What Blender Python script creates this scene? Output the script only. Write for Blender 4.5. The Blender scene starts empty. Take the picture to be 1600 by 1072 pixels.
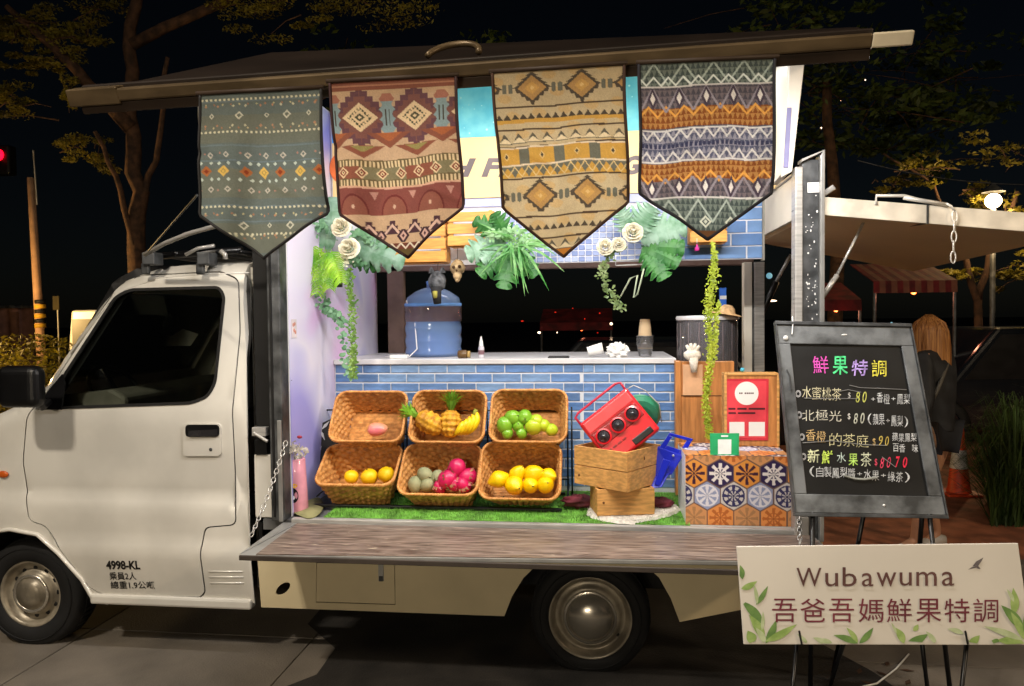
import bpy, bmesh, math, random
import numpy as np
from mathutils import Vector, Matrix
from mathutils.geometry import delaunay_2d_cdt, tessellate_polygon
rad = math.radians
S = bpy.context.scene
COL = S.collection

# ------------------------------------------------------------------ camera, world, light, exposure
CAM = Vector((0.0, -3.32, 1.66))
YAW, PIT, ROLL, FPX = rad(7.0), rad(1.79), .011, 1155.0
fwd = Vector((-math.sin(YAW)*math.cos(PIT), math.cos(YAW)*math.cos(PIT), -math.sin(PIT)))
r0 = Vector((math.cos(YAW), math.sin(YAW), 0)); u0 = r0.cross(fwd)
RT = r0*math.cos(ROLL) - u0*math.sin(ROLL)
UP = u0*math.cos(ROLL) + r0*math.sin(ROLL)
cd = bpy.data.cameras.new('camera'); cam = bpy.data.objects.new('camera', cd); COL.objects.link(cam)
cam.matrix_world = Matrix.Translation(CAM) @ Matrix((RT, UP, -fwd)).transposed().to_4x4()
cd.lens = 36*FPX/1600; cd.sensor_width = 36; cd.clip_end = 800; cd.clip_start = .05
S.camera = cam
W = bpy.data.worlds.new('World'); S.world = W; W.use_nodes = True
nt = W.node_tree; sky = nt.nodes.new('ShaderNodeTexSky'); sky.sky_type = 'NISHITA'; sky.sun_disc = False
sky.sun_elevation = rad(35); sky.sun_rotation = rad(215)
bg = nt.nodes['Background']; bg.inputs['Strength'].default_value = .0006
nt.links.new(sky.outputs[0], bg.inputs[0])
S.view_settings.view_transform = 'Standard'; S.view_settings.look = 'None'
S.view_settings.exposure = 0; S.view_settings.gamma = 1
try: S.view_settings.use_curve_mapping = False
except Exception: pass
S.cycles.max_bounces = 8; S.cycles.transparent_max_bounces = 16
S.cycles.use_denoising = True; S.cycles.sample_clamp_indirect = 3; S.cycles.caustics_reflective = False; S.cycles.caustics_refractive = False
# light of the moon and the hazy town sky: the only sun lamp, very faint at night
sl = bpy.data.lights.new('moon', 'SUN'); sl.energy = .012; sl.angle = rad(4); sl.color = (.8, .88, 1)
so = bpy.data.objects.new('moon', sl); COL.objects.link(so); so.rotation_euler = (rad(50), 0, rad(-30))
LED_W, KEY_W, SIDE_W, LOW_W = 29.0, 430.0, 230.0, 205.0

def ray(x, y): return fwd + RT*((x-800)/FPX) + UP*((536-y)/FPX)
def at(x, y, Y):                       # where the line of sight through a point of the photograph meets the plane Y
    d = ray(x, y); return CAM + d*((Y-CAM.y)/d.y)
def atz(x, y, z):
    d = ray(x, y); return CAM + d*((z-CAM.z)/d.z)
def V(*a): return Vector(a)

# ------------------------------------------------------------------ materials
def lin(c):
    if isinstance(c, str): c = tuple(int(c[i:i+2], 16) for i in (0, 2, 4))
    return tuple(((v/255)/12.92 if v/255 <= .04045 else ((v/255+.055)/1.055)**2.4) for v in c[:3]) + (1,)
MATS = {}
def mat(name, c='808080', rough=.5, metal=0, var=.12, scale=8, bump=0, bscale=60, trans=0, emit=0, emitc=None, attr=None,
        translucent=0, coat=0, stretch=(1, 1, 1), c2=None, alpha=1, ior=1.45, spec=.5, band=None):
    if name in MATS: return MATS[name]
    m = bpy.data.materials.new(name); m.use_nodes = True; MATS[name] = m
    n = m.node_tree; N = n.nodes; L = n.links; b = N['Principled BSDF']
    b.inputs['Roughness'].default_value = rough; b.inputs['Metallic'].default_value = metal
    b.inputs['IOR'].default_value = ior
    b.inputs['Specular IOR Level'].default_value = spec
    col = lin(c)
    tc = N.new('ShaderNodeTexCoord'); mp = N.new('ShaderNodeMapping'); mp.inputs['Scale'].default_value = stretch
    L.new(tc.outputs['Object'], mp.inputs[0])
    nz = N.new('ShaderNodeTexNoise'); nz.inputs['Scale'].default_value = scale; nz.inputs['Detail'].default_value = 6
    L.new(mp.outputs[0], nz.inputs['Vector'])
    mx = N.new('ShaderNodeMix'); mx.data_type = 'RGBA'
    lo = lin(c2) if c2 else tuple(v*(1-var*2) for v in col[:3]) + (1,)
    hi = col if c2 else tuple(min(1, v*(1+var)) for v in col[:3]) + (1,)
    rp = N.new('ShaderNodeValToRGB'); rp.color_ramp.elements[0].position = .36; rp.color_ramp.elements[1].position = .64
    L.new(nz.outputs[0], rp.inputs[0]); L.new(rp.outputs[0], mx.inputs[0])
    mx.inputs[6].default_value = lo; mx.inputs[7].default_value = hi
    out = mx.outputs[2]
    if attr:
        at_ = N.new('ShaderNodeAttribute'); at_.attribute_name = attr
        m2 = N.new('ShaderNodeMix'); m2.data_type = 'RGBA'; m2.blend_type = 'MULTIPLY'; m2.inputs[0].default_value = 1
        mx.inputs[6].default_value = (1-var*2,)*3+(1,); mx.inputs[7].default_value = (1, 1, 1, 1)
        L.new(at_.outputs['Color'], m2.inputs[6]); L.new(mx.outputs[2], m2.inputs[7]); out = m2.outputs[2]
    L.new(out, b.inputs['Base Color'])
    # roughness breaks up a little
    mr = N.new('ShaderNodeMapRange'); mr.inputs['To Min'].default_value = max(0, rough-.08); mr.inputs['To Max'].default_value = min(1, rough+.1)
    L.new(nz.outputs[0], mr.inputs[0]); L.new(mr.outputs[0], b.inputs['Roughness'])
    if bump:
        nb = N.new('ShaderNodeTexNoise'); nb.inputs['Scale'].default_value = bscale; nb.inputs['Detail'].default_value = 4
        L.new(mp.outputs[0], nb.inputs['Vector'])
        bp = N.new('ShaderNodeBump'); bp.inputs['Strength'].default_value = bump; bp.inputs['Distance'].default_value = .01
        L.new(nb.outputs[0], bp.inputs['Height']); L.new(bp.outputs[0], b.inputs['Normal'])
    if trans: b.inputs['Transmission Weight'].default_value = trans
    if coat: b.inputs['Coat Weight'].default_value = coat; b.inputs['Coat Roughness'].default_value = .08
    if alpha < 1: b.inputs['Alpha'].default_value = alpha
    if emit:
        b.inputs['Emission Color'].default_value = lin(emitc or c); b.inputs['Emission Strength'].default_value = emit
    if translucent:
        t = N.new('ShaderNodeBsdfTranslucent'); ms = N.new('ShaderNodeMixShader'); ms.inputs[0].default_value = translucent
        L.new(out, t.inputs[0]); L.new(b.outputs[0], ms.inputs[1]); L.new(t.outputs[0], ms.inputs[2])
        L.new(ms.outputs[0], N['Material Output'].inputs[0])
    return m

# ------------------------------------------------------------------ objects
def tag(o, label=None, cat=None, group=None, kind=None):
    if label: o['label'] = label
    if cat: o['category'] = cat
    if group: o['group'] = group
    if kind: o['kind'] = kind
    return o
def thing(name, label, cat, loc=(0, 0, 0), group=None):
    o = bpy.data.objects.new(name, None); COL.objects.link(o); o.location = loc; o.empty_display_size = .1
    return tag(o, label, cat, group)
def wloc(o):
    v = Vector((0, 0, 0))
    while o is not None: v += o.location; o = o.parent
    return v
class MB:
    def __init__(s): s.v = []; s.f = []; s.c = []
    def add(s, vs, fs, c=None):
        k = len(s.v); s.v += [tuple(v) for v in vs]; s.f += [tuple(i+k for i in f) for f in fs]
        if c is not None: s.c += [c]*len(vs)
        return s
    def box(s, a, b, M=None):
        a = Vector(a); b = Vector(b)
        vs = [Vector((x, y, z)) for x in (a.x, b.x) for y in (a.y, b.y) for z in (a.z, b.z)]
        if M is not None: vs = [M @ v for v in vs]
        return s.add(vs, [(0, 1, 3, 2), (4, 6, 7, 5), (0, 4, 5, 1), (2, 3, 7, 6), (0, 2, 6, 4), (1, 5, 7, 3)])
    def hexa(s, q, d):                    # quad q extruded by vector(s) d
        d = [Vector(d)]*4 if not isinstance(d, list) else d
        vs = [Vector(p) for p in q] + [Vector(p)+e for p, e in zip(q, d)]
        return s.add(vs, [(0, 1, 2, 3), (7, 6, 5, 4), (0, 4, 5, 1), (1, 5, 6, 2), (2, 6, 7, 3), (3, 7, 4, 0)])
    def tube(s, pts, r, n=8, closed=False, caps=True, c=None):
        pts = [Vector(p) for p in pts]; m = len(pts); rs = r if isinstance(r, (list, tuple)) else [r]*m
        vs = []; prev = None
        for i, p in enumerate(pts):
            a = pts[(i-1) % m] if (i > 0 or closed) else p; b = pts[(i+1) % m] if (i < m-1 or closed) else p
            t = (b-a).normalized() if (b-a).length > 1e-9 else Vector((0, 0, 1))
            if prev is None:
                u = t.orthogonal().normalized()
            else:
                u = prev - t*prev.dot(t); u = u.normalized() if u.length > 1e-6 else t.orthogonal().normalized()
            prev = u; w = t.cross(u)
            vs += [p + (u*math.cos(2*math.pi*k/n) + w*math.sin(2*math.pi*k/n))*rs[i] for k in range(n)]
        fs = []
        for i in range(m if closed else m-1):
            j = (i+1) % m
            fs += [(i*n+k, i*n+(k+1) % n, j*n+(k+1) % n, j*n+k) for k in range(n)]
        if caps and not closed: fs += [tuple(range(n))[::-1], tuple((m-1)*n+k for k in range(n))]
        return s.add(vs, fs, c)
    def lathe(s, prof, n=24, M=None, c=None, caps=False):    # prof: (r, z) list, about z
        vs = []
        for r, z in prof: vs += [Vector((r*math.cos(2*math.pi*k/n), r*math.sin(2*math.pi*k/n), z)) for k in range(n)]
        if M is not None: vs = [M @ v for v in vs]
        fs = []
        for i in range(len(prof)-1): fs += [(i*n+k, i*n+(k+1) % n, (i+1)*n+(k+1) % n, (i+1)*n+k) for k in range(n)]
        if caps and prof[0][0] > 1e-5: fs.append(tuple(range(n))[::-1])
        if caps and prof[-1][0] > 1e-5: fs.append(tuple((len(prof)-1)*n+k for k in range(n)))
        return s.add(vs, fs, c)
    def ball(s, c, r, n=14, m=9, sq=(1, 1, 1), jit=0, M=None, col=None):
        vs = []
        for i in range(m+1):
            th = math.pi*i/m
            for k in range(n):
                ph = 2*math.pi*k/n; q = 1+random.uniform(-jit, jit)
                p = Vector((math.sin(th)*math.cos(ph)*r*sq[0]*q, math.sin(th)*math.sin(ph)*r*sq[1]*q, math.cos(th)*r*sq[2]*q))
                if M is not None: p = M @ p
                vs.append(p+Vector(c))
        fs = [(i*n+k, (i+1)*n+k, (i+1)*n+(k+1) % n, i*n+(k+1) % n) for i in range(m) for k in range(n)]
        return s.add(vs, fs, col)
    def prism(s, poly, y0, y1, f=None):        # poly in (x,z), extruded along y
        f = f or (lambda x, y, z: Vector((x, y, z))); n = len(poly)
        vs = [f(x, y0, z) for x, z in poly] + [f(x, y1, z) for x, z in poly]
        tri = tessellate_polygon([[Vector((x, z, 0)) for x, z in poly]])
        return s.add(vs, [tuple(t) for t in tri] + [tuple(i+n for i in t)[::-1] for t in tri] + [(i, (i+1) % n, (i+1) % n+n, i+n) for i in range(n)])
    def build(s, name, m=None, parent=None, smooth=False, bevel=0, solid=0, sub=0, attr=False, seg=2, weld=False):
        off = wloc(parent) if parent is not None else Vector((0, 0, 0))
        me = bpy.data.meshes.new(name)
        me.from_pydata([(v[0]-off.x, v[1]-off.y, v[2]-off.z) for v in s.v], [], s.f)
        if m is not None:
            for mm in (m if isinstance(m, (list, tuple)) else [m]): me.materials.append(mm)
        if s.c and len(s.c) == len(s.v):
            ca = me.color_attributes.new('col', 'FLOAT_COLOR', 'POINT')
            ca.data.foreach_set('color', np.array([lin(c) for c in s.c], dtype=np.float32).ravel())
        bm = bmesh.new(); bm.from_mesh(me)
        if weld: bmesh.ops.remove_doubles(bm, verts=bm.verts, dist=1e-5)
        bmesh.ops.recalc_face_normals(bm, faces=bm.faces)
        bm.to_mesh(me); bm.free()
        if smooth: me.polygons.foreach_set('use_smooth', [True]*len(me.polygons))
        me.update()
        o = bpy.data.objects.new(name, me); COL.objects.link(o)
        if parent is not None: o.parent = parent
        if solid: d = o.modifiers.new('solid', 'SOLIDIFY'); d.thickness = solid; d.offset = 0
        if bevel: d = o.modifiers.new('bevel', 'BEVEL'); d.width = bevel; d.segments = seg; d.limit_method = 'ANGLE'; d.angle_limit = rad(40)
        if sub: d = o.modifiers.new('sub', 'SUBSURF'); d.levels = sub; d.render_levels = sub
        if smooth and (bevel or solid) and not sub: d = o.modifiers.new('split', 'EDGE_SPLIT'); d.split_angle = rad(38)
        return o
def kids(o): return [c for c in bpy.data.objects if c.parent == o]
def copy_tree(o, parent=None, loc=None, rot=None, label=None, name=None):
    c = o.copy(); COL.objects.link(c)
    if parent is not None: c.parent = parent
    if loc is not None: c.location = loc
    if rot is not None: c.rotation_euler = rot
    if label: c['label'] = label
    for ch in kids(o): copy_tree(ch, c)
    return c
def inpoly(p, poly):
    x, y = p; r = False; n = len(poly)
    for i in range(n):
        a, b = poly[i], poly[i-1]
        if (a[1] > y) != (b[1] > y) and x < (b[0]-a[0])*(y-a[1])/(b[1]-a[1])+a[0]: r = not r
    return r
def rnd(poly, r, k=4):                 # round the corners of a polygon
    out = []; n = len(poly)
    for i in range(n):
        p, a, b = (Vector(poly[i]), Vector(poly[i-1]), Vector(poly[(i+1) % n]))
        da, db = a-p, b-p; q = min(r, da.length*.45, db.length*.45)
        s, e = p+da.normalized()*q, p+db.normalized()*q
        for t in range(k+1):
            t /= k; out.append(tuple(s*(1-t)**2 + p*2*t*(1-t) + e*t*t))
    return out
def skin(poly, holes, yf, step=.05):   # a sheet in (x,z) with holes, bulged by yf(x,z)
    pts = [Vector(p) for p in poly]; edges = [(i, (i+1) % len(poly)) for i in range(len(poly))]
    for h in holes:
        k = len(pts); pts += [Vector(p) for p in h]; edges += [(k+i, k+(i+1) % len(h)) for i in range(len(h))]
    xs = [p[0] for p in poly]; zs = [p[1] for p in poly]
    x = min(xs)+step*.37
    while x < max(xs):
        z = min(zs)+step*.41
        while z < max(zs):
            if inpoly((x, z), poly) and not any(inpoly((x, z), h) for h in holes): pts.append(Vector((x, z)))
            z += step
        x += step
    v, e, f, *_ = delaunay_2d_cdt(pts, edges, [], 0, 1e-5)
    g = []
    for t in f:
        c = sum((v[i] for i in t), Vector((0, 0)))/len(t)
        if inpoly(c, poly) and not any(inpoly(c, h) for h in holes): g.append(tuple(t))
    m = MB(); m.add([Vector((p[0], yf(p[0], p[1]), p[1])) for p in v], g); return m
def P2(pts, Y=0):                      # photo points -> (x,z) on the plane Y
    r = []
    for p in pts: q = at(p[0], p[1], Y); r.append((q.x, q.z))
    return r
class Quad:                            # a flat thing in space with u to the right, v down
    def __init__(s, a, b, c, d): s.a, s.b, s.c, s.d = map(Vector, (a, b, c, d)); s.n = (s.d-s.a).cross(s.b-s.a).normalized(); s.n = s.n if s.n.y < 0 else -s.n
    def p(s, u, v, h=0): return (s.a*(1-u)+s.b*u)*(1-v) + (s.d*(1-u)+s.c*u)*v + s.n*h
    def rect(s, m, u0, v0, u1, v1, h0=0, h1=.001):
        q = [s.p(u0, v0, h0), s.p(u1, v0, h0), s.p(u1, v1, h0), s.p(u0, v1, h0)]
        return m.hexa(q, s.n*(h1-h0))
TXT = {}
def text_mesh(body, bold=0, shear=0, space=1):
    key = (body, bold, shear, space)
    if key in TXT: return TXT[key]
    cu = bpy.data.curves.new('t', 'FONT'); cu.body = body; cu.offset = bold; cu.shear = shear; cu.space_character = space; cu.resolution_u = 3
    o = bpy.data.objects.new('t', cu); COL.objects.link(o)
    dg = bpy.context.evaluated_depsgraph_get(); dg.update()
    me = bpy.data.meshes.new_from_object(o.evaluated_get(dg))
    vs = [(v.co.x, v.co.y) for v in me.vertices]; fs = [tuple(p.vertices) for p in me.polygons]
    bpy.data.objects.remove(o); bpy.data.meshes.remove(me)
    TXT[key] = (vs, fs); return vs, fs
def put_text(m, q, body, u0, v0, u1, v1, h=.002, col=None, **kw):   # fills the box u0..u1, v0..v1 (v down) of a Quad
    vs, fs = text_mesh(body, **kw)
    if not vs: return
    x0 = min(p[0] for p in vs); x1 = max(p[0] for p in vs); y0 = min(p[1] for p in vs); y1 = max(p[1] for p in vs)
    m.add([q.p(u0+(x-x0)/(x1-x0)*(u1-u0), v1-(y-y0)/max(y1-y0, 1e-6)*(v1-v0), h) for x, y in vs], fs, col)
def orient(z, x=None):                 # matrix whose z axis is z
    z = Vector(z).normalized(); q = z.to_track_quat('Z', 'Y'); return q.to_matrix().to_4x4()
def T(*a): return Matrix.Translation(Vector(a))
def Rm(a, ax): return Matrix.Rotation(rad(a), 4, ax)

# colours of things
white_paint = mat('white_paint', 'd6d3cb', .34, .1, coat=.8, var=.07, scale=2.5, bump=.02, bscale=6)
skirt_paint = mat('cream_paint', 'c8ba98', .45, var=.05, scale=3)
black_rubber = mat('black_rubber', '060607', .6)
black_plastic = mat('black_plastic', '0a0a0c', .35)
dark_metal = mat('dark_metal', '4c4e50', .45, .3, var=.25, scale=14, bump=.1)
steel = mat('brushed_steel', 'b4b2ae', .3, .4, var=.1, stretch=(1, 1, 12))
chrome = mat('dull_chrome', 'b8b2a6', .22, .75, var=.15, scale=5)
glassm = mat('clear_glass', 'ffffff', .02, trans=1, var=0)
def thinglass(name, tint, refl=.08, rough=.02, body=0, bodyc='8899aa'):
    m = bpy.data.materials.new(name); m.use_nodes = True; MATS[name] = m; n = m.node_tree; N = n.nodes; L = n.links
    N.remove(N['Principled BSDF']); tr = N.new('ShaderNodeBsdfTransparent'); tr.inputs[0].default_value = lin(tint)
    gl = N.new('ShaderNodeBsdfGlossy'); gl.inputs['Roughness'].default_value = rough
    fr = N.new('ShaderNodeFresnel'); fr.inputs[0].default_value = 1.45; mx = N.new('ShaderNodeMixShader'); L.new(fr.outputs[0], mx.inputs[0])
    src = tr
    if body:
        df = N.new('ShaderNodeBsdfDiffuse'); df.inputs[0].default_value = lin(bodyc); tl = N.new('ShaderNodeBsdfTranslucent'); tl.inputs[0].default_value = lin(bodyc)
        m2 = N.new('ShaderNodeMixShader'); L.new(df.outputs[0], m2.inputs[1]); L.new(tl.outputs[0], m2.inputs[2])
        m3 = N.new('ShaderNodeMixShader'); m3.inputs[0].default_value = body; L.new(tr.outputs[0], m3.inputs[1]); L.new(m2.outputs[0], m3.inputs[2]); src = m3
    L.new(src.outputs[0], mx.inputs[1]); L.new(gl.outputs[0], mx.inputs[2]); L.new(mx.outputs[0], N['Material Output'].inputs[0]); return m
tinted = thinglass('tinted_glass', 'eef2ee')
white_panel = mat('white_inner_panel', 'e2e2e0', .4, var=.03)
grey_trim = mat('grey_trim', '9a9a98', .4, .5, var=.1)
wood = mat('pine_wood', 'cf9a58', .55, var=.14, scale=6, stretch=(1.5, 8, 14), bump=.05)
wood_orange = mat('orange_wood', 'e0a14c', .5, var=.12, scale=6, stretch=(2, 8, 14))

# ------------------------------------------------------------------ the setting
random.seed(3)
asphalt = mat('night_asphalt', '46423c', .85, var=.3, scale=3, bump=.4, bscale=90)
g = MB(); n = 40
g.add([(-300, -60, 0), (300, -60, 0), (300, 500, 0), (-300, 500, 0)], [(0, 1, 2, 3)])
tag(g.build('ground', asphalt), kind='structure', label='dark asphalt ground of the square at night')
conc = mat('concrete_paving', '665f56', .8, var=.16, scale=2.2, bump=.3, bscale=120)
red_pave = mat('red_pavement', '9c5f42', .8, var=.2, scale=6, bump=.3)
pv = MB()
pv.box((-7.9, -8, .004), (7.9, 1.55, .03))
pavement = tag(pv.build('pavement', mat('paving_joint', '4a4338', .9)), kind='structure', label='pale concrete slab pavement in front of and under the truck')
slabs = []
base = MB().box((-.607, -.607, 0), (.607, .607, .012)).build('paving_slab', conc, pavement, bevel=.004)
first = True
for i in range(-6, 7):
    for j in range(-6, 2):
        x, y = i*1.22+.35, j*1.22-.35
        if y > 1.2 or y < -7: continue
        o = base if first else base.copy()
        if not first: COL.objects.link(o)
        first = False
        o.location = (x, y, .03+random.uniform(-.001, .002)); o.rotation_euler = (0, 0, random.choice([0, math.pi]))
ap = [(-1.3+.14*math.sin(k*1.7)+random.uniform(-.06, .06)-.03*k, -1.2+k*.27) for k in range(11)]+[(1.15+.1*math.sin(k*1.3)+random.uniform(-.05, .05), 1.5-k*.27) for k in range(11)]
tag(MB().add([(x, y, .0475) for x, y in ap], [tuple(range(22))]).build('shadow_patch', mat('painted_shadow', '24211e', .9, var=.3, scale=5, bump=.5, bscale=110)), kind='structure', label='dark sheet painted as the truck shadow on the pavement under the bed')  # dark sheet stands in for the truck's shadow on the ground
rp = MB().box((.2, 1.62, .004), (14, 9, .034)); tag(rp.build('footpath', red_pave), kind='structure', label='reddish brown footpath behind the truck')
kb = MB().box((.2, 1.5, .0), (14, 1.62, .13)); tag(kb.build('kerb', conc, bevel=.015), kind='structure', label='low pale kerb along the footpath')

# leaves
def leafcloud(m, c, r, n, size, cols=None, zsq=1, flat=0):
    for _ in range(n):
        while True:
            p = Vector((random.uniform(-1, 1), random.uniform(-1, 1), random.uniform(-1, 1)))
            if p.length < 1: break
        p = Vector((p.x*r[0], p.y*r[1], p.z*r[2]))+Vector(c)
        d = Vector((random.gauss(0, 1), random.gauss(0, 1), random.gauss(0, .6))).normalized()
        e = d.orthogonal().normalized(); e = (Matrix.Rotation(random.uniform(0, 6.28), 3, d) @ e)
        s = size*random.uniform(.6, 1.4)
        m.add([p-d*s, p+e*s*.38, p+d*s, p-e*s*.38], [(0, 1, 2, 3)])
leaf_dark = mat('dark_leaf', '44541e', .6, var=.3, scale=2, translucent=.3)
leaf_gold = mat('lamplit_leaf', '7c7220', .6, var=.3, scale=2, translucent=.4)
bark = mat('bark', '4a3322', .9, var=.3, scale=10, bump=.6, bscale=30)
def tree(label, base, trunk, clumps, nleaf, size, leafm, tb=.16, lab2=None):
    t = thing('tree', label, 'tree', base, 'trees behind the truck')
    m = MB()
    for k, (pts, ra, rb) in enumerate(trunk):
        pts = [Vector(p) for p in pts]; q = []
        for i in range(len(pts)-1):
            for s in range(4): q.append(pts[i].lerp(pts[i+1], s/4) + Vector((random.gauss(0, .02), random.gauss(0, .02), 0))*(1 if (i+s) else 0))
        q.append(pts[-1]); m.tube(q, [ra+(rb-ra)*i/(len(q)-1) for i in range(len(q))], 8)
    m.build('trunk', bark, t, smooth=True)
    c = MB(); m2 = MB()
    for cc, r in clumps:
        for _ in range(14):
            o_ = Vector((random.gauss(0, .5)*r[0], random.gauss(0, .5)*r[1], random.gauss(0, .5)*r[2])); q_ = random.uniform(.14, .42)
            leafcloud(c, Vector(cc)+o_, (r[0]*q_*1.3, r[1]*q_, r[2]*q_*.8), int(nleaf*random.uniform(.02, .12)), size)
        for _ in range(5):
            a_ = Vector(cc)+Vector((random.gauss(0, .6)*r[0], random.gauss(0, .3)*r[1], random.gauss(0, .4)*r[2])); b_ = Vector(cc)+Vector((random.gauss(0, .6)*r[0], 0, random.gauss(0, .5)*r[2])); m2.tube([a_, (a_+b_)/2+Vector((0, 0, .05)), b_], [.012, .008, .004], 5)
    tag(m2.build('twig', bark, t), kind='stuff')
    c.build('crown', leafm, t)
    return t
def A(x, y, Y): return at(x, y, Y)
g0 = at(215, 600, 7); gx = g0.x
tree('large tree with orange lit forked trunk behind the cab roof', (gx, 7, 0),
     [([(gx, 7, 0), A(212, 420, 7), A(215, 300, 7), A(200, 180, 7), A(205, 40, 7), A(230, -100, 7)], .15, .07),
      ([A(212, 400, 6.95), A(190, 300, 6.8), A(148, 205, 6.7)], .05, .03),
      ([A(215, 320, 7), A(250, 230, 7), A(262, 90, 7)], .05, .03),
      ([A(205, 200, 7), A(120, 110, 6.6), A(10, 10, 6.2)], .12, .04),
      ([A(206, 70, 7), A(420, -30, 7.5), A(600, -60, 7.5)], .09, .03)],
     [(A(100, 65, 6.5), (.55, .4, .3)), (A(30, 45, 6.3), (.5, .4, .22)), (A(55, 100, 6.4), (.3, .3, .12)), (A(118, 150, 6.6), (.16, .25, .28)),
      (A(30, 160, 6.8), (.5, .4, .22)), (A(130, 235, 7.2), (.5, .4, .3)), (A(160, 0, 6.9), (.6, .5, .3)), (A(380, 20, 7.2), (.9, .5, .35)),
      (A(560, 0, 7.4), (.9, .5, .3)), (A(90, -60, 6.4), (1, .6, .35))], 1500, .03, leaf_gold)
tx = at(560, 560, 12).x
tree('dim tree standing far behind the food truck roof', (tx, 12, 0),
     [([(tx, 12, 0), (tx+.1, 12, 3), (tx, 12, 6)], .2, .1)],
     [((tx+random.uniform(-3, 3), 12+random.uniform(-.5, 1), random.uniform(5.4, 7.5)), (1.3, 1, .8)) for _ in range(10)], 350, .1, leaf_dark)
tx = at(1300, 560, 11).x
tree('dark tree with high crown above the raised rear hatch', (tx, 11, 0),
     [([(tx, 11, 0), (tx+.1, 11, 3), (tx-.1, 11, 6)], .16, .08)],
     [((tx+random.uniform(-2.4, 2.6), 11+random.uniform(-.5, 1), random.uniform(4.2, 7)), (1.2, 1, .7)) for _ in range(10)], 420, .09, leaf_dark)
lx = at(1545, 560, 8.3).x
tree('tree with yellow lamplit leaves at the right edge', (at(1530, 560, 9).x, 9, 0),
     [([(at(1530, 560, 9).x, 9, 0), A(1528, 470, 9), A(1500, 380, 9)], .08, .04), ([A(1528, 470, 9), A(1548, 400, 9), A(1590, 300, 9)], .06, .03),
      ([A(1500, 380, 9), A(1480, 330, 9)], .04, .02), ([A(1500, 380, 9), A(1460, 290, 9), A(1380, 240, 9)], .03, .015)],
     [(A(1525, 305, 9), (.3, .25, .22)), (A(1580, 335, 9), (.3, .25, .3)), (A(1500, 430, 9.1), (.35, .3, .13)), (A(1450, 260, 9), (.4, .3, .25)),
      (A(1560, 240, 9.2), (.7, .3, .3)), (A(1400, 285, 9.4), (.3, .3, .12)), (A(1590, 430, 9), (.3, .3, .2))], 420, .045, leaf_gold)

# street lamp seen at the right edge (lit in the photograph)
L0 = at(1552, 314, 8.6)
sp = thing('street_lamp', 'lit globe street lamp among yellow leaves at the right edge', 'street lamp', (L0.x, 8.6, 0))
MB().tube([(L0.x, 8.6, 0), (L0.x, 8.6, L0.z-.12)], .04).build('pole', dark_metal, sp, smooth=True)
MB().ball(L0, .11).build('globe', mat('lamp_glow', 'fff0d8', .5, emit=30, emitc='ffd9a0'), sp, smooth=True)
MB().lathe([(.05, 0), (.16, -.03), (.02, .09)][::1], 16, T(L0.x, 8.6, L0.z+.16)).build('cap', dark_metal, sp)
def point(name, loc, W_, col, r=.1, parent=None):
    l = bpy.data.lights.new(name, 'POINT'); l.energy = W_; l.color = col; l.shadow_soft_size = r
    o = bpy.data.objects.new(name, l); COL.objects.link(o); o.location = loc; return o
point('globe_light', L0+Vector((0, -.2, 0)), 150, (1, .68, .32), .1)

# two street lamps that light the square, outside the picture: one behind the photographer, one left of the cab; the other two are added fill
def post_lamp(label, x, y, h, aim, W_, col, size, spread=150):
    t = thing('street_lamp', label, 'street lamp', (x, y, 0))
    MB().tube([(x, y, 0), (x, y, h+.12)], .06).build('pole', dark_metal, t, smooth=True)
    MB().box((x-size/2-.03, y-.2, h+.06), (x+size/2+.03, y+.2, h+.16)).build('lamp_head', dark_metal, t, bevel=.02)
    l = bpy.data.lights.new('street_light', 'AREA'); l.shape = 'RECTANGLE'; l.size = size; l.size_y = .3; l.energy = W_; l.color = col; l.spread = rad(spread)
    o = bpy.data.objects.new('street_light', l); COL.objects.link(o); o.location = (x, y, h)
    o.rotation_euler = (Vector(aim)-Vector((x, y, h))).to_track_quat('-Z', 'Y').to_euler()
post_lamp('tall street lamp behind the photographer', -3.1, -5.0, 6.9, (-.9, 0, .9), KEY_W, (1, .88, .72), .6)
post_lamp('low fill lamp added in front of the truck, out of view', -1.6, -9.5, 2.9, (-.3, 0, 1.0), LOW_W, (1, .84, .62), 1.6)  # added fill light for the skirts, wheels and sign
post_lamp('fill lamp added to the right of the name sign, out of view', 6.6, -4.0, 4.8, (1.6, .8, .9), SIDE_W, (1, .76, .50), .6)  # added fill light for the woman, footpath and sign
post_lamp('sodium street lamp beside the orange lit tree', at(-170, 400, 6).x, 5.2, 1.9, (gx+.3, 7, 3.6), 480, (1, .62, .22), .5, 170)

# pole with yellow and black band, traffic light, hedge, low wall: left of the cab
px0 = at(66, 510, 8)
bp_ = thing('striped_pole', 'orange lit pole with yellow and black striped foot left of the cab', 'pole', (px0.x, 8, 0))
tp = at(48, 278, 8)
MB().tube([(px0.x, 8, .05), tp], [.075, .055], 12).build('pole', mat('pole_paint', 'b58d6c', .7, var=.1), bp_, smooth=True)
for k in range(6):
    a = at(63, 512-k*7.5, 8); a2 = at(62.5, 506-k*7.5, 8)
    MB().tube([a, a2], .084, 12).build('stripe', mat('stripe_yellow', 'c79a20', .6) if k % 2 == 0 else black_rubber, bp_, smooth=True)
MB().tube([at(58, 320, 7.9), at(52, 235, 7.9)], .012).build('antenna_rod', grey_trim, bp_)
tl = at(4, 243, 9)
t = thing('traffic_light', 'glowing red traffic light at the left edge', 'traffic light', (tl.x-.3, 9, 0))
MB().tube([(tl.x-.3, 9, 0), (tl.x-.3, 9, tl.z+.3)], .05).build('pole', dark_metal, t)
MB().box((tl.x-.3, 8.95, tl.z-.35), (tl.x+.16, 9.15, tl.z+.18)).build('housing', black_plastic, t, bevel=.03)
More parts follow.
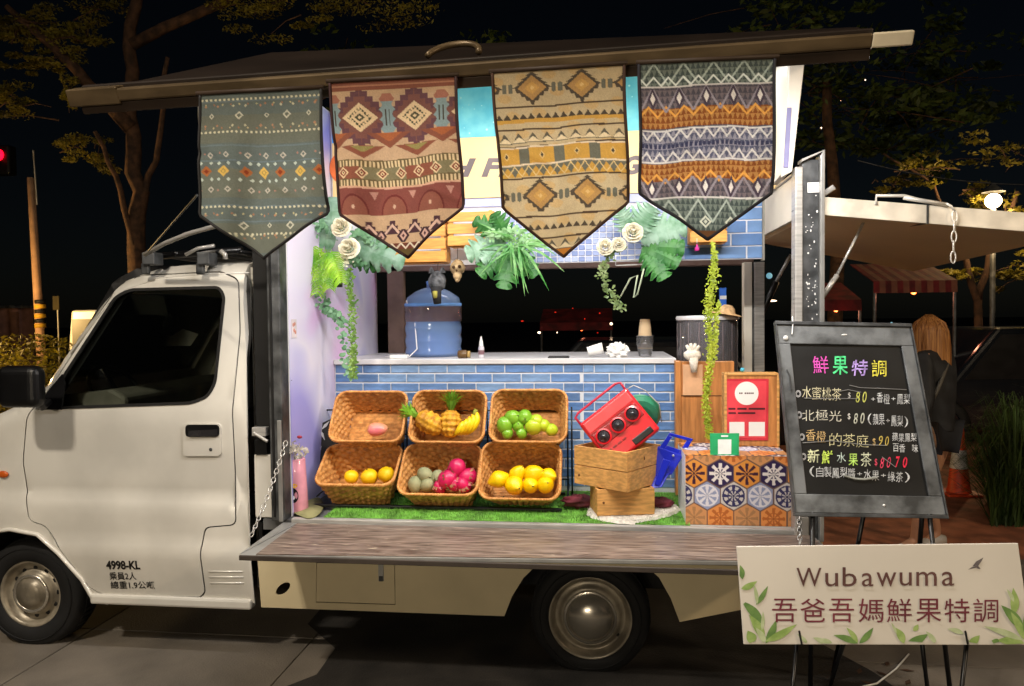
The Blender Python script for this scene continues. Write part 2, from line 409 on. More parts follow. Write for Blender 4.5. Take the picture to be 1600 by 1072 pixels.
MB().ball(tl+Vector((-.03, -.04, 0)), .1).build('lens', mat('red_glow', 'ff1020', .4, emit=9, emitc='ff0418'), t, smooth=True)
h0 = at(-60, 530, 5.6); h1 = at(118, 530, 5.6)
hm = MB()
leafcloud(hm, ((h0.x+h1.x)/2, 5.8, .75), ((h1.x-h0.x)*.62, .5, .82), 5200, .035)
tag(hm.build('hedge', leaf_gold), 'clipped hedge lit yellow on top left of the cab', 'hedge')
w0 = at(-40, 500, 10); w1 = at(34, 500, 10)
hb = thing('kiosk', 'small pale kiosk beyond the hedge at the left edge', 'kiosk', ((w0.x+w1.x)/2, 10, 0))
MB().box((w0.x, 10, 0), (w1.x, 10.3, at(0, 482, 10).z)).build('wall', mat('kiosk_wall', '7d5a50', .8), hb)
MB().box((at(18, 500, 10).x, 9.95, 1.2), (at(30, 500, 10).x, 9.99, at(0, 488, 10).z)).build('door', mat('kiosk_door', '6b4a3a', .7), hb)
MB().box((w0.x-.1, 9.9, at(0, 482, 10).z), (w1.x+.1, 10.4, at(0, 482, 10).z+.05)).build('roof', dark_metal, hb)
sg = at(90, 480, 9)
s_ = thing('small_sign_post', 'thin sign post with small board left of the windscreen', 'sign', (sg.x, 9, 0))
MB().tube([(sg.x, 9, 0), (sg.x, 9, sg.z+.2)], .015).build('pole', grey_trim, s_)
MB().box((sg.x-.07, 8.97, sg.z-.05), (sg.x+.05, 8.99, sg.z+.2)).build('board', mat('sign_board_dim', '5a5236', .7), s_)
wv = at(118, 500, 7)
wb = thing('white_van', 'pale van roof just visible past the windscreen pillar', 'van', (wv.x+.2, 7.4, 0))
MB().prism([(wv.x-.12, .4), (wv.x-.16, 1.1), (wv.x-.08, at(0, 486, 7).z), (wv.x+1.6, at(0, 486, 7).z), (wv.x+1.6, .4)], 7, 8.4).build('body', white_paint, wb, bevel=.05)
MB().box((wv.x-.05, 6.98, 1.2), (wv.x+1.2, 6.997, at(0, 500, 7).z)).build('window', black_plastic, wb)
for q in (.2, 1.2): MB().lathe([(.26, 0), (.28, .05), (.28, .15), (.26, .2)], 20, T(wv.x+q, 7.0, .28) @ Rm(90, 'X')).build('wheel', black_rubber, wb)

# ------------------------------------------------------------------ the food truck
random.seed(5)
TR = thing('food_truck', 'white food truck with open side, raised wing roof and fold-down wooden side panel', 'food truck', (-1.0, .75, 0))
top_path = P2([(-118, 905), (-128, 800), (-104, 700), (-44, 662), (18, 634), (58, 604), (98, 535), (150, 456), (176, 433), (230, 413), (300, 407), (372, 405)])
rear = P2([(380, 560), (387, 700), (394, 860), (395, 945)])
arch = P2([(165, 945), (140, 935), (128, 905), (97, 862), (62, 834), (20, 826), (-25, 832), (-62, 866), (-82, 905)])
shell = top_path + rear + arch
zof = lambda py: at(200, py, 0).z
prof = sorted([(zof(a), b) for a, b in [(400, .12), (440, .075), (600, .022), (640, .004), (660, 0), (755, .006), (772, .012), (778, .000), (796, -.011), (842, -.009), (854, -.020), (864, -.020), (900, .000), (930, .018), (950, .03)]])
def dist_path(x, z, path):
    best = 9
    for a, b in zip(path, path[1:]):
        ax, az = a; bx, bz = b; dx, dz = bx-ax, bz-az; t = max(0, min(1, ((x-ax)*dx+(z-az)*dz)/(dx*dx+dz*dz+1e-9)))
        best = min(best, math.hypot(x-ax-t*dx, z-az-t*dz))
    return best
def yside(x, z, k=0.0):
    i = 0
    zz = min(max(z, prof[0][0]), prof[-1][0])
    y = np.interp(zz, [p[0] for p in prof], [p[1] for p in prof])
    d = dist_path(x, z, top_path); r = .07
    if d < r: y += r-math.sqrt(max(0, r*r-(r-d)**2))
    return float(y)+k
door_out = rnd(P2([(50, 812), (43, 775), (37, 720), (44, 650), (74, 610), (166, 448), (196, 430), (330, 424), (360, 436), (367, 520), (362, 640), (366, 730), (370, 818), (322, 822), (316, 860), (318, 926), (310, 934), (158, 930), (140, 920), (96, 850), (75, 820)]), .03)
win = rnd(P2([(70, 640), (92, 590), (166, 462), (190, 450), (332, 446), (342, 462), (335, 600), (324, 622), (298, 632)]), .03)
def offs(poly, d):                     # shrink (d>0) a polygon towards its inside
    n = len(poly); out = []
    ar = sum(poly[i-1][0]*poly[i][1]-poly[i][0]*poly[i-1][1] for i in range(n))
    s = 1 if ar > 0 else -1
    for i in range(n):
        a, p, b = Vector(poly[i-2 if i-2 >= -n else i-1]), Vector(poly[i]), Vector(poly[(i+1) % n]); a = Vector(poly[i-1])
        t = (b-a); t = t.normalized() if t.length > 1e-9 else Vector((1, 0))
        nn = Vector((-t.y, t.x))*s; q = p+nn*d; out.append((q.x, q.y))
    return out
gap = offs(door_out, -.0065)
sh = skin(shell, [gap], lambda x, z: yside(x, z), .035).build('cab_shell', white_paint, TR, smooth=True, solid=.006)
dr = skin(door_out, [win], lambda x, z: yside(x, z, -.001), .035).build('door', white_paint, TR, smooth=True, solid=.006)
# dark rebate behind the gap
skin(offs(door_out, -.05), [offs(door_out, .06)], lambda x, z: yside(x, z, .02), .06).build('door_seal', black_rubber, TR, smooth=True)
fr = skin(offs(win, -.001), [offs(win, .013)], lambda x, z: yside(x, z, -.004), .05).build('window_frame', black_rubber, dr, smooth=True, solid=.008)
skin(offs(win, .004), [], lambda x, z: yside(x, z, .012), .08).build('window', tinted, dr, smooth=True, solid=.004)
tri = P2([(62, 640), (74, 612), (94, 585), (100, 600), (98, 640)])
skin(tri, [], lambda x, z: yside(x, z, -.012), .05).build('mirror_base', black_plastic, dr, solid=.01)
# far side of the cab
FARY = 1.5
fs = skin(shell, [win], lambda x, z: FARY-yside(x, z), .08).build('cab_shell', white_paint, TR, smooth=True, solid=.006)
skin(offs(win, .004), [], lambda x, z: FARY-yside(x, z, .012), .1).build('window', tinted, TR, smooth=True, solid=.004)
# ribbon over nose, windscreen and roof
def ribbon(i0, i1, inset=.07, dz=0):
    m = MB(); ny = 10
    pth = []
    for i in range(i0, i1):
        for s in range(4): pth.append(Vector(top_path[i]).lerp(Vector(top_path[i+1]), s/4))
    pth.append(Vector(top_path[i1]))
    vs = []
    for p in pth:
        yy = yside(p.x, p.y)
        for k in range(ny+1):
            t = k/ny; crown = math.sin(math.pi*t)*(.012 if i0 >= 7 else 0)
            vs.append((p.x, yy+(FARY-2*yy)*t, p.y+crown+dz))
    return m.add(vs, [(i*(ny+1)+k, i*(ny+1)+k+1, (i+1)*(ny+1)+k+1, (i+1)*(ny+1)+k) for i in range(len(pth)-1) for k in range(ny)])
ribbon(0, 5).build('bonnet', white_paint, TR, smooth=True, solid=.006)
ribbon(5, 7).build('windscreen', tinted, TR, smooth=True, solid=.005)
ribbon(7, 11).build('cab_roof', white_paint, TR, smooth=True, solid=.006)
rx = rear[0][0]
MB().box((at(380, 600, 0).x-.01, .12, .35), (at(380, 600, 0).x+.005, 1.38, 1.93)).build('cab_back', white_paint, TR)
# nose details
nx = top_path[1][0]
for y in (.22, 1.28):
    m = MB(); m.lathe([(0, -.03), (.1, -.02), (.115, .02)], 20, T(nx-.0, y, .72) @ Rm(-90, 'Y')); m.build('headlight', glassm, TR, smooth=True)
MB().box((nx-.06, .02, .32), (nx+.05, 1.48, .5)).build('bumper', white_paint, TR, bevel=.03)
q = at(6, 741, 0)
MB().ball((q.x, -.004, q.z), .022, sq=(1.3, .35, .8)).build('side_indicator', mat('amber_lens', 'b8541a', .3), TR, smooth=True)
# handle
hA = P2([(288, 661), (347, 661), (347, 712), (288, 712)])
o1 = rnd(hA, .022); yh = yside(*hA[0])
hm = skin(o1, [], lambda x, z: yside(x, z, -.007), .05).build('handle', white_paint, dr, smooth=True, solid=.012)
cup = rnd(P2([(292, 663), (345, 663), (345, 682), (292, 682)]), .02)
skin(cup, [], lambda x, z: yside(x, z, -.0145), .05).build('handle_cup', black_plastic, dr, smooth=True)
MB().ball(V(at(331, 702, 0).x, yside(at(331, 702, 0).x, at(331, 702, 0).z)-.012, at(331, 702, 0).z), .009, sq=(1, .5, 1)).build('keyhole', dark_metal, dr, smooth=True)
grip = rnd(P2([(298, 672), (343, 670), (343, 680), (298, 681)]), .006)
skin(grip, [], lambda x, z: yside(x, z, -.020), .05).build('handle_grip', mat('handle_dark', '29282a', .25, coat=.6), dr, smooth=True, solid=.006)
# three raised vent ribs on the rear corner panel
for yv in (892, 901, 911):
    a, b = at(328, yv, 0), at(381, yv, 0)
    MB().tube([(a.x, yside(a.x, a.z)-.002, a.z), (b.x, yside(b.x, b.z)-.002, b.z)], .0045).build('vent_rib', white_paint, TR, smooth=True)
gut = [(x, z) for x, z in top_path[6:]]; gp = [Vector((x+.012, yside(x+.03, z-.062)-.002, z-.060)) for x, z in gut]; MB().tube(gp, .004, 6).build('rain_gutter', white_paint, TR, smooth=True)
# wheel arch lip and sill
lip = [Vector((x, yside(x, z)-.006, z)) for x, z in arch]
MB().tube(lip, .010).build('arch_lip', white_paint, TR, smooth=True)
a, b = at(140, 938, 0), at(392, 945, 0)
MB().box((a.x, -.002, b.z-.028), (b.x, .06, b.z+.022)).build('sill', white_paint, TR, bevel=.012)
# door writing (black paint)
dark_ink = mat('black_lettering', '14100e', .5)
class Side:
    def __init__(s, x0, y0, x1, y1): s.b = (x0, y0, x1, y1)
    def p(s, u, v, h=0):
        x0, y0, x1, y1 = s.b; q = at(x0+(x1-x0)*u, y0+(y1-y0)*v, 0); return Vector((q.x, yside(q.x, q.z)-.004-h, q.z))
sq = Side(0, 0, 1000, 1000)
m = MB()
put_text(m, sq, '4998-KL', .169, .874, .222, .889, bold=.035)
put_text(m, sq, '\u4e58\u54e12\u4eba', .172, .893, .214, .906, bold=.01)
put_text(m, sq, '\u7e3d\u91cd1.9\u516c\u5678', .172, .908, .241, .921, bold=.01)
m.build('lettering', dark_ink, TR)
# mirror
mc = at(34, 604, -.18)
m = MB(); m.box(mc-V(.105, .045, .098), mc+V(.105, .045, .098)); m.build('mirror', black_plastic, dr, bevel=.04, seg=5)
MB().tube([at(76, 628, -.02), at(66, 636, -.1), at(60, 622, -.16)], .018).build('mirror_arm', black_plastic, dr, smooth=True)
# cab interior
seat = mat('seat_fabric', '55524e', .9)
def bxp(x0, y0, x1, y1, Ya, Yb): a = at(x0, y0, 0); b = at(x1, y1, 0); return (min(a.x, b.x), Ya, min(a.z, b.z)), (max(a.x, b.x), Yb, max(a.z, b.z))
MB().box(*bxp(300, 455, 352, 500, 1.30, 1.34)).build('belt_pillar', mat('pale_trim', '8a8880', .6), TR, bevel=.01)
for Ya in (.2, .85):
    MB().box(*bxp(262, 640, 352, 700, Ya, Ya+.45)).build('seat', seat, TR, bevel=.04)
    MB().box(*bxp(325, 470, 358, 650, Ya, Ya+.45)).build('seat_back', seat, TR, bevel=.04)
m = MB(); m.prism(P2([(30, 660), (60, 622), (150, 612), (172, 625), (165, 700), (60, 700)]), .12, 1.38); m.build('dashboard', mat('dash_plastic', '77736b', .6), TR, bevel=.02)
cs = at(183, 612, .4)
m = MB(); ring = [cs+Vector((math.sin(.5)*.18*math.cos(t)*-1, .19*math.sin(t), .17*math.cos(t)*.8)) for t in [i*math.pi/12 for i in range(24)]]
m.tube(ring, .012, closed=True); m.tube([cs, cs+Vector((-.18, 0, -.2))], .02); m.tube([ring[0], cs, ring[12]], .012); m.build('steering_wheel', black_plastic, TR, smooth=True)
m = MB(); m.tube([at(150, 487, 1.1), at(165, 495, 1.1), at(168, 518, 1.1), at(160, 535, 1.1), at(146, 540, 1.1)], .012); m.build('grab_handle', white_panel, TR, smooth=True)
q = Quad(at(243, 541, .9), at(286, 514, .9), at(310, 522, .95), at(298, 540, .95)); m = MB(); q.rect(m, 0, 0, 1, 1, 0, .003); m.build('sun_card', mat('pale_card', 'd8d4cc', .7), TR)
MB().box((at(380, 600, 0).x-.9, .1, .36), (at(380, 600, 0).x-.02, 1.4, .42)).build('cab_floor', black_rubber, TR)

# wheels
def wheel(name, cx, cz, R, Y, front):
    w = bpy.data.objects.new(name, None)
    M = T(cx, Y, cz) @ Rm(90, 'X')      # axis: local z points to -y
    t = MB(); pf = [(R*(.60 if front else .68), -.03), (R*(.605 if front else .69), .0), (R*(.62 if front else .70), .012), (R*.8, .018), (R*.93, .010), (R*.985, -.006), (R, -.03), (R, -.12), (R*.97, -.15), (R*.6, -.155)]
    t.lathe(pf, 64, M)
    tyre = t.build('wheel', black_rubber2, TR, smooth=True)
    # tread blocks and sidewall ring
    tb = MB()
    for k in range(56):
        a = 2*math.pi*k/56
        tb.box((R-.002, -.012, -.115), (R+.004, .012, -.04), M @ Matrix.Rotation(a, 4, 'Z'))
    tb.lathe([(R*.84, .017), (R*.85, .021), (R*.86, .017)], 48, M)
    tb.build('tyre_tread', black_rubber2, tyre)
    r = R*(.60 if front else .69)
    m = MB()
    if front:
        m.lathe([(r+.006, -.006), (r+.008, .006), (r-.004, .008), (r-.012, -.004), (r-.022, -.03), (r*.72, -.035), (r*.66, -.012), (r*.56, .0), (r*.40, .004), (r*.38, .016), (r*.2, .02), (.0, .02)], 48, M)
        m.build('rim', rim_dark, tyre, smooth=True)
        h = MB()
        for k in range(12):
            a = 2*math.pi*k/12; h.ball(M @ Vector((r*.735*math.cos(a), r*.735*math.sin(a), -.0325)), r*.075, 10, 6, (1, .25, 1))
        h.build('vent_hole', black_rubber, tyre)
        h = MB()
        h.lathe([(r*.5, .003), (r*.56, .012), (r*.6, .004)], 40, M)
        h.build('rim_ring', chrome, tyre, smooth=True)
    else:
        m.lathe([(r+.008, -.004), (r+.010, .008), (r-.003, .012), (r-.012, .0), (r-.024, -.028), (r*.84, -.034), (r*.74, -.012), (r*.66, .006), (r*.645, .0)], 64, M)
        m.build('rim', rim_dark, tyre, smooth=True)
        h = MB(); h.lathe([(r*.655, -.002), (r*.64, .008), (r*.60, .003), (r*.585, .006), (r*.5, .030), (r*.36, .046), (r*.2, .055), (r*.08, .0575), (0, .058)], 64, M)
        h.build('hubcap', chrome, tyre, smooth=True)
        MB().ball(M @ Vector((r*.80*math.cos(-.6), r*.80*math.sin(-.6), -.028)), .009, 8, 6).build('valve', black_rubber, tyre)
    return tyre
black_rubber2 = mat('tyre_rubber', '0e0e0f', .82, var=.25, scale=9, bump=.15, bscale=40)
rim_dark = mat('painted_rim', '9a9180', .38, .35, var=.25, scale=9)
fw_ = at(35, 948, 0); rw_ = at(922, 980, 0)
wheel('front', fw_.x, .30, .275, .06, True)
wheel('rear', rw_.x, .292, .272, .045, False)
for x, R, Y in ((fw_.x, .275, 1.33), (rw_.x, .272, 1.33)):
    t = MB().lathe([(R*.2, -.02), (R*.62, -.01), (R*.9, 0), (R, -.03), (R, -.13), (R*.6, -.15), (0, -.15)], 40, T(x, Y, .29) @ Rm(90, 'X')).build('wheel', black_rubber2, TR, smooth=True)
for x in (fw_.x, rw_.x): MB().tube([(x, .15, .29), (x, 1.4, .29)], .05).build('axle', dark_metal, TR, smooth=True)
MB().box((fw_.x+.45, .35, .45), (.75, .43, .58)).build('chassis_rail', black_plastic, TR)
MB().box((fw_.x+.45, 1.07, .45), (.75, 1.15, .58)).build('chassis_rail', black_plastic, TR)
# inner wheel housing, dark
for x, w in ((fw_.x, .40), (rw_.x, .46)):
    m = MB(); pts = [(x+w*math.cos(t), .3+min(w, .36)*math.sin(t)) for t in [math.pi*i/12 for i in range(13)]]
    vs = [(a, .06, b) for a, b in pts]+[(a, .42, b) for a, b in pts]
    m.add(vs, [(i, i+1, i+14, i+13) for i in range(12)]); m.add(vs[13:], [tuple(range(13))]); m.build('wheel_housing', black_plastic, TR, smooth=False)

# load bed
ZB = .72; XL, XR = -1.50, .93; YB = 1.5
MB().box((XL-.12, .02, ZB-.05), (XR, YB, ZB)).build('bed_floor', mat('bed_steel', '77787a', .5, .6, var=.2), TR)
m = MB().box((XL+.03, -.004, ZB-.045), (XR-.02, .03, ZB+.012)); m.build('bed_edge', steel, TR, bevel=.004)
# skirts
sk = P2([(402, 872), (1154, 884), (1235, 886), (1235, 938), (1158, 953), (1062, 972), (1048, 935), (1030, 903), (1012, 886), (838, 884), (818, 903), (800, 932), (788, 963), (408, 949)])
oval = [(at(442, 920, 0).x+.028*math.cos(t)+.013*math.sin(t+.5), at(442, 920, 0).z+.030*math.sin(t)+.010*math.cos(t)) for t in [i*math.pi/10 for i in range(20)]]
hatch = P2([(495, 880), (616, 882), (617, 944), (494, 940)])
s1 = skin(sk, [oval, offs(hatch, -.0055)], lambda x, z: .004, .12).build('side_skirt', skirt_paint, TR, solid=.006)
hd = skin(hatch, [], lambda x, z: .003, .2).build('locker_door', skirt_paint, s1, solid=.006)
MB().box((hatch[0][0]-.02, .02, hatch[2][1]-.02), (hatch[1][0]+.02, .03, hatch[0][1]+.02)).build('locker_rebate', black_rubber, s1)
a = at(591, 881, 0); b = at(600, 908, 0)
MB().box((a.x, -.004, b.z), (b.x, .001, a.z)).build('latch', grey_trim, s1, bevel=.002)
MB().box((a.x+.004, -.008, b.z), (b.x-.004, -.003, b.z+.025)).build('latch_knob', dark_metal, s1, bevel=.002)
q = at(653, 878, 0); MB().ball((q.x, 0, q.z), .006).build('screw', dark_metal, s1)
MB().box((XL-.15, .03, .34), (XL-.13, 1.4, .70)).build('bed_front_panel', black_plastic, TR)
MB().box((XL+.0, .10, ZB-.10), (XR, .13, ZB-.05)).build('bed_beam', black_plastic, TR)

# fold-down side panel
pa, pb = at(354, 868, -.42), at(1262, 879, -.40)
ZP = pa.z
H = Quad((XL-.005, -.012, ZB-.008), (XR-.03, -.012, ZB-.008), (XR-.03, -.40, pb.z+.004), (XL-.005-.01, -.42, ZP+.004))
H.n = Vector((0, 0, 1))
m = MB(); H.rect(m, 0, 0, 1, 1, -.018, 0); panel = m.build('fold_down_panel', grey_trim, TR, bevel=.003)
vinyl = mat('wood_vinyl', '85756a', .5, var=.2, scale=7, stretch=(1, 9, 1), c2='493c35', coat=.15)
m = MB(); H.rect(m, .030, .02, .995, .996, .001, .0035); wv_ = m.build('wood_sheet', vinyl, panel)
# streaky grain as flat print of its own
m = MB(); random.seed(8)
for k in range(420):
    u = random.uniform(.035, .985); v = random.uniform(.03, .975); w = random.uniform(.004, .03); hh = random.uniform(.004, .014)
    c = random.choice(['a08c80', 'b6a28e', '40332c', '524238', '887668', '645248', 'c8b8a0'])
    q = [H.p(u, v, .0045), H.p(min(u+w*.5, .99), min(v+hh*.5, .98), .0045), H.p(min(u+w, .99), v, .0045), H.p(min(u+w*.5, .99), max(v-hh*.5, .025), .0045)]
    m.add(q, [(0, 1, 2, 3)], c)
tag(m.build('grain_print', mat('grain_print', 'ffffff', .5, attr='col', var=.1), panel), kind='stuff')
a, b = H.p(0, 1, -.012), H.p(1, 1, -.012)
MB().box((a.x, a.y-.006, a.z-.010), (b.x, a.y+.004, a.z+.0115)).build('panel_edge_trim', mat('edge_alu', '3a322c', .6, .1), panel, bevel=.003)
# corner gusset (grey) at the front of the hinge
m = MB(); m.add([H.p(-.0, 0, .002), H.p(.030, 0, .002), H.p(0.0, 1, .002)], [(0, 1, 2)]); m.build('corner_gusset', grey_trim, panel, solid=.002)

# chains
def chain(p0, p1, sag, n, parent, rl=.011, name='chain'):
    pts = []
    for i in range(n+1):
        t = i/n; p = Vector(p0).lerp(Vector(p1), t)+Vector((0, 0, -sag*4*t*(1-t))); pts.append(p)
    m = MB()
    for i in range(n):
        a, b = pts[i], pts[i+1]; c = (a+b)/2; d = (b-a); L = d.length*.72; d.normalize(); e = d.orthogonal().normalized()
        e = Matrix.Rotation(math.pi/2*(i % 2)+.5, 3, d) @ e
        m.tube([c+d*L*math.cos(t)+e*L*.55*math.sin(t) for t in [k*math.pi/4 for k in range(8)]], .0022, 5, closed=True)
    return m.build(name, steel, parent, smooth=True)
chain(at(447, 690, -.005), at(392, 838, -.33), .02, 22, TR)
chain(at(1247, 752, -.01), at(1250, 850, -.3), .01, 15, TR)

# front post, dark filler between cab and box
MB().box((XL-.165, .06, .74), (XL-.05, 1.45, 2.04)).build('dark_filler', black_rubber, TR)
m = MB(); m.box((XL-.065, -.01, ZB), (XL-.0, .075, 2.80)); fp = m.build('front_post', mat('post_steel', '5a5c5e', .45, .6, var=.3, scale=9, bump=.15), TR, bevel=.006)
MB().box((XL-.05, -.016, ZB+.02), (XL-.040, -.011, 2.78)).build('post_groove', black_rubber, TR)
MB().box((XL-.022, -.022, ZB), (XL-.003, -.012, 1.2)).build('post_flange', grey_trim, TR, bevel=.002)
# bracket between cab and post
m = MB(); m.box(*bxp(393, 668, 415, 682, .0, .04)); m.tube([at(396, 676, -.01), at(418, 690, -.01)], .008); m.build('hinge_bracket', steel, TR, bevel=.003)
m = MB(); m.box(*bxp(392, 712, 440, 812, .03, .06)); m.build('corner_plate', white_paint, TR, bevel=.004)
m = MB(); m.box(*bxp(394, 688, 414, 712, .02, .05)); m.build('dark_box', black_plastic, TR, bevel=.004)

# bulkhead with the purple painted sheet (inner side of the box front)
bk = MB().box((XL-.04, .077, ZB), (XL, YB-.001, 2.83)).build('bulkhead', white_panel, TR)
pm = bpy.data.materials.new('purple_cloud_print'); pm.use_nodes = True; n = pm.node_tree; N = n.nodes; L = n.links; b = N['Principled BSDF']; b.inputs['Roughness'].default_value = .45
tc = N.new('ShaderNodeTexCoord'); nz = N.new('ShaderNodeTexNoise'); nz.inputs['Scale'].default_value = 1.1; nz.inputs['Detail'].default_value = 2; nz.inputs['Distortion'].default_value = .6
L.new(tc.outputs['Object'], nz.inputs['Vector']); rp_ = N.new('ShaderNodeValToRGB'); cr = rp_.color_ramp
cr.elements[0].position = .34; cr.elements[0].color = lin('9a98dc'); cr.elements[1].position = .68; cr.elements[1].color = lin('dab4e2')
for p_, c_ in ((.44, 'c6c4e6'), (.5, 'dcd8ea'), (.58, 'd6cde8')):
    e = cr.elements.new(p_); e.color = lin(c_)
L.new(nz.outputs[0], rp_.inputs[0]); L.new(rp_.outputs[0], b.inputs['Base Color'])
MB().box((XL+.001, .08, ZB+.002), (XL+.004, YB-.022, 2.82)).build('printed_sheet', pm, bk)

# roof, header, rear wall parts
m = MB(); rp0 = [(.0, 2.825), (.0, 2.842), (.72, 3.055), (YB, 2.93), (YB, 2.91), (.72, 3.035)]
m.add([(xx, a, b) for xx in (XL-.06, XR+.04) for a, b in rp0], [(0, 1, 2, 5), (5, 2, 3, 4), (11, 8, 7, 6), (10, 9, 8, 11)]+[(i, (i+1) % 6, (i+1) % 6+6, i+6) for i in range(6)]); m.build('box_roof', white_panel, TR)
MB().box((XL-.06, -.02, 2.80), (XR+.1, .035, 2.845)).build('roof_rail', dark_metal, TR, bevel=.004)
MB().box((XL, YB-.02, 2.05), (XR, YB, 2.905)).build('far_wall', white_panel, TR)
brown = mat('brown_frame', '7a6258', .5, var=.12)
a = at(607, 450, YB-.06); b = at(632, 450, YB-.06)
MB().box((a.x, YB-.09, 1.44), (b.x, YB-.03, 2.05)).build('window_post', brown, TR, bevel=.004)
MB().box((XL, YB-.09, 1.985), (XR, YB-.03, 2.05)).build('window_header', brown, TR, bevel=.004)
# counter
ZC = at(700, 561, .67).z
MB().box((XL+.005, .655, ZC-.028), (at(1056, 560, .67).x, YB-.02, ZC)).build('counter_top', mat('counter_white', 'c9c9cc', .35, var=.05), TR, bevel=.003)
# rear frame: columns, header with rounded corner, dark rear stake post
mw = mat('lit_white_frame', 'e6e0d2', .4, var=.03)
# inner rear door jamb at the back right (1160-1190 px)
a = at(1160, 480, 1.3).x; b = at(1176, 480, 1.3).x; c = at(1192, 480, 1.3).x
MB().box((a, 1.25, .9), (b-.012, 1.32, 1.99)).build('rear_column', mw, TR, bevel=.004)
MB().box((b, 1.25, .9), (c, 1.33, 1.99)).build('rear_column', steel, TR, bevel=.004)
MB().box((b-.012, 1.27, .9), (b, 1.31, 1.99)).build('column_groove', dark_metal, TR)
# header side panel at the rear, lit from inside, with rounded top corner
hz0, hz1 = 2.12, 2.33
pts = [(0.0, hz0), (0.0, hz1-.06)]+[(.06-.06*math.cos(t), hz1-.06+.06*math.sin(t)) for t in (.5, 1.0, 1.5)]+[(YB, hz1), (YB, hz0)]
m = MB(); nn = len(pts); tr_ = tessellate_polygon([[Vector((p[0], p[1], 0)) for p in pts]])
x0, x1 = XR-.03, XR-.01
m.add([(x0, p[0]+.02, p[1]) for p in pts]+[(x1, p[0]+.02, p[1]) for p in pts], [tuple(t) for t in tr_]+[tuple(i+nn for i in t)[::-1] for t in tr_]+[(i, (i+1) % nn, (i+1) % nn+nn, i+nn) for i in range(nn)])
m.build('rear_header', mw, TR)
m = MB(); e0 = [Vector((x0-.004, p[0]+.02, p[1])) for p in pts[:-1]]; m.tube(e0[:6]+[Vector((x0-.004, YB, hz1))], .008); m.build('header_trim', steel, TR, smooth=True)
# upper rear panel
u = [at(1208, 82, .3), at(1232, 82, .02), at(1224, 268, .02), at(1206, 290, .3)]
m = MB(); m.hexa([u[0], u[1], u[2], u[3]], (.03, 0, 0)); m.build('rear_upper_panel', mw, TR, bevel=.004)
u = [at(1235, 82, .0), at(1259, 82, .0), at(1238, 268, .0), at(1224, 275, .0)]
m = MB(); m.hexa(u, (0, .05, 0)); m.build('rear_upper_post', mw, TR, bevel=.004)
u = [at(1230, 168, -.005), at(1237, 168, -.005), at(1232, 262, -.005), at(1224, 262, -.005)]
m = MB(); m.hexa(u, (0, .004, 0)); m.build('post_gasket', mat('lilac_gasket', '77759c', .5), TR)
# dark rear stake: channel section
pl = [at(1241, 262, 0).x, at(1254, 255, 0).x, at(1272, 255, 0).x, at(1286, 240, 0).x]
zt0, zt1, zt2 = at(1241, 262, 0).z, at(1258, 250, 0).z, at(1284, 236, 0).z
m = MB(); m.box((pl[0], -.02, ZB-.03), (pl[1]-.004, .05, zt0)); m.build('rear_stake', steel, TR, bevel=.004)
m = MB(); m.box((pl[1]-.003, -.005, ZB-.03), (pl[3]-.018, .05, zt1)); m.build('rear_stake', dark_metal, TR, bevel=.003)
m = MB(); m.prism([(pl[3]-.018, ZB-.03), (pl[3], ZB-.03), (pl[3], zt2), (pl[3]-.018, zt2-.02)], -.03, .05); m.build('rear_stake', grey_trim, TR, bevel=.003)
m = MB(); m.prism([(pl[1]-.01, zt1-.012), (pl[3], zt2-.004), (pl[3], zt2), (pl[1]-.01, zt1)], -.028, .04); m.build('stake_cap', steel, TR)
m = MB(); m.box(*bxp(1261, 286, 1279, 301, -.009, -.006)); m.build('white_sticker', white_panel, TR)
m = MB(); m.tube([at(1286, 304, 0), at(1304, 292, -.02)], .012, 6); m.build('stake_pin', steel, TR)
m = MB(); random.seed(4)
for k in range(46):
    y = random.choice([random.gauss(455, 22), random.gauss(370, 40)]); x = random.uniform(1259, 1277)
    if 300 < y < 503: c = at(x, y, -.006); m.ball(c, random.uniform(.0015, .0045), 5, 3, (1, .3, random.uniform(.6, 1.6)))
m.build('paint_chip', white_panel, TR)
MB().box((pl[0]-.01, -.01, .40), (pl[3], .04, ZB-.03)).build('rear_corner_lower', skirt_paint, TR, bevel=.004)
m = MB(); m.box(*bxp(1243, 806, 1262, 850, -.02, .02)); m.build('corner_bracket', grey_trim, TR, bevel=.004)

# rear hatch lifted level
hq = [Vector((XR-.0, -.0, 2.10)), Vector((1.95, -.0, 1.985)), Vector((1.90, 1.5, 1.93)), Vector((XR+.04, 1.5, 2.13))]
hr = MB(); hr.hexa(hq, (0, 0, .060)); rh = hr.build('rear_hatch', mat('hatch_inside', 'e6c89c', .5, var=.04, scale=2), TR, bevel=.006)
m = MB(); m.hexa([hq[0]+V(0, -.008, -.006), hq[1]+V(.0, -.008, -.006), hq[1]+V(.0, -.001, -.006), hq[0]+V(0, -.001, -.006)], (0, 0, .078)); m.build('hatch_rim', mat('hatch_white', 'd8cfbe', .4), rh, bevel=.003)
d1 = hq[0].lerp(hq[1], .42); d2 = hq[3].lerp(hq[2], .30)
m = MB(); m.hexa([d1+V(-.012, 0, -.004), d1+V(.012, 0, -.004), d2+V(.012, 0, -.004), d2+V(-.012, 0, -.004)], (0, 0, .006)); m.build('hatch_seam', mat('seam_dark', '4a3b2c', .6), rh)
m = MB(); m.box((d1.x-.004, -.012, d1.z-.008), (d1.x+.004, -.0085, d1.z+.074)); m.build('rim_joint', dark_metal, rh)
b0 = at(1351, 340, .12)
m = MB(); m.box((b0.x-.06, .08, b0.z-.0), (b0.x+.06, .18, b0.z+.025)); m.build('strut_plate', steel, rh, bevel=.004)
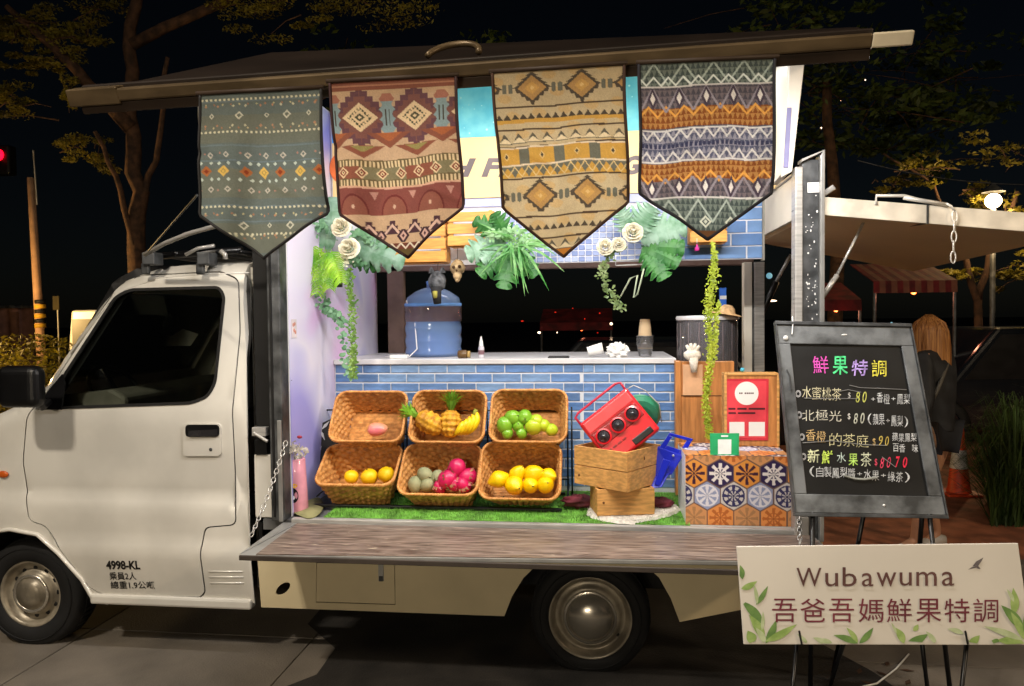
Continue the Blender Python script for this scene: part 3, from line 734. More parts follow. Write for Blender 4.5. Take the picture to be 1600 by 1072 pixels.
m = MB(); m.tube([at(1350, 346, .12), at(1308, 430, .06)], .006); m.tube([at(1308, 430, .06), at(1285, 464, .04)], .011); m.build('gas_strut', steel, TR, smooth=True)
m = MB(); m.tube([at(1236, 398, 1.2), at(1212, 441, 1.25)], .010); m.build('gas_strut', steel, TR, smooth=True)
m = MB(); m.tube([at(1213, 440, 1.25), at(1179, 512, 1.3)], .02); m.build('gas_strut', black_plastic, TR, smooth=True)
pale_metal = mat('pale_metal', 'd6d2ca', .35, .2)
# latch bars on the hatch edge and the hanging chain
z_ = lambda p: p+V(0, -.0, 0)
m = MB(); m.tube([at(1369, 320, -.01), at(1369, 306, -.01), at(1413, 306, -.01), at(1440, 313, -.01)], .007); m.tube([at(1412, 309, -.015), at(1480, 320, -.015)], .009); m.build('latch_bar', pale_metal, rh, smooth=True)
c0 = at(1483, 320, -.02); c1 = at(1489, 410, -.03)
m = MB(); n_ = 5
m.tube([at(1478, 318, -.02), at(1486, 322, -.02), at(1492, 330, -.02)], .005)
for i in range(n_):
    a = Vector(at(1492, 330, -.02)).lerp(c1, i/n_); b = Vector(at(1492, 330, -.02)).lerp(c1, (i+1)/n_)
    c = (a+b)/2; L_ = (b-a).length*.6; w_ = .010 if i % 2 == 0 else .004
    m.tube([c+V(w_*math.sin(t), (.010-w_)*math.sin(t), L_*math.cos(t)) for t in [k*math.pi/5 for k in range(10)]], .003, 6, closed=True)
m.build('chain', pale_metal, rh, smooth=True)

# raised side wing (lifted wing roof)
wL, wR = at(125, 156, -1.1), at(1362, 68, -1.1)
WQ = Quad((XL-.02, .0, 2.895), (1.08, .0, 2.86), wR, wL); WQ.n = (WQ.d-WQ.a).cross(WQ.b-WQ.a).normalized()
if WQ.n.z < 0: WQ.n = -WQ.n
wing_skin = mat('wing_paint', '231a14', .45, var=.2, scale=2)
m = MB(); WQ.rect(m, 0, 0, 1, 1, -.02, .02); wg = m.build('wing_roof', wing_skin, TR, bevel=.004)
m = MB(); WQ.rect(m, .01, .03, .99, .975, -.026, -.021); m.build('wing_lining', white_panel, wg)
edge = mat('wing_edge', '66563f', .4, .4, var=.15, scale=6, stretch=(1, 3, 3))
m = MB(); WQ.rect(m, .0, .985, 1.0, 1.012, -.012, .028); m.build('wing_edge_rail', edge, wg, bevel=.006)
m = MB(); WQ.rect(m, .0, .962, 1.0, .984, .0205, .040); m.build('wing_edge_lip', wing_skin, wg, bevel=.004)
m = MB(); WQ.rect(m, .0, .985, 1.0, 1.004, -.045, -.013); m.build('wing_edge_channel', mat('channel_brown', '3b2f26', .5, .4), wg, bevel=.003)
m = MB(); WQ.rect(m, 1.0, .975, 1.045, 1.012, -.012, .028); m.build('rail_end', mat('rail_end_pale', 'd8cdb4', .4), wg, bevel=.004)
m = MB(); WQ.rect(m, -.012, .97, .06, 1.014, -.02, .034); m.build('rail_end', edge, wg, bevel=.004)
m = MB(); pts = [at(690+5*0+ (772-690)*t, 0, -1.0) for t in (0,)]
hs = []
for k in range(13):
    t = math.pi*k/12; hs.append(WQ.p(.493-.033*math.cos(t), .93-.0-.055*math.sin(t), .05+.025*math.sin(t)))
m = MB().tube(hs, .010); m.build('wing_handle', edge, wg, smooth=True)
# rope from the wing to the cab
MB().tube([at(308, 305, -.9), at(232, 392, -.2)], .004).build('stay_rope', dark_metal, TR)
MB().tube([at(226, 398, -.05), at(258, 380, -.1), at(295, 365, -.15), at(335, 354, -.2), at(380, 345, -.2)], .011).build('support_arm', steel, TR, smooth=True)
# things on the cab roof
for px in (232, 318):
    m = MB(); a = at(px, 404, .03); m.box((a.x-.03, .02, a.z-.03), (a.x+.035, .10, a.z+.03)); m.box((a.x-.045, .035, a.z-.075), (a.x-.005, .055, a.z-.02))
    m.build('rack_foot', dark_metal, TR, bevel=.006)
a = at(240, 400, .1); b = at(375, 385, .1)
m = MB(); m.tube([(a.x, .12, a.z), (b.x, .12, a.z+.02)], .018); m.tube([(a.x, .9, a.z), (b.x, .9, a.z+.02)], .018)
for k in range(5): x = a.x+(b.x-a.x)*k/4; m.tube([(x, .1, a.z+.01), (x, .95, a.z+.01)], .012)
m.build('roof_rack', black_plastic, TR, smooth=True)
m = MB(); m.tube([at(290, 398, .1), at(310, 388, .1), at(335, 384, .1)], .009); m.tube([at(345, 392, .1), at(352, 398, .1), at(352, 405, .1)], .012); m.build('rack_strap', steel, TR, smooth=True)

# lamps: two LED tubes under the wing and one under the box roof, plus an added fill tube
ledm = mat('led_tube_glow', 'ffffff', .5, emit=6, emitc='f4f2ff')
def led(a, b, W_, col=(1, .95, .90), aim=(0, .4, -1)):
    a, b = Vector(a), Vector(b); c = (a+b)/2
    f = MB().box(a+V(0, -.03, .012), b+V(0, .03, .03)).build('lamp_housing', white_panel, wg, bevel=.004)
    MB().tube([a, b], .012).build('lamp_tube', ledm, f, smooth=True)
    l = bpy.data.lights.new('led_light', 'AREA'); l.shape = 'RECTANGLE'; l.size = (b-a).length; l.size_y = .05; l.energy = W_; l.color = col
    o = bpy.data.objects.new('led_light', l); COL.objects.link(o)
    z = -Vector(aim).normalized(); x = Vector((1, 0, 0)); y = z.cross(x).normalized()
    o.matrix_world = Matrix.Translation(c+V(0, 0, -.02)) @ Matrix((x, y, z)).transposed().to_4x4()
zw = WQ.p(.5, .62, -.05)
led((-1.25, zw.y, zw.z), (-.1, zw.y, zw.z), LED_W, aim=(0, .45, -1))
led((-.35+.3, zw.y, zw.z), (1.0-.1, zw.y, zw.z), LED_W, aim=(0, .45, -1))
led((-1.2, .25, 2.82), (.75, .25, 2.82), LED_W*.35, aim=(0, .1, -1))

led((-1.1, 1.05, 2.86), (.5, 1.05, 2.86), 9, aim=(0, .0, -1))  # unseen tube added to brighten the counter behind the board

# ------------------------------------------------------------------ brick papered counter front and the sign board above
random.seed(11)
XC = at(1056, 560, .67).x
mortar = mat('white_joint', 'cfd3da', .6, var=.05)
bricks = [mat('blue_brick_%d' % i, c, .5, var=.16, scale=10, stretch=(1, 1, 3), bump=.05) for i, c in enumerate(['5f84b8', '567cb2', '6a8cba', '597aa8', '7394be'])]
cf = MB().box((XL+.006, .672, ZB), (XC, .70, ZC-.029)).build('counter_front', mortar, TR)
bmesh_cache = {}
def brick(x0, x1, z0, z1, y, parent, mats=None):
    w, h = round(x1-x0, 3), round(z1-z0, 3); mi = random.choice(mats or bricks)
    key = (w, h, mi.name)
    off = Vector(((x0+x1)/2, y, (z0+z1)/2))
    if key not in bmesh_cache:
        o = MB().box((-w/2, -.004, -h/2), (w/2, .0, h/2)).build('brick', mi, None, bevel=.0015, seg=1)
        bmesh_cache[key] = o
    else:
        o = bmesh_cache[key].copy(); COL.objects.link(o)
    o.parent = parent; o.location = off-wloc(parent) if parent else off
    o.location.y += random.uniform(-.0006, .0006)
    return o
RH = .0515
zs = ZC-.029; row = 0; seam = at(912, 600, .67).x
while zs-RH > ZB+.015:
    for (xa, xb, o_) in ((XL+.012, seam-.003, (.07 if row % 2 else .0)), (seam, XC-.004, (.02 if row % 2 else .10))):
        x = xa-o_
        while x < xb-.015:
            a, b = max(x, xa), min(x+.154, xb)
            if b-a > .02: brick(a, b, zs-RH+.006, zs-.003, .6715, cf)
            x += .160
    zs -= RH; row += 1
# upper wall
ZU = at(1000, 408, .67).z
XU = at(1192, 380, .67).x
ub = MB().box((XL+.006, .672, ZU), (XU, .70, 2.97)).build('upper_board', mat('board_back', 'dcdce2', .5, var=.04), TR)
UB = lambda x0, y0, x1, y1, h0, h1: ((at(x0, y0, .67).x, .672-h1, at(x1, y1, .67).z), (at(x1, y1, .67).x, .672-h0, at(x0, y0, .67).z))
zb = 2.648; zo = at(740, 311, .67).z
xm = at(640, 300, .67).x
teal = mat('teal_print', '4fb4c4', .4, var=.1, scale=12, c2='6cc6cc')
sky_b = mat('sky_blue_print', '4c9be6', .4, var=.08)
cream = mat('cream_orange_print', 'f2d193', .45, var=.03)
sgn = MB().box((XL+.02, .655, zo+.003), (at(1222, 200, .66).x, .6705, zb)).build('sign_band', cream, ub)
MB().box((XL+.02, .6555, zb+.001), (xm, .6705, 2.965)).build('sign_sky', sky_b, ub)
MB().box((xm, .655, zb+.001), (at(1222, 200, .66).x, .6705, 2.966)).build('sign_sea', teal, ub)
m = MB()
for k in range(60): m.ball((random.uniform(xm, .8), .6545, random.uniform(zb+.02, 2.95)), random.uniform(.002, .007), 6, 3, (1, .1, 1))
tag(m.build('sea_sparkle', mat('sparkle', 'a8e4e0', .4), ub), kind='stuff')
class Flat:
    def __init__(s, Y): s.Y = Y
    def p(s, u, v, h=0): q = at(u*1000, v*1000, s.Y-h); return q
fq = Flat(.6545)
m = MB()
sl_ = mat('grey_lettering', '6d6162', .5)
put_text(m, fq, 'FRESH', .572, .247, .744, .277, h=.0, bold=.045, shear=.3, space=1.15)
m.build('sign_word', sl_, ub); m = MB()
put_text(m, fq, 'FRUIT', .752, .247, .905, .277, h=.0, bold=.045, shear=.3, space=1.15)
m.build('sign_word', sl_, ub); m = MB()
put_text(m, fq, 'GI', .975, .243, 1.012, .273, h=.0, bold=.045, shear=.3)
m.build('sign_word', sl_, ub)
c = at(535, 262, .652)
m = MB(); m.ball(c, .075, 24, 10, (1, .05, 1.15)); m.build('orange_print', mat('orange_print', 'e8763a', .5), ub, smooth=True)
# lilac rail
MB().box((XL+.02, .66, at(740, 324, .67).z), (XU, .671, zo)).build('lilac_rail', mat('lilac_rail', 'a9b0dc', .4), ub)
# small white-lined tiles in the middle, bigger bricks at the right
z1 = at(1000, 326, .67).z; xg0, xg1 = at(735, 380, .67).x, at(1068, 380, .67).x
tileg = [mat('pale_tile_%d' % i, c, .4, var=.1) for i, c in enumerate(['8796c0', '7183b2', '98a5c9'])]
m_ = {}
x = at(774, 380, .67).x
while x < xg1:
    z = ZU+.004; 
    while z < z1:
        brick(x, x+.033, z, z+.026, .6715, ub, tileg); z += .031
    x += .0375
brick_r = mat('brick_right', '5a80b6', .5, var=.12), mat('brick_right_b', '688cbc', .5, var=.12)
z = ZU+.004; row = 0
while z < at(1150, 315, .67).z:
    x = at(1068, 380, .67).x-(.08 if row % 2 else 0)
    while x < XU-.01:
        a, b = max(x, at(1068, 380, .67).x), min(x+.155, XU-.004)
        if b-a > .02: brick(a, b, z, z+.060, .6715, ub, brick_r)
        x += .163
    z += .067; row += 1
m = MB(); m.box((XU-.004, .655, ZU-.01), (XU+.006, .70, 2.6)); m.build('board_end_trim', mat('pale_trim', 'dfe2ea', .4), ub)

# orange wooden crates hung on the board
def slat_crate(name, label, x0, y0, x1, y1, Y, n, depth=.12):
    a, b = at(x0, y0, Y), at(x1, y1, Y)
    t = thing(name, label, 'crate', ((a.x+b.x)/2, Y, b.z), 'orange wooden crates on the sign board')
    w = b.x-a.x; h = a.z-b.z; s = h/n
    for i in range(n):
        z = b.z+i*s
        MB().box((a.x, Y-.008, z+.004), (b.x, Y, z+s-.007)).build('slat', wood_orange, t, bevel=.002)
    for x in (a.x+.008, b.x-.028):
        MB().box((x, Y+.001, b.z), (x+.02, Y+.018, a.z)).build('corner_post', wood_orange, t, bevel=.002)
    for x in (a.x, b.x-.008):
        MB().box((x, Y+.019, b.z+.003), (x+.008, Y+depth, a.z-.003)).build('side_board', wood_orange, t, bevel=.002)
    MB().box((a.x+.009, Y+.02, b.z), (b.x-.009, Y+depth, b.z+.008)).build('bottom_board', wood_orange, t)
    return t
slat_crate('wooden_crate', 'wide orange slatted crate behind the tip of the red banner', 594, 333, 697, 410, .535, 4)
slat_crate('wooden_crate', 'orange slatted crate left of the middle foliage', 699, 330, 772, 384, .52, 3)
slat_crate('wooden_crate', 'small orange crate behind the tip of the zigzag banner', 1078, 340, 1136, 379, .54, 2)

# ------------------------------------------------------------------ banners
def hexs(s): return np.array(lin(s)[:3])
def zig(u, v, n, v0, v1):               # 1 inside the triangles pointing up
    t = np.abs(((u*n) % 1)-.5)*2; q = (v-v0)/(v1-v0)
    return (q > 0) & (q < 1) & (1-t > 1-q)
def zline(u, v, n, vc, amp, w, ph=0):
    t = np.abs(((u*n+ph) % 1)-.5)*2; return np.abs(v-(vc+amp*(t-.5))) < w
def pat1(u, v, U, Vv):
    c = np.empty(u.shape+(3,)); base = hexs('6e7266'); c[:] = base
    blue = (np.sin(v*19+.6) > .1); c[blue] = hexs('66706c')
    st = (np.abs((v*11) % 1-.5) < .04); c[st & blue] = hexs('6f7e82')
    dots = lambda vc, n, r, col, uo=0: c.__setitem__(((np.hypot(((u*n+uo) % 1-.5)/n*.75, v-vc) < r)), hexs(col))
    for vc in (.035, .235, .69, .915*.93): dots(vc, 27, .0075, 'd8d3b4')
    def dia(uc, vc, s, col, hollow=0, col2=None):
        d = np.abs(u-uc)*.75+np.abs(v-vc); k = d < s
        if hollow: k &= d > s*hollow
        c[k] = hexs(col)
        if col2: c[d < s*.45] = hexs(col2)
    for vc, pal in ((.135, 0), (.80, 0)):
        for i, uc in enumerate((.1, .33, .55, .72, .9)):
            dia(uc, vc, .026 if i % 2 else .016, 'cfcdb8', .55)
            for du, dv in ((-.05, .06), (.05, .06), (-.05, -.06), (.05, -.06)): dia(uc+du, vc+dv, .009, ['b88a6a', 'c9c4a4'][i % 2])
        for k in range(14): dia(.05+k*.07, vc+.075, .007, ['a87a5a', 'cdbd92'][k % 2]); dia(.05+k*.07, vc-.07, .007, ['bfb88c', 'a4785c'][k % 2])
    for i, uc in enumerate((.06, .2, .36, .5, .65, .82, .97)):
        if i % 2 == 0: dia(uc, .475, .034, 'b06a3c', 0, '8c3d22')
        else: dia(uc, .475, .036, 'd8b25c', .0, '6a6a40'); dia(uc, .475, .012, 'd8b25c')
        for du, dv in ((-.04, -.05), (.04, -.05), (-.04, .05), (.04, .05)): dia(uc+du, .475+dv, .012, 'c4cfc2')
        dia(uc+.03, .375, .020, 'c2bcae', .5); dia(uc+.03, .585, .020, 'c2bcae', .5)
        dia(uc-.02, .365, .008, 'b08474'); dia(uc-.05, .59, .008, 'b08474')
    return c
def pat2(u, v, U, Vv):
    c = np.empty(u.shape+(3,)); c[:] = hexs('bfa080')
    red, dk, blu, crm, org = hexs('86503e'), hexs('66444a'), hexs('84989a'), hexs('dcc29a'), hexs('a5603c')
    c[v < .05] = red; c[(v > .02) & (v < .028)] = hexs('b07a60')
    b = (v > .05) & (v < .36)
    # stepped star field
    un = (u*2.3-.03) % 1-.5
    def st(x, k): return np.floor(x*k)/k
    d = np.abs(un)*.30+st(np.abs(v-.20), 34)
    c[b & (d < .165)] = dk
    c[b & (d < .120)] = hexs('7a5048')
    r = np.abs(un)*.25+np.abs(v-.20)
    c[b & (r < .082)] = crm
    c[b & (r < .058) & (r > .040) & (((u*60).astype(int)+(v*70).astype(int)) % 2 == 0)] = hexs('4c4a38')
    c[b & (r < .024) & (r > .010)] = hexs('4c4a38')
    uo = (u*2.3+.47) % 1-.5
    kk = (np.abs(uo) < .15-.06*np.abs(np.sin(v*60))) & (np.abs(v-.20) < .088)
    c[b & kk] = blu
    c[b & (np.abs(np.abs(uo)-.035) < .01) & (np.abs(v-.20) < .045)] = hexs('43392e')
    c[b & (np.abs(uo)*.42+np.abs(v-.10) < .06) & (v < .115) & (v > .07)] = hexs('a06a58')
    # hanging triangles
    t = (np.abs(uo)*.25 < (.37-v)*1.2) & (v > .285) & (v < .37); c[t] = red
    t2 = (np.abs(uo)*.25 < (.335-v)*1.2) & (v > .285) & (v < .33); c[t2] = org
    t = (np.abs(un)*.25 < (.425-v)*1.5) & (v > .355) & (v < .425); c[t] = red
    t2 = (np.abs(un)*.25 < (.395-v)*1.5) & (v > .358) & (v < .39); c[t2] = hexs('8f8450')
    # combs
    for v0, v1 in ((.435, .475), (.545, .585)):
        k = (v > v0) & (v < v1); c[k] = hexs('6a5a3e'); c[k & (((u*34) % 1) < .5) & (v > v0+.006)] = hexs('d3bd94')
    k = (v > .475) & (v < .545); c[k] = hexs('7d7558')
    c[k & (np.sin(u*11+.5) > .25)] = red
    for i in range(7):
        uc = .06+i*.15; dd = np.abs(u-uc)*.7+np.abs(v-.51); c[dd < .034] = crm; c[dd < .024] = hexs('7c3b2c'); c[dd < .013] = crm; c[dd < .006] = hexs('4e2420')
    # maroon band
    k = (v > .592) & (v < .745); c[k] = hexs('7f4840')
    ub_ = (u*3.2+.1) % 1-.5; c[k & (np.hypot(ub_*.31, v-.74) < .105)] = hexs('875244'); c[k & (np.abs(np.hypot(ub_*.31, v-.74)-.105) < .006)] = hexs('6a2f2c')
    c[(np.abs(v-.592) < .005)] = hexs('cfa088')
    uq = (u*3.2+.6) % 1-.5; c[k & (np.abs(uq)*.31 < (.66-v)*.7) & (v > .615)] = hexs('b58678')
    c[k & (np.hypot(ub_*.31, v-.70) < .012)] = hexs('c7a58c')
    # lower stepped triangles
    k = (v > .745) & (v < .86); uu = (u*5.2+.3) % 1-.5; tri = np.abs(uu) < st((v-.755)*4.6, 8); c[k & tri] = hexs('4a2f38')
    z = zline(u, v, 5.2, .845, .075, .010, .3); c[z] = hexs('cfae9c')
    k = (v > .835) & (v < .91); ud = (u*5.2+.8) % 1-.5; dd = np.abs(ud)*.19+np.abs(v-.872); 
    c[k & (dd < .052)] = hexs('3f2830'); c[k & (dd < .030)] = hexs('c6a294'); c[k & (dd < .012)] = hexs('4a2a34')
    k = (v > .915); c[k] = hexs('6b3a2c'); c[k & zline(u, v, 13, .93, .03, .006)] = hexs('d8cdb8'); c[v > .95] = hexs('5a4a2a')
    return c
def pat3(u, v, U, Vv):
    c = np.empty(u.shape+(3,)); c[:] = hexs('c2ae88')
    br, dk, ye, gr = hexs('4b3a2c'), hexs('5c5648'), hexs('c79a48'), hexs('6b6a5c')
    n = np.sin(u*17+v*23)*np.sin(v*41-u*13); c[n > .45] = hexs('c6a876')
    for vc in (.09, .665):
        k = np.abs(v-vc) < .10
        un = (u*2.63-.29) % 1-.5
        r = np.abs(un)*.235+np.abs(v-vc)
        saw = .082+.016*(((v*44) % 1))
        c[k & (r < saw) & (r > .066)] = hexs('52483c')
        c[k & (r < .068)] = hexs('b58d56'); c[k & (r < .035)] = hexs('c99d58'); c[k & (r < .012)] = hexs('ddb878')
        uo = (u*2.63+.21) % 1-.5
        c[k & (np.abs(uo) < .11) & (np.abs(uo) > .02) & (np.abs(v-vc) < .026-.1*np.abs(np.abs(uo)-.065))] = gr
    for vc in (.185, .305, .395, .565, .77, .885): c[np.abs(v-vc-.006*np.sin(u*4)) < .0045] = br
    for v0, v1, n in ((.225, .255, 16), (.815, .845, 16)): c[zig(u, v, n, v0, v1)] = hexs('4e4438')
    c[(v > .255) & (v < .275)] = ye
    for v0 in (.325, .90):
        z = zig(u, v, 9, v0, v0+.055); c[z] = hexs('5e584c'); c[zig(u, v, 9, v0+.022, v0+.050)] = hexs('e0cda6')
    k = (v > .405) & (v < .49); c[k] = ye; uu = (u*3.6+.45) % 1; c[k & (uu < .3)] = gr; d = np.abs(uu-.65)*.28+np.abs(v-.447); c[k & (d < .022)] = hexs('d8b87c'); c[k & (d < .013)] = hexs('4c4236')
    c[(np.abs(v-.495) < .004) | (np.abs(v-.402) < .004)] = hexs('ddcbb0')
    k = (v > .50) & (v < .56); c[k] = gr; c[zig(u, v, 9, .505, .56)] = ye; c[k & zline(u, v, 9, .53, -.055, .005, .0)] = hexs('d8bd84')
    c[v > .955] = hexs('b9762f')
    return c
def pat4(u, v, U, Vv):
    c = np.empty(u.shape+(3,))
    nav, gry, org, wht, mau = hexs('44485a'), hexs('6a746c'), hexs('a87844'), hexs('c9c6c2'), hexs('6e6468')
    c[:] = mau
    k = (v < .13) | (v > .76); c[k] = gry
    t1 = ((np.abs(((u*9+v*22) % 1)-.5) < .12) | (np.abs(((u*9-v*22) % 1)-.5) < .12))
    s = 26; small = ((np.abs(((u*s) % 1)-.5)*2) < ((v*s*1.05) % 1))
    c[small & k] = hexs('424c4a'); c[small & ~k] = hexs('4c4850')
    for v0, v1 in ((.25, .36), (.56, .66)):
        q = (v > v0) & (v < v1); c[q] = org; c[q & small] = hexs('7c4620'); 
    c[zline(u, v, 7.5, .27, .055, .008)] = hexs('d59a4a'); c[zline(u, v, 7.5, .645, -.055, .008)] = hexs('d59a4a')
    q = (v > .37) & (v < .55); c[q] = hexs('4e5064'); c[q & small] = hexs('86848e')
    c[(np.abs(v-.46) < .012) & (np.abs(((u*30) % 1)-.5) < .3)] = hexs('32344e')
    c[zline(u, v, 10, .40, -.05, .008)] = wht; c[zline(u, v, 10, .52, .05, .008)] = wht
    c[zline(u, v, 5, .205, .13, .012) & (v < .27)] = hexs('8f8890')
    c[zline(u, v, 5, .71, -.13, .012) & (v > .645)] = hexs('8f8890')
    for vc in (.195, .705):
        uu = (u*5+.0) % 1-.5; dd = np.abs(uu)*.2+np.abs(v-vc)*.6; q = (v > .14) & (v < .77)
        c[q & (dd < .038)] = hexs('453a48'); c[q & (dd < .020)] = hexs('d9d3cc')
    for vc in (.13, .765, .372, .552): c[np.abs(v-vc) < .0045] = wht
    c[(v < .13) & zline(u, v, 4.5, .06, .12, .009)] = hexs('a4b0a6'); c[(v > .77) & zline(u, v, 4.5, .84, -.12, .009)] = hexs('a4b0a6')
    c[(v < .125) & zline(u, v, 9, .10, -.045, .007)] = hexs('d4dad2')
    for i in range(5):
        d = np.abs(u-(.1+i*.2))*.75+np.abs(v-.90); c[(d < .035) & (d > .022)] = hexs('c4c8b8'); c[d < .012] = hexs('c4c8b8')
    c[v > .95] = hexs('5a3b22')
    return c
def banner(label, tl_, tr_, sl_, sr_, tip, pat, Yb, trim, seed, tint=1.0):
    rs = np.random.RandomState(seed)
    a, b, s1, s2, t = at(*tl_, Yb), at(*tr_, Yb), at(*sl_, Yb), at(*sr_, Yb), at(*tip, Yb)
    th = thing('banner', label, 'banner', ((a.x+b.x)/2, Yb, t.z), 'patterned pennant banners hanging from the raised wing')
    nu, nv = 190, 230
    H = (a.z+b.z)/2-t.z; vs_ = ((a.z+b.z)/2-(s1.z+s2.z)/2)/H
    vs = []; uvs = []
    ph = rs.uniform(0, 6, 6)
    for j in range(nv+1):
        v = j/nv
        if v <= vs_:
            k = v/vs_; L_ = a.lerp(s1, k); R_ = b.lerp(s2, k); u0_, u1_ = 0, 1
        else:
            k = (v-vs_)/(1-vs_); L_ = s1.lerp(t, k); R_ = s2.lerp(t, k)
            uc = (t.x-s1.x)/(s2.x-s1.x); u0_, u1_ = uc*k, 1-(1-uc)*k
        for i in range(nu+1):
            q = i/nu; p = L_.lerp(R_, q); u = u0_+(u1_-u0_)*q
            w = min(1, v*1.6)
            y = min(1, v*6)*0+.016*math.sin(u*9+ph[0]+v*2.0)*w + .009*math.sin(u*19+ph[1]+v*3)*w*.7 + .004*w*math.sin(v*13+u*4+ph[2]) + .008*math.exp(-((v-.45-.35*u+.1)/.03)**2)
            vs.append((p.x+.002*math.sin(v*9+ph[3]), Yb-.012+y, p.z)); uvs.append((u, v+.010*math.sin(u*5+ph[4])*(1-abs(2*v-1))))
    uv = np.array(uvs); u = uv[:, 0]; v = uv[:, 1]
    c = pat(u, v, u, v)
    # sewn dark border
    q = np.arange((nu+1)*(nv+1)) % (nu+1)/nu
    vv = np.repeat(np.arange(nv+1)/nv, nu+1); wid = np.where(vv <= vs_, 1, np.maximum(.02, 1-(vv-vs_)/(1-vs_)))
    edge_ = (np.minimum(q, 1-q)*wid < .014); c[edge_] = hexs(trim)
    c *= (1+rs.normal(0, .07, (len(c), 1))); c = np.clip(c*tint, 0, 1)
    m = MB(); m.v = vs; m.f = [(j*(nu+1)+i, j*(nu+1)+i+1, (j+1)*(nu+1)+i+1, (j+1)*(nu+1)+i) for j in range(nv) for i in range(nu)]
    cl = m.build('cloth', mat('banner_cloth', 'ffffff', .85, attr='col', var=.04, scale=30, translucent=.42, bump=.12, bscale=500), th, smooth=True)
    ca = cl.data.color_attributes.new('col', 'FLOAT_COLOR', 'POINT')
    ca.data.foreach_set('color', np.concatenate([c, np.ones((len(c), 1))], 1).astype(np.float32).ravel())
    bord = [vs[j*(nu+1)] for j in range(0, nv+1, 5)]+[vs[j*(nu+1)+nu] for j in range(nv, -1, -5)]
    MB().tube(bord, .0048, 6).build('piping', mat('piping_'+trim, trim, .7), th, smooth=True)
    MB().tube([a+V(-.01, -.012, .006), b+V(.01, -.012, .006)], .007).build('hanging_rod', mat('rod_brown', '3a2c22', .6), th, smooth=True)
    return th
banner('grey green banner with rows of dots and small diamonds, leftmost of the four', (315, 151), (503, 141), (317, 338), (512, 333), (415, 404), pat1, -1.125, '1d1c1e', 1, .95)
banner('maroon and cream kilim banner with star diamonds, between the grey green and tan ones', (517, 132), (713, 122), (534, 336), (724, 324), (640, 403), pat2, -1.125, '33181a', 2)
banner('tan and ochre banner with two rows of large diamonds', (770, 117), (975, 104), (788, 328), (982, 316), (882, 402), pat3, -1.125, '3b2214', 3, .92)
banner('banner with orange, blue and grey zigzag bands, rightmost of the four', (999, 103), (1210, 94), (1000, 302), (1205, 303), (1104, 375), pat4, -1.125, '20202a', 4, 1.1)
# steel end rod left of the first banner
MB().tube([at(287, 160, -1.08), at(303, 154, -1.08), at(311, 157, -1.08), at(312, 210, -1.08)], .004).build('banner_hook', steel, TR, smooth=True)

# ------------------------------------------------------------------ turf, baskets and fruit
random.seed(21)
turf_g = mat('turf_green', '649c3a', .8, var=.25, scale=14)
tx0, tx1 = XL+.055, at(1072, 800, .2).x
tf = thing('turf_mat', 'bright green artificial grass mat lying on the truck bed', 'artificial grass mat', ((tx0+tx1)/2, .35, ZB))
MB().box((tx0+.12, .035, ZB+.002), (tx1, .665, ZB+.012)).build('mat_backing', turf_g, tf)
m = MB()
for _ in range(15000):
    x = random.uniform(tx0+.12, tx1); y = random.uniform(.033, .5) if random.random() < .9 else random.uniform(.5, .66); a = random.uniform(0, 6.28); h = random.uniform(.008, .018)
    d = V(math.cos(a), math.sin(a), 0)*.0018; l = V(random.gauss(0, .006), random.gauss(0, .006), h)
    p = V(x, y, ZB+.010); m.add([p-d, p+d, p+l], [(0, 1, 2)])
tag(m.build('grass_blade', mat('turf_blade', '78b448', .7, var=.3, scale=10, translucent=.2), tf), kind='stuff')

wick = mat('wicker', 'd69c58', .62, var=.22, scale=40, c2='a4703a')
wick_rim = mat('wicker_rim', 'd89c5a', .6, var=.2, scale=50, c2='b07438')
BW, BH, BD = .385, .285, .17        # opening width, height, depth
def rr(w, h, r, n):                 # rounded rectangle outline
    pts = []
    for cx, cy, a0 in ((w/2-r, h/2-r, 0), (-w/2+r, h/2-r, 90), (-w/2+r, -h/2+r, 180), (w/2-r, -h/2+r, 270)):
        for k in range(6): a = rad(a0+k*18); pts.append((cx+r*math.cos(a), cy+r*math.sin(a)))
    per = [0]
    for i in range(len(pts)): per.append(per[-1]+math.dist(pts[i], pts[(i+1) % len(pts)]))
    out = []
    for k in range(n):
        s = per[-1]*k/n; i = max(j for j in range(len(pts)) if per[j] <= s+1e-9); t = (s-per[i])/(per[i+1]-per[i])
        a, b = pts[i], pts[(i+1) % len(pts)]; out.append((a[0]+(b[0]-a[0])*t, a[1]+(b[1]-a[1])*t))
    return out
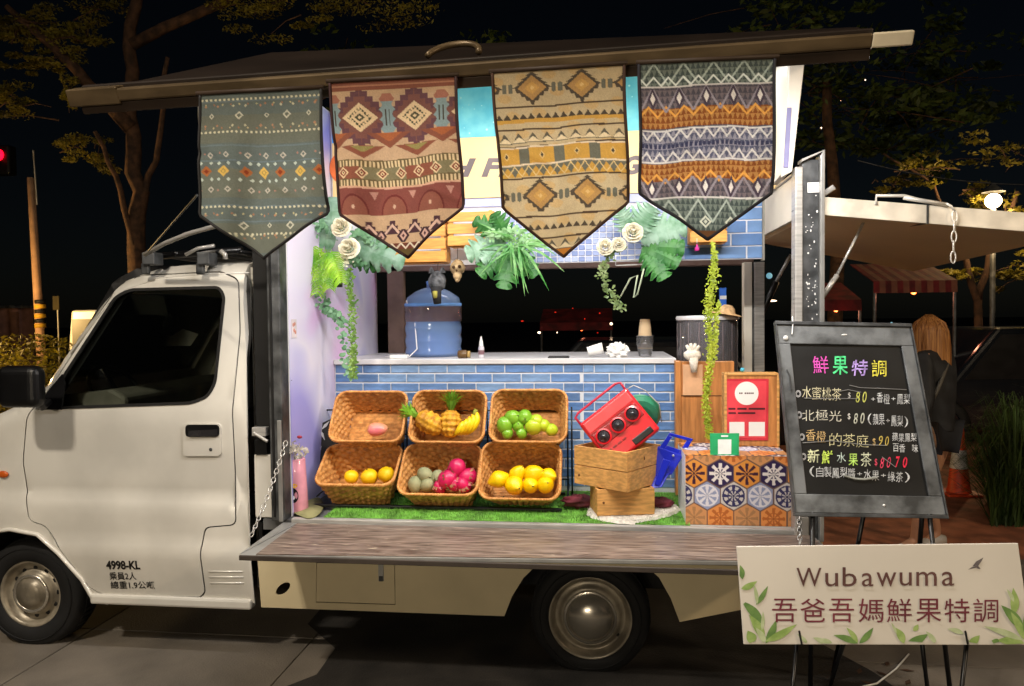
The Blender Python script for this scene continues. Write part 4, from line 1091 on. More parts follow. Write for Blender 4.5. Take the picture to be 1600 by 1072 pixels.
def make_basket():
    root = thing('wicker_basket', 'b', 'basket', (0, 0, 0), 'wicker baskets tilted forward on the black rack')
    NS, SUB, NR, RS = 38, 4, 10, 4
    n = NS*SUB; rows = NR*RS
    top = rr(BW, BH, .055, n); bot = rr(BW*.80, BH*.74, .05, n)
    vs = []
    for j in range(rows+1):
        t = j/rows; z = -BD*(1-t); r_ = j//RS; ph = (j % RS)/RS; bulge = math.sin(math.pi*((j % RS)+.5)/RS)
        for k in range(n):
            x = bot[k][0]*(1-t)+top[k][0]*t; y = bot[k][1]*(1-t)+top[k][1]*t
            L_ = math.hypot(x, y) or 1; s = math.cos(2*math.pi*k/(2*SUB)+math.pi*(r_ % 2))
            d = .0075*s*bulge+.002*bulge; vs.append((x+x/L_*d, y+y/L_*d, z))
    m = MB(); m.add(vs, [(j*n+k, j*n+(k+1) % n, (j+1)*n+(k+1) % n, (j+1)*n+k) for j in range(rows) for k in range(n)])
    m.build('woven_wall', wick, root, smooth=True, solid=.004)
    m = MB(); m.add([(x, y, -BD) for x, y in bot], [tuple(range(n))]); 
    for k in range(26):
        y = -BH*.36+k*BH*.72/25; m.tube([(-BW*.39+(.02 if k in (0, 25) else 0), y, -BD+.003), (BW*.39-(.02 if k in (0, 25) else 0), y, -BD+.003)], .0046, 5)
    m.build('woven_base', wick, root)
    m = MB(); N_ = 160; pr = rr(BW+.008, BH+.008, .058, N_)
    for s in range(3):
        pts = [(x*(1+.012*math.cos(2*math.pi*k*30/N_+s*2.09)), y*(1+.016*math.cos(2*math.pi*k*30/N_+s*2.09)), .006*math.sin(2*math.pi*k*30/N_+s*2.09)+.003) for k, (x, y) in enumerate(pr)]
        m.tube(pts, .0062, 5, closed=True)
    m.build('braided_rim', wick_rim, root, smooth=True)
    return root
bproto = make_basket()
BK = [  # centre px of the opening, depth, tilt, yaw, label
    (576, 651, .36, 56, 0, 'wicker basket with one pink mango, upper row left end'),
    (700, 651, .36, 58, 0, 'wicker basket of pineapples and bananas, middle of the upper row'),
    (826, 650, .36, 58, 0, 'wicker basket of green citrus fruit, upper row right end'),
    (562, 727, .27, 32, 2, 'wicker basket with three yellow fruits, lower row left end'),
    (688, 734, .25, 45, 0, 'wicker basket of dragon fruit and kiwis, middle of the lower row'),
    (813, 736, .25, 56, 0, 'wicker basket full of yellow lemons, lower row right end')]
bas = []
for i, (x, y, Yc, tilt, yaw, lab) in enumerate(BK):
    o = bproto if i == 0 else copy_tree(bproto)
    o['label'] = lab; o.location = at(x, y, Yc); o.rotation_euler = (rad(tilt), 0, rad(yaw))
    o.scale = (.97, .97, .97) if i < 3 else (1, 1, 1)
    bas.append(o)
bpy.context.view_layer.update()
def inb(i, x, y, z): return bas[i].matrix_basis @ Vector((x, y, z))
# black wire rack that carries them
rk = thing('wire_rack', 'black wire rack holding the two rows of fruit baskets', 'rack', (at(700, 700, .5).x, .45, ZB+.012))
xa, xb = at(516, 700, .5).x, at(888, 700, .5).x
for x in (at(630, 700, .56).x, at(762, 700, .56).x, at(887, 700, .56).x, at(500, 700, .56).x):
    for dx in (0, .022):
        MB().tube([(x+dx, .56, ZB+.012), (x+dx, .56, ZB+.48)], .005, 6).build('upright', black_plastic, rk, smooth=True)
for z, Y in ((ZB+.10, .545), (ZB+.33, .545), (ZB+.46, .545)):
    MB().tube([(xa-.06, Y, z), (xb+.0, Y, z)], .005, 6).build('crossbar', black_plastic, rk, smooth=True)
for i in range(5):
    x = xa+(xb-xa)*i/4
    MB().tube([(x, .56, ZB+.07), (x, .30, ZB+.045)], .004, 6).build('bracket', black_plastic, rk, smooth=True)
for z0_, y0_ in ((ZB+.013, .20), (ZB+.013, .54)): MB().box((xa-.0, y0_, z0_), (xb-.02, y0_+.02, ZB+.03)).build('rack_foot_bar', black_plastic, rk, bevel=.004)

fr_m = {'yellow': mat('yellow_fruit', 'f2c814', .42, var=.10, scale=20, c2='e8b408', bump=.1, bscale=200), 'lemon': mat('lemon_skin', 'f0c800', .35, var=.1, scale=15, c2='e0b000', bump=.15, bscale=150),
        'lime': mat('lime_skin', '7cb02c', .32, var=.25, scale=8, c2='5c9422', coat=.3), 'lime2': mat('lime_yellow_skin', 'b8c828', .32, var=.2, scale=6, c2='8cb424', coat=.3),
        'kiwi': mat('kiwi_skin', 'a0a07a', .8, var=.2, scale=12, c2='848a66', bump=.2, bscale=300), 'dragon': mat('dragon_fruit_skin', 'd0185a', .38, var=.2, scale=9, c2='a80c48', coat=.25),
        'mango': mat('mango_skin', 'd8707c', .35, var=.2, scale=6, c2='e0a070', coat=.3), 'scale': mat('dragon_scale', 'b84a62', .5, c2='7f8a3a', scale=20)}
def fruit(name, cat, label, group, x, y, Y, r, mk, sq=(1, 1, 1), rot=(0, 0, 0), stalk=True):
    p = at(x, y, Y); r *= 1+.09*math.sin(x*12.9+y*7.3); t = thing(name, label, cat, p, group)
    M = Matrix.Rotation(rot[2], 4, 'Z') @ Matrix.Rotation(rot[1], 4, 'Y') @ Matrix.Rotation(rot[0], 4, 'X')
    m = MB(); vs_ = []; n, k = 18, 12
    for i in range(k+1):
        th = math.pi*i/k
        for j in range(n):
            ph = 2*math.pi*j/n; q = 1+.025*math.sin(ph*3+x)+.02*math.sin(th*4+y)
            z = math.cos(th); rr_ = math.sin(th)
            if name == 'lemon': z = z*(1+.28*abs(z)**6)
            if name == 'mango': rr_ *= 1-.18*z
            vs_.append(p+M @ V(rr_*math.cos(ph)*r*sq[0]*q, rr_*math.sin(ph)*r*sq[1]*q, z*r*sq[2]*q))
    m.add(vs_, [(i*n+j, (i+1)*n+j, (i+1)*n+(j+1) % n, i*n+(j+1) % n) for i in range(k) for j in range(n)])
    m.build('flesh', fr_m[mk], t, smooth=True)
    if stalk:
        d = M @ V(0, 0, 1)
        zt = 1.22 if name == 'lemon' else 1
        MB().tube([p+d*r*sq[2]*(zt-.03), p+d*r*sq[2]*(zt+.07)], .0035, 6).build('stalk', mat('stalk', '4f4a24', .8), t)
    if name == 'dragon_fruit':
        s = MB()
        for a in range(16):
            z = -.7+1.5*((a*.618) % 1); ph = a*2.4; q = math.sqrt(max(0, 1-z*z))
            b = p+M @ (V(q*math.cos(ph)*sq[0], q*math.sin(ph)*sq[1], z*sq[2])*r*.97); up = (b-p).normalized(); tan = up.cross(M @ V(0, 0, 1)).normalized(); g_ = (tan.cross(up)).normalized()
            s.add([b-tan*.008, b+tan*.008, b+up*.010-g_*(-.018)], [(0, 1, 2)])
        s.build('scale_leaf', fr_m['scale'], t, solid=.001)
    return t
fruit('mango', 'mango', 'pink mango lying alone in the upper left basket', None, 590, 671, .375, .046, 'mango', (.8, .8, 1.2), (0, 1.5, .2))
for x, y, l in ((549, 745, 'left'), (577, 745, 'middle'), (604, 742, 'right, half behind the rim')):
    fruit('orange', 'fruit', 'round yellow fruit in the lower left basket, %s of the three' % l, 'yellow fruits in the lower left basket', x, y, .30, .041, 'yellow', (1, 1, .93), (.3, .2, x))
LIM = [(789, 661, .035, 'lime', 'dark green lime at the left edge of the upper right basket'), (801, 650, .034, 'lime', 'dark green lime behind the leftmost one in the upper right basket'),
       (820, 649, .035, 'lime', 'dark green lime at the top of the citrus pile'), (810, 663, .030, 'lime', 'shiny pale green lime in the middle of the citrus pile'),
       (834, 663, .038, 'lime2', 'large yellow green citrus in the centre of the upper right basket'), (850, 662, .031, 'lime2', 'yellow green citrus second from the right in the upper right basket'),
       (862, 669, .029, 'lime2', 'yellow green citrus at the right end of the upper right basket'), (793, 674, .028, 'lime', 'lime half hidden by the rim at the left of the upper right basket'),
       (815, 674, .027, 'lime', 'lime half hidden by the rim in the middle of the upper right basket'), (838, 656, .03, 'lime2', 'yellow green citrus behind the large one in the upper right basket')]
for i, (x, y, r, mk, l) in enumerate(LIM): fruit('lime', 'lime', l, 'green citrus fruits in the upper right basket', x, y+3, .36+.01*(y < 655)-.01*(y > 670), r*1.12, mk, (1, 1, 1.06), (i*.7, i*1.1, 0))
LEM = [(779, 745, 'leftmost lemon, large, lying on its side in the lower right basket'), (808, 737, 'lemon second from the left in the back row of the lower right basket'),
       (833, 737, 'lemon third from the left in the back row of the lower right basket'), (856, 740, 'lemon at the right end of the back row in the lower right basket'),
       (803, 754, 'lemon in the front row, left of centre in the lower right basket'), (829, 754, 'lemon in the front row, right of centre in the lower right basket'), (852, 754, 'lemon at the right end of the front row in the lower right basket')]
for i, (x, y, l) in enumerate(LEM): fruit('lemon', 'lemon', l, 'lemons in the lower right basket', x, y+4, .265 if y < 745 else .235, .044, 'lemon', (1, 1, 1.02), (.2+.3*i, 1.2 if i == 0 else .5*i, .4))
KI = [(649, 754, .034, 'kiwi fruit at the front left of the lower middle basket'), (668, 754, .032, 'kiwi fruit in front, second from the left in the lower middle basket'),
      (664, 739, .033, 'kiwi fruit at the back of the lower middle basket'), (684, 742, .034, 'kiwi fruit touching the dragon fruits in the lower middle basket')]
for i, (x, y, r, l) in enumerate(KI): fruit('kiwi', 'kiwi', l, 'kiwi fruits in the lower middle basket', x, y+3, .26+.02*(y < 745), r*1.12, 'kiwi', (1, .95, 1.15), (.9*i, .5*i, 1))
DR = [(713, 728, .036, 'topmost dragon fruit in the lower middle basket'), (699, 745, .037, 'large dragon fruit at the left of the red pile'),
      (731, 741, .035, 'dragon fruit at the right of the red pile'), (724, 754, .030, 'small dragon fruit at the front right by the rim'), (687, 757, .028, 'small dragon fruit at the front left by the rim'), (710, 752, .030, 'dragon fruit at the front middle by the rim')]
for i, (x, y, r, l) in enumerate(DR): fruit('dragon_fruit', 'dragon fruit', l, 'dragon fruits in the lower middle basket', x, y+4, .25+.03*(y < 745), r*1.15, 'dragon', (1, 1, 1.2), (i*.8, .6, i))
# pineapples
pine_m = mat('pineapple_skin', 'e0a828', .6, var=.3, scale=30, c2='a06a1c'); pine_l = mat('pineapple_leaf', '8cc43c', .5, var=.3, scale=10, translucent=.3)
def pineapple(label, base, top, r, seed):
    random.seed(seed); base, top = Vector(base), Vector(top); ax = (top-base); L_ = ax.length; M = T(*base) @ orient(ax)
    t = thing('pineapple', label, 'pineapple', base, 'pineapples in the upper middle basket')
    n, k = 48, 40; vs_ = []
    for i in range(k+1):
        q = i/k; rr_ = r*math.sqrt(max(0, 1-(2*q-1)**2*.93))**.8 if 0 < i < k else .001
        for j in range(n):
            ph = 2*math.pi*j/n; a = math.sin(ph*5+q*15)*math.sin(ph*5-q*15)
            rz = rr_*(1+.13*a); vs_.append(M @ V(rz*math.cos(ph), rz*math.sin(ph), q*L_))
    m = MB().add(vs_, [(i*n+j, (i+1)*n+j, (i+1)*n+(j+1) % n, i*n+(j+1) % n) for i in range(k) for j in range(n)]); m.build('body', pine_m, t, smooth=True)
    m = MB()
    for a in range(44):
        ph = a*2.4; q = a/44; ln = .10-.02*q+random.uniform(-.01, .01); out = (1.1-q)*.9
        d0 = V(math.cos(ph)*out*.6, math.sin(ph)*out*.6, 1).normalized(); d1 = V(math.cos(ph)*out*1.5, math.sin(ph)*out*1.5, .7).normalized()
        s = V(-math.sin(ph), math.cos(ph), 0)*.008; b = V(math.cos(ph)*.008, math.sin(ph)*.008, L_*.97+q*.03)
        p1 = b+d0*ln*.5; p2 = p1+d1*ln*.5
        m.add([M @ v for v in (b-s, b+s, p1+s, p1-s, p2)], [(0, 1, 2, 3), (3, 2, 4)])
    m.build('crown', pine_l, t)
    return t
pineapple('pineapple lying with its leaf crown over the left rim', at(692, 672, .36), at(652, 650, .37), .056, 1)
pineapple('pineapple standing up with tall green crown in the middle', at(703, 684, .36), at(705, 641, .40), .056, 2)
# bananas
ban_m = mat('banana_skin', 'f2cf14', .4, var=.1, scale=20, c2='dcb010')
bt = thing('banana_bunch', 'bunch of ripe yellow bananas at the right of the pineapples', 'bananas', at(735, 665, .37))
for k in range(5):
    a = at(743-k*5, 643+k*4.0, .37-.008*k); b = at(752-k*7, 660+k*1.5, .345-.008*k); c = at(728-k*5+2, 679+k*.3, .35-.008*k)
    pts = [a*(1-t)**2+b*2*t*(1-t)+c*t*t for t in [i/10 for i in range(11)]]
    MB().tube(pts, [.005, .011, .015, .017, .018, .018, .018, .017, .015, .010, .004], 6).build('banana', ban_m, bt, smooth=True)
MB().tube([at(744, 640, .37), at(740, 650, .36)], .012, 6).build('stem', mat('banana_stem', '8a8a2a', .7), bt, smooth=True)

# ------------------------------------------------------------------ crates, radio, toys on the turf
random.seed(31)
ZT = ZB+.013
# white fur round under the crates
dp = at(985, 783, .16)
d = thing('fur_mat', 'white scalloped fur mat under the small pine crate', 'mat', (dp.x, dp.y, ZT))
m = MB(); ring = []
c0, c1 = atz(975, 787, ZT), atz(1035, 768, ZT)
outl = []
for k in range(72):
    a = 2*math.pi*k/72; sc = 1+.04*abs(math.sin(a*9)); 
    outl.append((dp.x+.015+.215*math.cos(a)*sc+.06*math.sin(a)*(math.cos(a) > 0), .19+.17*math.sin(a)*sc+.07*max(0, math.cos(a))))
n = len(outl); m.add([(x, y, ZT+.002) for x, y in outl]+[((x-dp.x)*.95+dp.x, (y-.2)*.95+.2, ZT+.016) for x, y in outl], [(i, (i+1) % n, (i+1) % n+n, i+n) for i in range(n)]+[tuple(range(n, 2*n))])
fur = mat('white_fur', 'e6dfd2', .95, var=.1, scale=40, bump=.6, bscale=180)
m.build('mat_body', fur, d)
m = MB()
for _ in range(1800):
    a = random.uniform(0, 6.28); r = random.uniform(.0, 1)**.4; x = dp.x+.015+.215*r*math.cos(a); y = .195+.18*r*math.sin(a)+.07*max(0, r*math.cos(a))
    l = V(random.gauss(0, .008), random.gauss(0, .008), .008); m.add([(x-.0012, y, ZT+.014), (x+.0012, y, ZT+.014), (x+l.x, y+l.y, ZT+.016+l.z)], [(0, 1, 2)])
tag(m.build('fur_tuft', fur, d), kind='stuff')
def crate(label, cx, cy, z0, w, dep, h, yaw, nsl, th=.010):
    t = thing('pine_crate', label, 'crate', (cx, cy, z0), 'pine crates stacked on the fur mat')
    M = T(cx, cy, z0) @ Rm(yaw, 'Z'); g_ = .004; sh_ = h/nsl
    for i in range(nsl):
        for s in (-1, 1):
            MB().box((-w/2, s*dep/2-(th if s > 0 else 0), i*sh_+g_/2), (w/2, s*dep/2+(0 if s > 0 else th), (i+1)*sh_-g_/2), M).build('side_slat', wood, t, bevel=.0015)
            MB().box((s*w/2-(th if s > 0 else 0), -dep/2+th+.0005, i*sh_+g_/2), (s*w/2+(0 if s > 0 else th), dep/2-th-.0005, (i+1)*sh_-g_/2), M).build('end_slat', wood, t, bevel=.0015)
    for sx in (-1, 1):
        for sy in (-1, 1):
            x = sx*(w/2-th-.012); y = sy*(dep/2-th-.012)
            MB().box((x-.011, y-.011, .002), (x+.011, y+.011, h-.006), M).build('corner_post', wood, t)
    MB().box((-w/2+th, -dep/2+th, .002), (w/2-th, dep/2-th, .010), M).build('bottom_board', wood, t)
    m = MB(); m.ball(M @ V(-w/2+.03, -dep/2-.001, sh_*.5), .006, 8, 5, (1, .3, 1)); m.ball(M @ V(w/2-.0+.001, 0, sh_*1.5), .012, 8, 5, (.2, 1.6, .7)); m.build('knot', mat('knot', '6a4220', .7), t)
    return t
sc_ = at(972, 780, .12)
crate('small pine crate at the bottom of the stack on the fur mat', sc_.x+.0, .19, ZT+.018, .27, .17, .125, 12, 1, .012)
uc = at(965, 725, .2)
zu = at(965, 760, .0+.02).z
crate('larger pine crate balanced on top of the small one, holding the red radio', uc.x-.0, .225, ZT+.142, .30, .285, .185, -36, 2)
# red radio (three round dials)
redp = mat('red_plastic', 'd01c26', .3, coat=.4, var=.05); redd = mat('red_plastic_dark', '8e1218', .35)
o_ = at(968, 668, .20); an = rad(38)
ex = V(math.cos(an), .10, math.sin(an)).normalized(); ez = V(-math.sin(an), .22, math.cos(an)); ez = (ez-ex*ez.dot(ex)).normalized(); ey = ez.cross(ex)
MR = Matrix.Translation(o_) @ Matrix((ex, ey, ez)).transposed().to_4x4()
w, h, dd = .285, .25, .085
rt = thing('radio', 'red plastic radio with three round dials tilted in the pine crate', 'radio', o_)
mr_ = MB().box((-w/2, -dd/2, -h/2), (w/2, dd/2, h/2), MR).build('body', redp, rt, bevel=.014, seg=4)
MB().box((-w/2+.012, -dd/2-.004, h/2-.070), (w/2-.012, -dd/2+.01, h/2-.012), MR).build('top_panel', mat('salmon_plastic', 'e0484a', .35), rt, bevel=.005)
MB().box((-w/2+.014, -dd/2-.003, -.028), (w/2-.014, -dd/2+.01, .044), MR).build('dial_strip', redd, rt, bevel=.004)
MB().box((-w/2+.012, -dd/2-.003, h/2-.079), (w/2-.03, -dd/2, h/2-.073), MR).build('groove', redd, rt)
for k in (-1, 0, 1):
    c = MR @ V(k*.074, -dd/2-.003, .008)
    Mk = MR @ T(k*.085, -dd/2-.004, .008) @ Matrix.Scale(1.22, 4) @ Rm(90, 'X')
    f = MB().lathe([(.031, 0), (.031, .010), (.025, .012), (.024, .002)], 28, Mk).build('dial_ring', redp, rt, smooth=False)
    MB().lathe([(.024, .003), (.020, .008), (.009, .010), (.008, .014), (0, .0145)], 24, Mk).build('dial', mat('dark_dial', '2c2c30', .25, coat=.6), rt, smooth=True)
for k in range(4): MB().box((-.11+k*.028, -dd/2-.005, -.062), (-.09+k*.028, -dd/2+.002, -.054), MR).build('button', redd, rt, bevel=.001)
MB().box((.06-.055, -dd/2-.002, -h/2+.010), (.115, -dd/2+.01, -h/2+.042), MR).build('dark_slot', black_plastic, rt, bevel=.004)
hp = [MR @ V(*p) for p in ((-w/2+.008, 0, h/2-.01), (-w/2+.006, 0, h/2+.04), (-w/2+.03, 0, h/2+.05), (w/2-.03, 0, h/2+.05), (w/2-.006, 0, h/2+.04), (w/2-.008, 0, h/2-.01))]
MB().tube(hp, .006, 8).build('carry_handle', mat('pink_red_handle', 'c22a44', .35), rt, smooth=True)
# green toy behind it
gt = thing('green_bucket', 'translucent green plastic bucket with thin wire handle behind the red radio', 'bucket', at(1005, 650, .30))
Mg = T(*at(1000, 648, .33)) @ Rm(20, 'X') @ Rm(90, 'X')
MB().lathe([(.0, .03), (.06, .028), (.085, .02), (.10, -.01), (.104, -.014)], 32, Mg).build('body', mat('green_plastic', '2f7a5c', .3, var=.08), gt, smooth=False)
MB().tube([at(972, 612, .3), at(990, 602, .3), at(1008, 610, .3), at(1030, 632, .3), at(1034, 660, .3)], .0025, 6).build('wire_handle', steel, gt, smooth=True)
# blue plastic toy dozer blade / folded stool
blu_p = mat('blue_plastic', '1424b0', .3, coat=.3, var=.08)
bt_ = thing('blue_toy', 'deep blue plastic toy with square open handle leaning beside the pine crate', 'toy', at(1045, 745, .22))
q1 = Quad(at(1046, 676, .26), at(1083, 686, .26), at(1066, 714, .24), at(1030, 700, .24))
m = MB()
for (u0_, v0_, u1_, v1_) in ((0, 0, 1, .16), (0, .16, .2, 1), (.8, .16, 1, 1), (.2, .72, .8, 1)): q1.rect(m, u0_, v0_, u1_, v1_, -.008, .008)
m.build('handle', blu_p, bt_, bevel=.003)
m = MB(); m.hexa([at(1026, 697, .23), at(1068, 712, .23), at(1050, 742, .21), at(1024, 748, .21)], (0, .03, .004)); m.build('body', blu_p, bt_, bevel=.005)
m = MB(); m.hexa([at(1024, 746, .20), at(1046, 740, .20), at(1034, 762, .17), at(1016, 764, .17)], (0, .03, .002)); m.hexa([at(1036, 716, .2), at(1048, 720, .2), at(1030, 760, .18), at(1022, 756, .18)], (0, -.01, 0)); m.build('leg', blu_p, bt_, bevel=.004)
m = MB(); m.ball(at(1040, 730, .195), .008); m.ball(at(1052, 712, .215), .006); m.build('rivet', steel, bt_, smooth=True)
# dark red velvet cloth bundles left and right of the crates
for (x, y, Y, r, sq, lab) in ((905, 766, .30, .055, (1.5, 1, .55), 'crumpled wine red cloth left of the pine crates'), (1030, 764, .30, .05, (1.3, 1, .5), 'dark red cloth on the fur mat behind the blue toy')):
    p = at(x, y, Y); m = MB(); vs_ = []; n, k = 28, 16
    for i in range(k+1):
        for j in range(n):
            th = math.pi*i/k; ph = 2*math.pi*j/n; q = 1+.14*math.sin(ph*5+th*4)+.1*math.sin(th*9+ph*2)
            vs_.append((p.x+r*sq[0]*q*math.sin(th)*math.cos(ph), p.y+r*sq[1]*q*math.sin(th)*math.sin(ph), ZT+.02+max(-.018, r*sq[2]*q*math.cos(th)+.012)))
    m.add(vs_, [(i*n+j, (i+1)*n+j, (i+1)*n+(j+1) % n, i*n+(j+1) % n) for i in range(k) for j in range(n)])
    tag(m.build('folded_cloth', mat('wine_cloth', '6a2a34', .9, var=.3, scale=12), smooth=True), lab, 'cloth')

# ------------------------------------------------------------------ hexagon tile covered box
bx0, bx1 = at(1071, 750, .05).x, at(1236, 750, .05).x
zt_, zb_ = at(1100, 712, .05).z, ZB+.012
by0, by1 = .05, .40
hb = thing('tile_pattern_box', 'box covered with hexagonal tile pattern cloth beside the turf', 'box', ((bx0+bx1)/2, .2, ZB))
MB().box((bx0+.002, by0+.003, ZB+.002), (bx1-.002, by1-.002, zt_-.002)).build('box', white_panel, hb)
def hexcol(X, Z, s=.115):
    # pointed-top hexagons
    w = s; hh = s*1.1547*.75
    r = np.floor(Z/hh+.5); best = np.full(X.shape, 9.); bi = np.zeros(X.shape); bx = np.zeros(X.shape); bz = np.zeros(X.shape)
    for dr in (-1, 0, 1):
        R_ = r+dr; off = (R_ % 2)*.5; q = np.floor(X/w-off+.5)
        for dq in (-1, 0, 1):
            cx = (q+dq+off)*w; cz = R_*hh; d_ = (X-cx)**2+(Z-cz)**2; k = d_ < best
            best = np.where(k, d_, best); bi = np.where(k, (q+dq)*3+R_*5, bi); bx = np.where(k, X-cx, bx); bz = np.where(k, Z-cz, bz)
    rr_ = np.sqrt(best)/s; an = np.arctan2(bz, bx)
    he = np.maximum(np.abs(bx), np.maximum(np.abs(bx*.5+bz*.866), np.abs(bx*.5-bz*.866)))/s
    kind = (np.abs(bi).astype(int)) % 6
    base = np.array([hexs(c) for c in ['dc8c4a', '8d95b4', '2a1c48', 'c98e5c', 'c9c2bc', 'd98f3e']])
    fg = np.array([hexs(c) for c in ['b0602a', 'd8d4da', 'e0d8d4', 'a87a50', '2c2a58', '3c1830']])
    c = base[kind]; f = fg[kind]
    petal = (np.abs(np.cos(an*4)) > .45+rr_*.9) & (rr_ < .42) & (rr_ > .06)
    ring = (np.abs(rr_-.40) < .03) & (kind % 3 == 1) | (np.abs(rr_-.22) < .02) & (kind % 2 == 0)
    k = petal | ring; c = np.where(k[..., None], f, c)
    c = np.where((rr_ < .05)[..., None], f*.8, c)
    c = np.where((he > .475)[..., None], hexs('6a5248'), c); return c
def printed(name, q, W_, H_, parent, nu, nv, x0=0, z0=0):
    m = MB(); m.v = [tuple(q.p(i/nu, j/nv, .001)) for j in range(nv+1) for i in range(nu+1)]
    m.f = [(j*(nu+1)+i, j*(nu+1)+i+1, (j+1)*(nu+1)+i+1, (j+1)*(nu+1)+i) for j in range(nv) for i in range(nu)]
    o = m.build(name, mat('tile_cloth', 'ffffff', .45, attr='col', var=.03), parent)
    X, Z = np.meshgrid(np.linspace(0, W_, nu+1)+x0, np.linspace(0, H_, nv+1)+z0)
    c = hexcol(X, Z).reshape(-1, 3); ca = o.data.color_attributes.new('col', 'FLOAT_COLOR', 'POINT')
    ca.data.foreach_set('color', np.concatenate([c, np.ones((len(c), 1))], 1).astype(np.float32).ravel()); return o
Wd, Hd = bx1-bx0, zt_-zb_
printed('printed_front', Quad((bx0, by0, zt_), (bx1, by0, zt_), (bx1, by0, zb_), (bx0, by0, zb_)), Wd, Hd, hb, 190, 110, .02, .02)
tq = Quad((bx0, by1, zt_), (bx1, by1, zt_), (bx1, by0, zt_), (bx0, by0, zt_)); tq.n = V(0, 0, 1)
printed('printed_top', tq, Wd, by1-by0, hb, 150, 110, .05, .03)
MB().box((bx0, by0, ZB+.001), (bx1, by0+.02, ZB+.011)).build('plinth', white_panel, hb)
# green payment card stand on the box (its code is left blank)
gs = thing('green_card_stand', 'small green stand-up card with white square on the tile pattern box', 'card stand', at(1131, 726, .02))
gq = Quad(at(1109, 677, .10), at(1155, 677, .10), at(1154, 727, .055), at(1110, 727, .055))
m = MB(); gq.rect(m, 0, 0, 1, .74, 0, .004); m.build('card', mat('card_green', '1c9a5c', .4), gs, bevel=.001)
m = MB(); gq.rect(m, 0, .74, 1, 1, 0, .004); m.build('card_foot', mat('card_white', 'd8dad4', .4), gs, bevel=.001)
m = MB(); gq.rect(m, .27, .2, .73, .66, .004, .005); m.build('white_square', mat('card_white', 'd8dad4'), gs)
m = MB(); put_text(m, gq, '----', .38, .07, .62, .12, .0055, bold=.05); m.build('lettering', white_panel, gs)
m = MB(); put_text(m, gq, '----------', .15, .84, .85, .86, .0055); m.build('lettering', grey_trim, gs)

# wooden counter end panel with brown paper, and poster box
woodp = mat('honey_wood', 'b87b44', .45, var=.16, scale=5, stretch=(10, 10, 1.2), coat=.1)
cx0, cx1, cx2 = at(1055, 600, .60).x, at(1064, 600, .60).x, at(1132, 600, .60).x
wc = thing('wooden_cabinet', 'honey coloured wooden cabinet between the brick front and the poster box', 'cabinet', ((cx0+cx2)/2, .62, ZB))
zc = at(1090, 565, .60).z
MB().box((cx1+.001, .605, ZB+.013), (cx2+.05, .66, zc)).build('panel', woodp, wc, bevel=.003)
MB().box((cx0, .595, ZB+.013), (cx1, .66, zc+.004)).build('stile', woodp, wc, bevel=.003)
m = MB(); m.box((cx1+.002, .6035, at(1090, 618, .6).z-.004), (cx2+.04, .6045, at(1090, 618, .6).z)); m.build('panel_gap', mat('dark_gap', '3a2412'), wc)
MB().box((at(1067, 575, .59).x, .592, at(1067, 618, .59).z), (at(1098, 575, .59).x, .603, at(1067, 570, .59).z)).build('kraft_card', mat('kraft_card', 'd3a67f', .7), wc, bevel=.002)
# white glove on it
gl = at(1082, 556, .57)
m = MB()
m.ball(gl+V(0, 0, .005), .042, 14, 10, (1.05, .5, .75), jit=.06); m.tube([gl+V(.005, 0, -.01), gl+V(.008, 0, -.085)], [.026, .015], 10)
for k in range(4): a = rad(45+k*28); m.tube([gl+V(0, 0, .01), gl+V(math.cos(a)*.05, -.005, .02+math.sin(a)*.045)], [.014, .007], 8)
m.build('x', fur, smooth=True)
bpy.data.objects['x'].name = 'rubber_glove'; tag(bpy.data.objects['rubber_glove'], 'crumpled white glove draped over the kraft card on the cabinet', 'glove')
pb0, pb1 = at(1132, 700, .30), at(1218, 700, .30)
pz0, pz1 = zt_+.001, at(1170, 583, .30).z
pbx = thing('poster_box', 'wooden upright box carrying a red poster, standing on the tile pattern box', 'wooden box', ((pb0.x+pb1.x)/2, .33, pz0))
MB().box((pb0.x+.004, .302, pz0), (pb1.x-.004, .38, pz1-.004)).build('box', woodp, pbx, bevel=.004)
for xx in (pb0.x, pb1.x-.012): MB().box((xx, .296, pz0), (xx+.012, .385, pz1)).build('side_frame', wood, pbx, bevel=.003)
MB().box((pb0.x+.012, .297, pz1-.012), (pb1.x-.012, .384, pz1)).build('top_frame', wood, pbx, bevel=.003)
pq = Quad(at(1132, 592, .30), at(1201, 592, .30), at(1200, 688, .30), at(1133, 688, .30))
for nme, c_, b_, h_ in (('poster', 'c3313f', (0, 0, 1, 1), .002), ('poster_panel', 'd8444f', (.05, .035, .95, .965), .0028)):
    m = MB(); pq.rect(m, *b_, .0 if nme == 'poster' else .002, h_); m.build(nme, mat(nme+'_red', c_, .35), pbx)
m = MB(); m.add([pq.p(.50+.27*math.cos(t), .235+.19*math.sin(t), .0034) for t in [k*math.pi/16 for k in range(32)]], [tuple(range(32))]); m.build('white_disc', white_panel, pbx)
m = MB(); put_text(m, pq, '-- -----', .33, .22, .66, .245, .0038); put_text(m, pq, '--- ---- -------', .08, .47, .92, .50, .0034, bold=.05); put_text(m, pq, '--- -------', .08, .54, .70, .57, .0034, bold=.05); m.build('lettering', mat('poster_ink', '4a1a24'), pbx)
m = MB(); pq.rect(m, .1, .70, .45, .93, .0029, .0034); pq.rect(m, .55, .70, .92, .93, .0029, .0034); m.build('white_square', white_panel, pbx)
m = MB(); m.ball(at(1160, 578, .33), .011); m.build('trinket_ball', mat('cyan_ball', '49a8c0', .3), pbx, smooth=True)

# ------------------------------------------------------------------ things on the counter
def on(x, Y): return V(at(x, 555, Y).x, Y, ZC)
